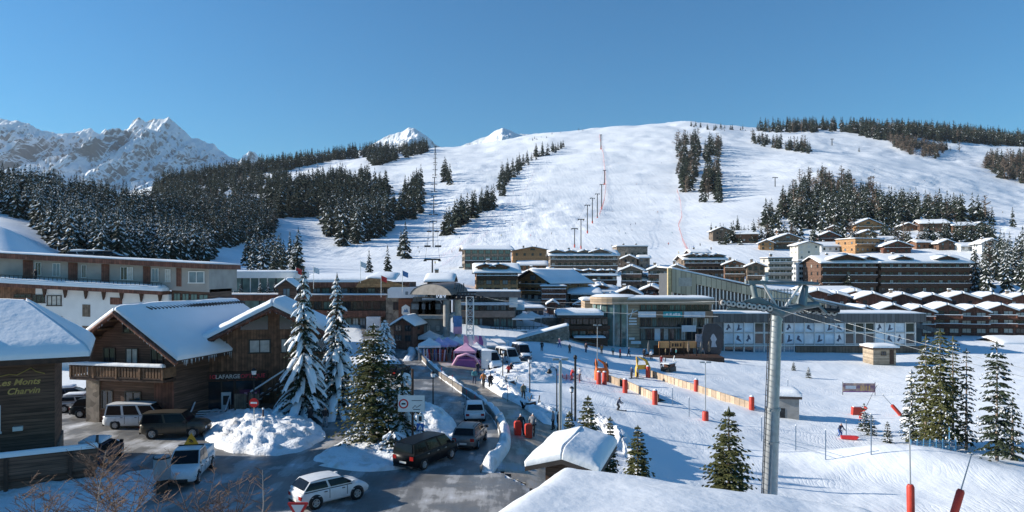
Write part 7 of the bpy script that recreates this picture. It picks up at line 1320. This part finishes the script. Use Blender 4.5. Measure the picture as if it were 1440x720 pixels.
def slope_lifts():
    def pylon(lab, px, py, top, arm, pad, group, m=galv):
        q = ground_at(px, py, 200); h = max(4, (py-top)/F*q.y); r = empty('lift_pylon', lab, 'lift pylon', q, 0, group); w = max(.22, q.y*.0006); b = MB(); b.tube([(0, 0, -.5), (0, 0, h)], [w*1.25, w], m, 8); b.build('mast', r)
        if arm: b = MB(); b.box(-arm, arm, -.25, .25, h, h+max(.5, w*1.3), m); b.box(-arm*1.05, -arm*.75, -1.2, 1.2, h-.35, h-.005, m); b.box(arm*.75, arm*1.05, -1.2, 1.2, h-.35, h-.005, m); b.build('crossarm', r)
        if pad: b = MB(); b.lathe([(w*1.7, -.3), (w*1.7, 1.9), (0, 2.0)], red_pad, 10); b.build('padded_foot', r)
        return q+Vector((0, 0, h))
    rows = [('pylon of the chairlift at the left edge of the main piste', [(608, 390, 366), (609, 348, 312), (610, 302, 276), (611, 272, 250), (612, 248, 232), (612, 230, 217), (612, 216, 206)], 2.6, False, 'chairlift pylons left of the main piste'),
        ('pylon of the drag lift up the middle of the main piste', [(808, 348, 322), (817, 350, 309), (826, 328, 289), (833, 314, 279), (840, 308, 273), (846, 294, 260), (850, 260, 240), (845, 210, 190)], 2.0, True, 'drag lift pylons in the middle of the main piste')]
    for lab, pts, arm, pad, g in rows:
        tops = [pylon(['lowest ', 'second lowest ', 'third from the bottom, ', 'fourth from the bottom, ', 'fifth from the bottom, ', 'sixth from the bottom, ', 'seventh from the bottom, ', 'topmost '][k if len(pts) == 8 or k < 6 else 7]+lab, *p, arm, pad, g, dark_metal) for k, p in enumerate(pts)]
        for s in (-1, 1): b = MB(); b.tube([t+Vector((s*arm*.9, 0, -.3)) for t in tops], .05, dark_metal, 4, cap=False); tag(b.build('lift_cable'), ('left' if s < 0 else 'right')+' hand cable of the '+('chairlift' if not pad else 'drag lift')+' up the piste', 'cable')
        if not pad:
            for i in range(len(tops)-2):
                for k in (.3, .7):
                    for s in (-1, 1):
                        c = tops[i]+(tops[i+1]-tops[i])*k+Vector((s*arm*.9, 0, -.3)); o = 'chair'; 
                        if o not in _BODY: b = MB(); b.tube([(0, 0, 0), (0, 0, -1.8)], .06, dark_metal, 4); b.box(-1.4, 1.4, -.3, .3, -2.3, -2.15, black); b.box(-1.4, 1.4, .25, .35, -2.15, -1.5, black); _BODY[o] = b.mesh('lift_chair')
                        tag(link('lift_chair', _BODY[o], None, c), 'tiny chair hanging from the chairlift cable', 'lift chair', 'chairs of the chairlift')
    for lab, pts in (('lamp mast with spotlights at the foot of the main piste, left one', (812, 346, 322)),): pass
    for i, (px, py, top) in enumerate(((1170, 205, 196), (1078, 200, 190), (925, 170, 164), (935, 169, 163), (1090, 262, 250))):
        pylon(['lone pylon on the open upper right slope', 'pylon at the slanting row of spruces', 'pylon on the crest above the main piste, left of two', 'pylon on the crest above the main piste, right of two', 'dark mast beside the larch wood'][i], px, py, top, 3, False, None, dark_metal)
    # netting: posts and mesh along piste edges
    def net(lab, pts, h, m, n, cat='safety net'):
        ps = [ground_at(*p, 220) for p in pts]; fine = []
        for a, c in zip(ps, ps[1:]):
            for i in range(n): t = i/n; x, y = a.x+(c.x-a.x)*t, a.y+(c.y-a.y)*t; fine.append(Vector((x, y, zg(x, y))))
        fine.append(ps[-1]); r = empty('safety_net', lab, cat, fine[0]); o = fine[0]; b = MB(); w = MB(); th = max(.015, fine[0].y*.00005)
        for p in fine: b.tube([p-o-Vector((0, 0, .3)), p-o+Vector((0, 0, h))], th*1.6, m, 4)
        for k in range(4):
            w.tube([p-o+Vector((0, 0, h*(k+.6)/4)) for p in fine], th, m, 3, cap=False)
        pp = b.build('post', r); w.build('mesh', r)
    pk = mat('pink_net', (.62, .3, .42), .7); rn = mat('red_net', (.55, .14, .12), .7)
    net('pink net band winding down the slalom hill', [(618, 364), (640, 352), (662, 333), (690, 308), (735, 272), (752, 240)], 2.4, pk, 8)
    net('second pink net band below the first on the slalom hill', [(622, 374), (646, 358), (668, 344), (686, 328)], 2.2, pk, 8)
    net('red net down the middle of the main piste beside the drag lift', [(843, 190), (848, 215), (851, 245), (852, 262), (850, 282), (843, 304)], 3.0, rn, 8)
    net('red net along the right edge of the main piste', [(952, 268), (957, 285), (959, 306), (954, 318), (960, 340), (968, 356)], 2.6, rn, 8)
slope_lifts()
# ---------------------------------------------------------------- things on the ski field
def ski_field():
    def pad(lab, px, py, h=1.75, r=.34, m=red_pad, group='red padded posts of the carpet lifts'):
        q = gr(px, py, 50); o = empty('padded_post', lab, 'padded post', q, 0, group); b = MB(); b.lathe([(r, -.3), (r, h*.93), (r*.8, h), (0, h+.02)], m, 12); b.build('padding', o); b = MB(); b.lathe([(r*.82, h+.03), (r*.6, h+.15), (0, h+.2)], snow_roof, 10); b.build('snow_cap', o)
    for px, py, lab in ((879, 552, 'red padded post at the start of the left carpet lift'), (921, 569, 'red padded post at the lower end of the left carpet lift'), (979, 551, 'red padded post halfway along the right carpet lift'), (1057, 577, 'red padded post at the far end of the right carpet lift'), (911, 531, 'red padded post beside the yellow arch'), (842, 541, 'red padded post under the orange arch, left one'), (850, 541, 'red padded post under the orange arch, right one')): pad(lab, px, py)
    def arch(name, lab, px, py, m, hw):
        q = gr(px, py, 50); o = empty(name, lab, 'arch', q, R(15))
        for s in (-1, 1): b = MB(); b.tube([(s*hw, 0, -.2), (s*hw*1.05, 0, 1.4), (s*hw*.75, .4, 2.5), (s*hw*.2-.5*hw, .9, 3.1)], [.3, .3, .22, .08], m, 8); b.build('arch_leg', o)
        b = MB(); b.box(-hw*.9, hw*.9, -.08, .08, 1.2, 1.9, m); b.build('panel', o)
    arch('orange_arch', 'orange arch at the start of the carpet lift', 846, 536, orange_pad, .8); arch('yellow_arch', 'yellow arch at the start of the right carpet lift', 904, 530, yellow_arch, 1.0)
    tan = mat('tan_boarding', (.55, .42, .3), .8, var=.12, kind='boards', pw=.5)
    for lab, a, c in (('long tan carpet lift cover running right across the ski field', (916, 530), (1055, 576)), ('short tan carpet lift cover left of the long one', (872, 541), (926, 566)), ('tan carpet lift strip at the left end of the field', (856, 537), (872, 543))):
        A, C = gr(*a, 50), gr(*c, 50); o = empty('carpet_lift', lab, 'carpet lift', A); n = 12; b = MB(); d = (C-A).normalized(); s = Vector((-d.y, d.x, 0))
        for i in range(n):
            p, q = A+(C-A)*(i/n), A+(C-A)*((i+1)/n); p.z, q.z = zg(p.x, p.y), zg(q.x, q.y); p, q = p-A, q-A; u = Vector((0, 0, 1.0)); k = s*.09
            b.add([p-k-Vector((0, 0, .3)), q-k-Vector((0, 0, .3)), q-k+u, p-k+u, p+k-Vector((0, 0, .3)), q+k-Vector((0, 0, .3)), q+k+u, p+k+u], [(0, 1, 2, 3), (5, 4, 7, 6), (3, 2, 6, 7)], tan)
        b.build('side_boarding', o); b = MB()
        for i in range(n): p, q = A+(C-A)*(i/n), A+(C-A)*((i+1)/n); p.z, q.z = zg(p.x, p.y)+.12, zg(q.x, q.y)+.12; b.add([p-A+s*.2, q-A+s*.2, q-A+s*1.1, p-A+s*1.1], [(0, 1, 2, 3)], rubber)
        b.build('belt', o)
    def gun(lab, px, py, tx, ty, Y=None, padh=2.3, m=red_pad):
        q = gr(px, py, 45) if not Y else at_depth(px, Y); o = empty('snow_lance', lab, 'snow lance', q); t = P(tx, ty, q.y)-q; b = MB(); b.tube([(0, 0, -.3), t*.25, t], [.06, .05, .035], galv, 6); b.tube([t, t+Vector((.12, -.1, .12))], .06, galv, 6); b.build('lance', o); d = Vector(t).normalized(); b = MB(); b.tube([Vector((0, 0, -.4)), d*.2, d*padh*.93, d*padh], [.22, .25, .25, .18], m, 12); b.build('padding', o)
    gun('snow lance with upright pole and red padded foot, bottom right', 1281, 735, 1279, 600, Y=47); gun('leaning snow lance with red padded foot at the bottom right corner', 1338, 740, 1366, 640, Y=46)
    gun('leaning snow lance beside the advertising banner', 1210, 588, 1233, 542, padh=1.6); gun('snow lance with red pad left of the gaunt spruces', 1267, 584, 1241, 555, padh=1.8)
    for px, py, lab in ((1205, 583, 'square red padded box by the leaning lance'),):
        q = gr(px, py, 50); o = empty('red_box', lab, 'padded box', q); b = MB(); b.prism([(-.7, -.3), (.7, -.3), (.75, .9), (.5, 1.0), (-.6, 1.0)], -.3, .3, red_pad); b.build('padding', o); b = MB(); b.box(-.5, .5, -.2, .2, 1.003, 1.1, snow_roof); b.build('snow_cap', o)
    # banner
    q = gr(1208, 556, 50); w = 4.9; o = empty('advertising_banner', 'long advertising banner with purple and orange picture on the snow slope', 'banner', q, R(-4)); b = MB()
    for x in (-w/2, w/2): b.tube([(x, .05, -.4), (x, .05, 2.1)], .05, dark_metal, 5)
    b.build('post', o); b = MB(); b.box(-w/2, w/2, -.02, .02, .5, 1.9, mat('banner_print', (.2, .12, .18), .6, col2=(.62, .4, .28), var=0, vscale=1.1, lo=.4, hi=.6)); bn = b.build('cloth', o); b = MB(); b.box(-w/2, w/2, -.035, -.022, .5, .62, mat('purple_print', (.25, .06, .25), .5)); b.box(-w*.42, -w*.1, -.035, -.022, 1.0, 1.5, mat('pale_print', (.6, .62, .66), .5))
    for x in (.2, .6, 1.0, 1.45): b.box(x, x+.22, -.035, -.022, .75, 1.55, mat('gold_print', (.6, .36, .14), .5))
    b.build('print', bn)
    # fence poles with rope and posts
    for i, (px, py, h) in enumerate(((1119, 634, 2.4), (1161, 646, 2.6), (1225, 640, 3.6), (946, 570, 2.2), (969, 586, 2.2), (1071, 620, 2.4), (1190, 612, 1.6), (1020, 600, 1.8), (1108, 552, 2.0))):
        q = gr(px, py, 45); o = empty('piste_pole', 'slim blue grey pole standing in the ski field', 'pole', q, 0, 'slim poles in the ski field'); b = MB(); b.tube([(0, 0, -.3), (0, 0, h)], .045, mat('blue_grey_pole', (.1, .16, .24), .5), 6); b.build('shaft', o); b = MB(); b.lathe([(.06, h), (.06, h+.1), (0, h+.12)], snow_roof, 6); b.build('cap', o)
    def rope(lab, pts, z=.9):
        ps = [gr(*p, 45)+Vector((0, 0, z)) for p in pts]; b = MB(); b.tube(ps, .022, mat('blue_grey_pole', (.1, .16, .24), .5), 4, cap=False); b.tube([p-Vector((0, 0, .45)) for p in ps], .018, MATS['blue_grey_pole'], 4, cap=False); tag(b.build('fence_rope'), lab, 'rope')
    rope('rope fence from the lift tower to the fence poles', [(1071, 620), (1119, 634), (1161, 646)]); rope('rope fence beside the short carpet lift', [(926, 562), (946, 570), (969, 586), (992, 592)])
    # blue net fence, sled, shed roof, equipment
    q = at_depth(1313, 66.5); o = empty('blue_fence', 'blue net fence in front of the gaunt spruces', 'fence', q, R(4)); b = MB(); bl = mat('blue_net', (.1, .3, .5), .7)
    for i in range(8): b.tube([(-2.3+i*.65, 0, -.3), (-2.3+i*.65, 0, 2.6 if i == 6 else 1.5)], .05, bl, 5)
    b.build('post', o); b = MB()
    for i in range(36): x = -2.3+4.6*i/35; b.box(x-.02, x+.02, -.03, -.01, .1, 1.35, bl)
    for i in range(8): z = .15+i*.17; b.box(-2.3, 2.3, -.05, -.031, z-.02, z+.02, bl)
    b.build('mesh', o)
    q = gr(1194, 618, 50); o = empty('rescue_sled', 'red rescue sled behind the skier in blue', 'sled', q, R(-18)); b = MB(); b.prism([(-.8, .05), (.7, .05), (.95, .35), (.6, .4), (-.8, .35)], -.28, .28, red_paint); b.build('hull', o); b = MB(); b.tube([(.8, .2, .35), (1.7, .15, .6)], .025, galv, 4); b.tube([(.8, -.2, .35), (1.7, -.15, .6)], .025, galv, 4); b.build('handle', o)
    q = gr(1100, 588, 50); o = bld('snowy_shed', 'low grey shed buried in snow right of the lift tower', 'shed', 1088, 1127, 588, 571, q.y, along='f', wm=concrete, rows=0, cols=0, t=.8, chim=0, d=3.5, snowm=snow_roof, rz=R(-12)); b = MB(); b.box(-1.2, -.3, -.03, -.004, 0, 1.2, dark_metal); b.build('door', o)
    for px, py, s, lab in ((940, 522, 1.5, 'pile of lift machinery and nets beside the awning bar'), (716, 545, .9, 'dark equipment box on the walkway bank'), (745, 575, .8, 'snow dusted bench group in the gap of the walkway bank'), (697, 532, .6, 'grey bin on the walkway bank')):
        q = gr(px, py, 50); o = empty('equipment', lab, 'equipment', q, rnd.random()); b = MB()
        for i in range(10): x, y, z = rnd.uniform(-1, 1)*s, rnd.uniform(-.6, .6)*s, rnd.uniform(0, 1.2)*s; b.tube([(x, y, z*.2), (x+rnd.uniform(-.8, .8)*s, y, z+.5*s)], .05*s+.02, dark_metal if i % 2 else galv, 5)
        b.build('frame', o); b = MB(); b.box(-.9*s, .9*s, -.5*s, .5*s, -.2, .5*s, dark_metal); b.box(-.3*s, .7*s, -.4*s, .4*s, .503*s, .9*s, wood_red); b.build('body', o); b = MB(); b.box(-.95*s, .95*s, -.55*s, .55*s, .905*s, 1.0*s, snow_roof); b.build('snow_cap', o)
    q = gr(803, 536, 50); o = empty('red_net', 'low red net beside the child skier', 'safety net', q); b = MB()
    for i in range(7): b.tube([(-2.4+i*.6, 0, -.2), (-2.4+i*.6, 0, 1)], .03, red_paint, 4)
    b.build('post', o); b = MB()
    for i in range(30): x = -2.4+3.6*i/29; b.box(x-.03, x+.03, -.02, .02, .25, .85, MATS['red_net'])
    b.build('mesh', o)
    q = at_depth(1207, 42); o = empty('depth_gauge', 'small T shaped pole at the bottom edge, left of the snow lances', 'pole', q); b = MB(); b.tube([(0, 0, -.3), (0, 0, 1.8)], .07, dark_metal, 6); b.build('shaft', o); b = MB(); b.box(-.7, .4, -.2, .2, 1.803, 1.9, galv, Matrix.Rotation(R(14), 4, 'Y')); b.build('plate', o)
ski_field()
# ---------------------------------------------------------------- tents and ski racks at the top of the walkway
def tents():
    lilac = mat('lilac_canvas', (.5, .44, .68), .7, var=.06); pink = mat('pink_canvas', (.66, .36, .5), .7, var=.1); purple = mat('purple_canvas', (.28, .1, .3), .7, var=.1)
    def tent(lab, px, py, Y, w, m, wallm=None, h=2.2, top=1.1, cloth='folded'):
        q = at_depth(px, Y); o = empty('tent', lab, 'tent', q, R(rnd.uniform(-8, 8))); b = MB(); a = w/2
        for x in (-a, a):
            for y in (-a, a): b.tube([(x*.96, y*.96, -.2), (x*.96, y*.96, h)], .04, galv, 5)
        b.build('frame', o); b = MB(); E = [(-a, -a, h), (a, -a, h), (a, a, h), (-a, a, h)]; I = [(x*.35, y*.35, h+top*.55) for x, y, z in E]; b.add(E+I+[(0, 0, h+top)], [(0, 1, 5, 4), (1, 2, 6, 5), (2, 3, 7, 6), (3, 0, 4, 7), (4, 5, 8), (5, 6, 8), (6, 7, 8), (7, 4, 8)], m); b.add([(x*1.01, y*1.01, z) for x, y, z in E]+[(x*1.01, y*1.01, h-.3) for x, y, z in E], [(0, 4, 5, 1), (1, 5, 6, 2), (2, 6, 7, 3), (3, 7, 4, 0)], m); b.build('canopy', o)
        if wallm: b = MB(); b.box(-a*.95, a*.95, -a*.97, -a*.93, 0, 1.3, wallm); b.box(-a*.97, -a*.93, -a*.92, a*.92, 0, h, wallm); b.build('side_wall', o)
    for a in (('white lilac peaked tent at the left end of the row', 604, 0, 104, 3.4, canvas_white), ('first lilac tent right of the whitish one', 617, 0, 106, 3.2, lilac), ('second lilac tent of the row', 629, 0, 108, 3.2, lilac), ('third lilac tent of the row, paler', 642, 0, 111, 3.4, canvas_white), ('pink tent in front of the lattice tower, nearest the road', 655, 0, 101, 3.2, pink, purple), ('white topped tent with purple side in front of the lattice tower', 670, 0, 104, 3.0, canvas_white, purple), ('smaller pink tent behind the nearest pink one', 664, 0, 108, 3, pink, purple), ('off white tent left of the delivery vans', 686, 0, 112, 3.6, canvas_white), ('off white tent behind the delivery vans', 698, 0, 116, 3.8, canvas_white),
        ('big pale marquee behind the tent row', 632, 0, 118, 5.5, canvas_white), ('white peaked tent on the terrace by the stone flats', 736, 0, 140, 4.5, canvas_white), ('second white peaked tent right of the terrace one', 748, 0, 143, 4, canvas_white), ('low tent roof under the lift station', 604, 0, 116, 4, canvas_white)): tent(*a)
    q = at_depth(656, 98.5); o = empty('inflatable_counter', 'pink and purple curved counter in front of the pink tents', 'counter', q, R(-6)); b = MB(); b.tube([(-2, 0, .2), (-1.2, -.3, 1.5), (0, -.4, 1.9), (1.2, -.3, 1.5), (2, 0, .2)], .2, pink, 8); b.build('arch', o); b = MB(); b.box(-2, 2, -.1, .3, -.2, 1.0, purple); b.build('front', o); b = MB(); b.box(2.2, 3.6, -.2, .2, -.2, 2.4, canvas_white); b.build('white_panel', o)
    for i, px in enumerate((652, 659, 667, 673, 678)):
        q = at_depth(px, 103+i*.6); o = empty('feather_flag', ['pink feather flag over the tents, leftmost', 'white feather flag second from the left over the tents', 'middle pink feather flag over the tents', 'purple feather flag right of the middle one', 'white feather flag at the right end of the tents'][i], 'flag', q); b = MB(); b.tube([(0, 0, -.2), (0, 0, 4.2)], .03, galv, 5); b.build('flagpole', o); b = MB(); b.prism([(.03, 1.4), (.6, 1.6), (.75, 3.2), (.45, 4.1), (.03, 4.2)], -.012, .012, [pink, canvas_white, pink, purple, canvas_white][i]); b.build('cloth', o)
    for i in range(7):
        px = 596+i*5.6; q = at_depth(px, 101.5+i*.25); o = empty('ski_rack', ['leftmost rack', 'second rack from the left', 'third rack from the left', 'middle rack of the seven', 'third rack from the right', 'second rack from the right', 'rightmost rack'][i]+' of upright skis at the road bend', 'ski rack', q, R(8), 'ski racks in front of the tents'); b = MB(); b.tube([(-.7, .1, 1.1), (.7, .1, 1.1)], .04, galv, 5)
        for x in (-.7, .7): b.tube([(x, .1, -.2), (x, .1, 1.1)], .04, galv, 5)
        b.build('frame', o)
        for k in range(6): b = MB(); b.box(-.05, .05, -.02, .02, 0, 1.75, rnd.choice([CL['white'], CL['red'], CL['black'], CL['blue'], CL['orange'], CL['grey']]), Matrix.Translation((-.6+k*.24, 0, 0)) @ Matrix.Rotation(R(rnd.uniform(-7, 7)), 4, 'Y')); b.build('ski', o)
tents()
# fill of the village centre
bld('stone_arcade', 'low stone arcade house behind the white terrace tents', 'house', 718, 770, 462, 432, 158, along='f', wm=stone, rows=2, cols=5, t=.5, chim=0, d=8)
bld('snowy_pavilion', 'low pavilion with thick snow slab left of the dark bar', 'pavilion', 752, 790, 470, 452, 150, along='f', wm=wood_grey, rows=1, cols=5, t=.7, chim=0, d=6)
bld('hillside_house', 'small dark house with snowy roof below the attic chalet', 'house', 640, 668, 416, 400, 215, along='x', wm=wood_dark, rows=1, cols=3, t=.6, chim=0, d=8)
bld('hillside_house', 'pale house with flat snowy roof left of the modern lodge', 'house', 644, 664, 391, 375, 330, along='f', wm=wood_grey, rows=2, cols=3, t=.6, chim=0, d=8)
bld('hillside_house', 'long low snowy roof between stone hotel and modern lodge', 'house', 726, 772, 381, 366, 335, along='x', wm=wood_mid, rows=1, cols=5, t=.8, chim=0, d=9)
bld('hillside_house', 'long brown lodge behind the round building with snowy gables', 'lodge', 800, 868, 421, 402, 210, along='x', wm=wood_mid, rows=2, cols=7, t=.7, chim=1, d=10, dorm=((-.2, 4), (.2, 4)))

for lab, x0, y0, x1, y1, Yw in (('long stone retaining wall behind the delivery vans', 690, 466, 800, 482, 137), ('upper stone retaining wall below the terrace tents', 700, 447, 790, 456, 149), ('low stone wall with snow on top under the stone flats', 752, 437, 850, 446, 168)):
    Aw = Fac('retaining_wall', lab, 'wall', (x0+x1)/2, y1, Yw); Aw.part('masonry', [(x0, y0, x1, y1+12)], stone, 0, 3); Aw.snow(x0, x1, y0, 0, 2.9, .55, 'wall_snow'); bw = MB()
    for k in range(int((x1-x0)/6)): Aw.box(bw, x0+k*6, y0-7, x0+k*6+.7, y0, dark_metal, .1, .1)
    for yy in (7, 4.5): Aw.box(bw, x0, y0-yy, x1, y0-yy+.6, dark_metal, .05, .05)
    bw.build('railing', Aw.root)
bld('terrace_bar', 'timber terrace bar with snowy roof between lattice tower and terrace tents', 'bar', 704, 738, 450, 432, 146, along='x', wm=wood_mid, rows=1, cols=4, t=.5, chim=0, d=6)
bld('hillside_chalet', 'brown chalet with snowy roof behind the lift station machinery', 'chalet', 596, 640, 408, 390, 170, along='x', wm=wood_mid, rows=1, cols=5, t=.7, chim=1, d=9)
bld('hillside_chalet', 'dark gabled chalet tucked between brown flats and dark bar', 'chalet', 806, 842, 440, 420, 172, wm=wood_dark, rows=2, cols=3, t=.6, balc=(1,), chim=1, d=9)
bld('hillside_chalet', 'stone chalet with snowy gable above the dark bar', 'chalet', 842, 872, 432, 410, 180, wm=stone, rows=2, cols=3, t=.6, balc=(1,), chim=0, d=9)

for lab, x0, x1, yb, yt, Yb, al, wm_, kw in (('snow roofed brown lodge right of the big honey chalet', 786, 822, 412, 392, 226, 'y', wood_mid, dict(rows=2, cols=4, balc=(1,))), ('dark brown lodge with gable below the long six gabled lodge', 818, 858, 418, 396, 232, 'y', wood_dark, dict(rows=2, cols=4, balc=(1,), rz=R(-8))),
    ('brown gabled house between modern lodge and honey chalet', 734, 764, 396, 376, 268, 'y', wood_mid, dict(rows=2, cols=3, balc=(1,))), ('long timber house under the stone hotel, left end', 762, 812, 396, 384, 285, 'x', wood_grey, dict(rows=1, cols=7)), ('brown house at the foot of the slalom hill', 636, 662, 410, 394, 250, 'y', wood_mid, dict(rows=2, cols=3, rz=R(12))),
    ('brown lodge with balconies left of the cream loggia block', 1024, 1056, 388, 370, 330, 'y', wood_mid, dict(rows=2, cols=4, balc=(1,))), ('dark timber lodge above the three bay residence', 968, 1000, 364, 350, 360, 'x', wood_dark, dict(rows=1, cols=5)), ('small stone house behind the beige fascia corner', 944, 972, 392, 372, 285, 'y', stone, dict(rows=2, cols=3, balc=(1,))),
    ('honey house with gable at the edge of the wood, left of the villa', 1066, 1090, 352, 336, 372, 'y', wood_warm, dict(rows=2, cols=2)), ('brown chalet below the tall honey chalet', 1184, 1210, 348, 333, 365, 'y', wood_mid, dict(rows=2, cols=3, balc=(1,))), ('snow covered cabin right of the red brown hillside chalet', 1286, 1314, 350, 336, 372, 'x', wood_mid, dict(rows=1, cols=3))):
    bld('village_house', lab, 'house', x0, x1, yb, yt, Yb, along=al, wm=wm_, t=.6, **kw)
# ---------------------------------------------------------------- the air between here and the far peaks
def haze():
    b = MB(); b.box(-5200, 4200, -70, 6400, -16, 1150, snow); me = b.mesh('haze'); me.materials.clear()
    m = bpy.data.materials.new('haze'); m.use_nodes = True; nt = m.node_tree
    for n in list(nt.nodes):
        if n.type == 'BSDF_PRINCIPLED': nt.nodes.remove(n)
    v = nt.nodes.new('ShaderNodeVolumePrincipled'); v.inputs['Density'].default_value = 2.6e-5; v.inputs['Color'].default_value = (.8, .88, .97, 1); v.inputs['Anisotropy'].default_value = .1
    nt.links.new(v.outputs[0], [n for n in nt.nodes if n.type == 'OUTPUT_MATERIAL'][0].inputs['Volume']); me.materials.append(m)
    tag(link('haze', me), kind='stuff')
haze()
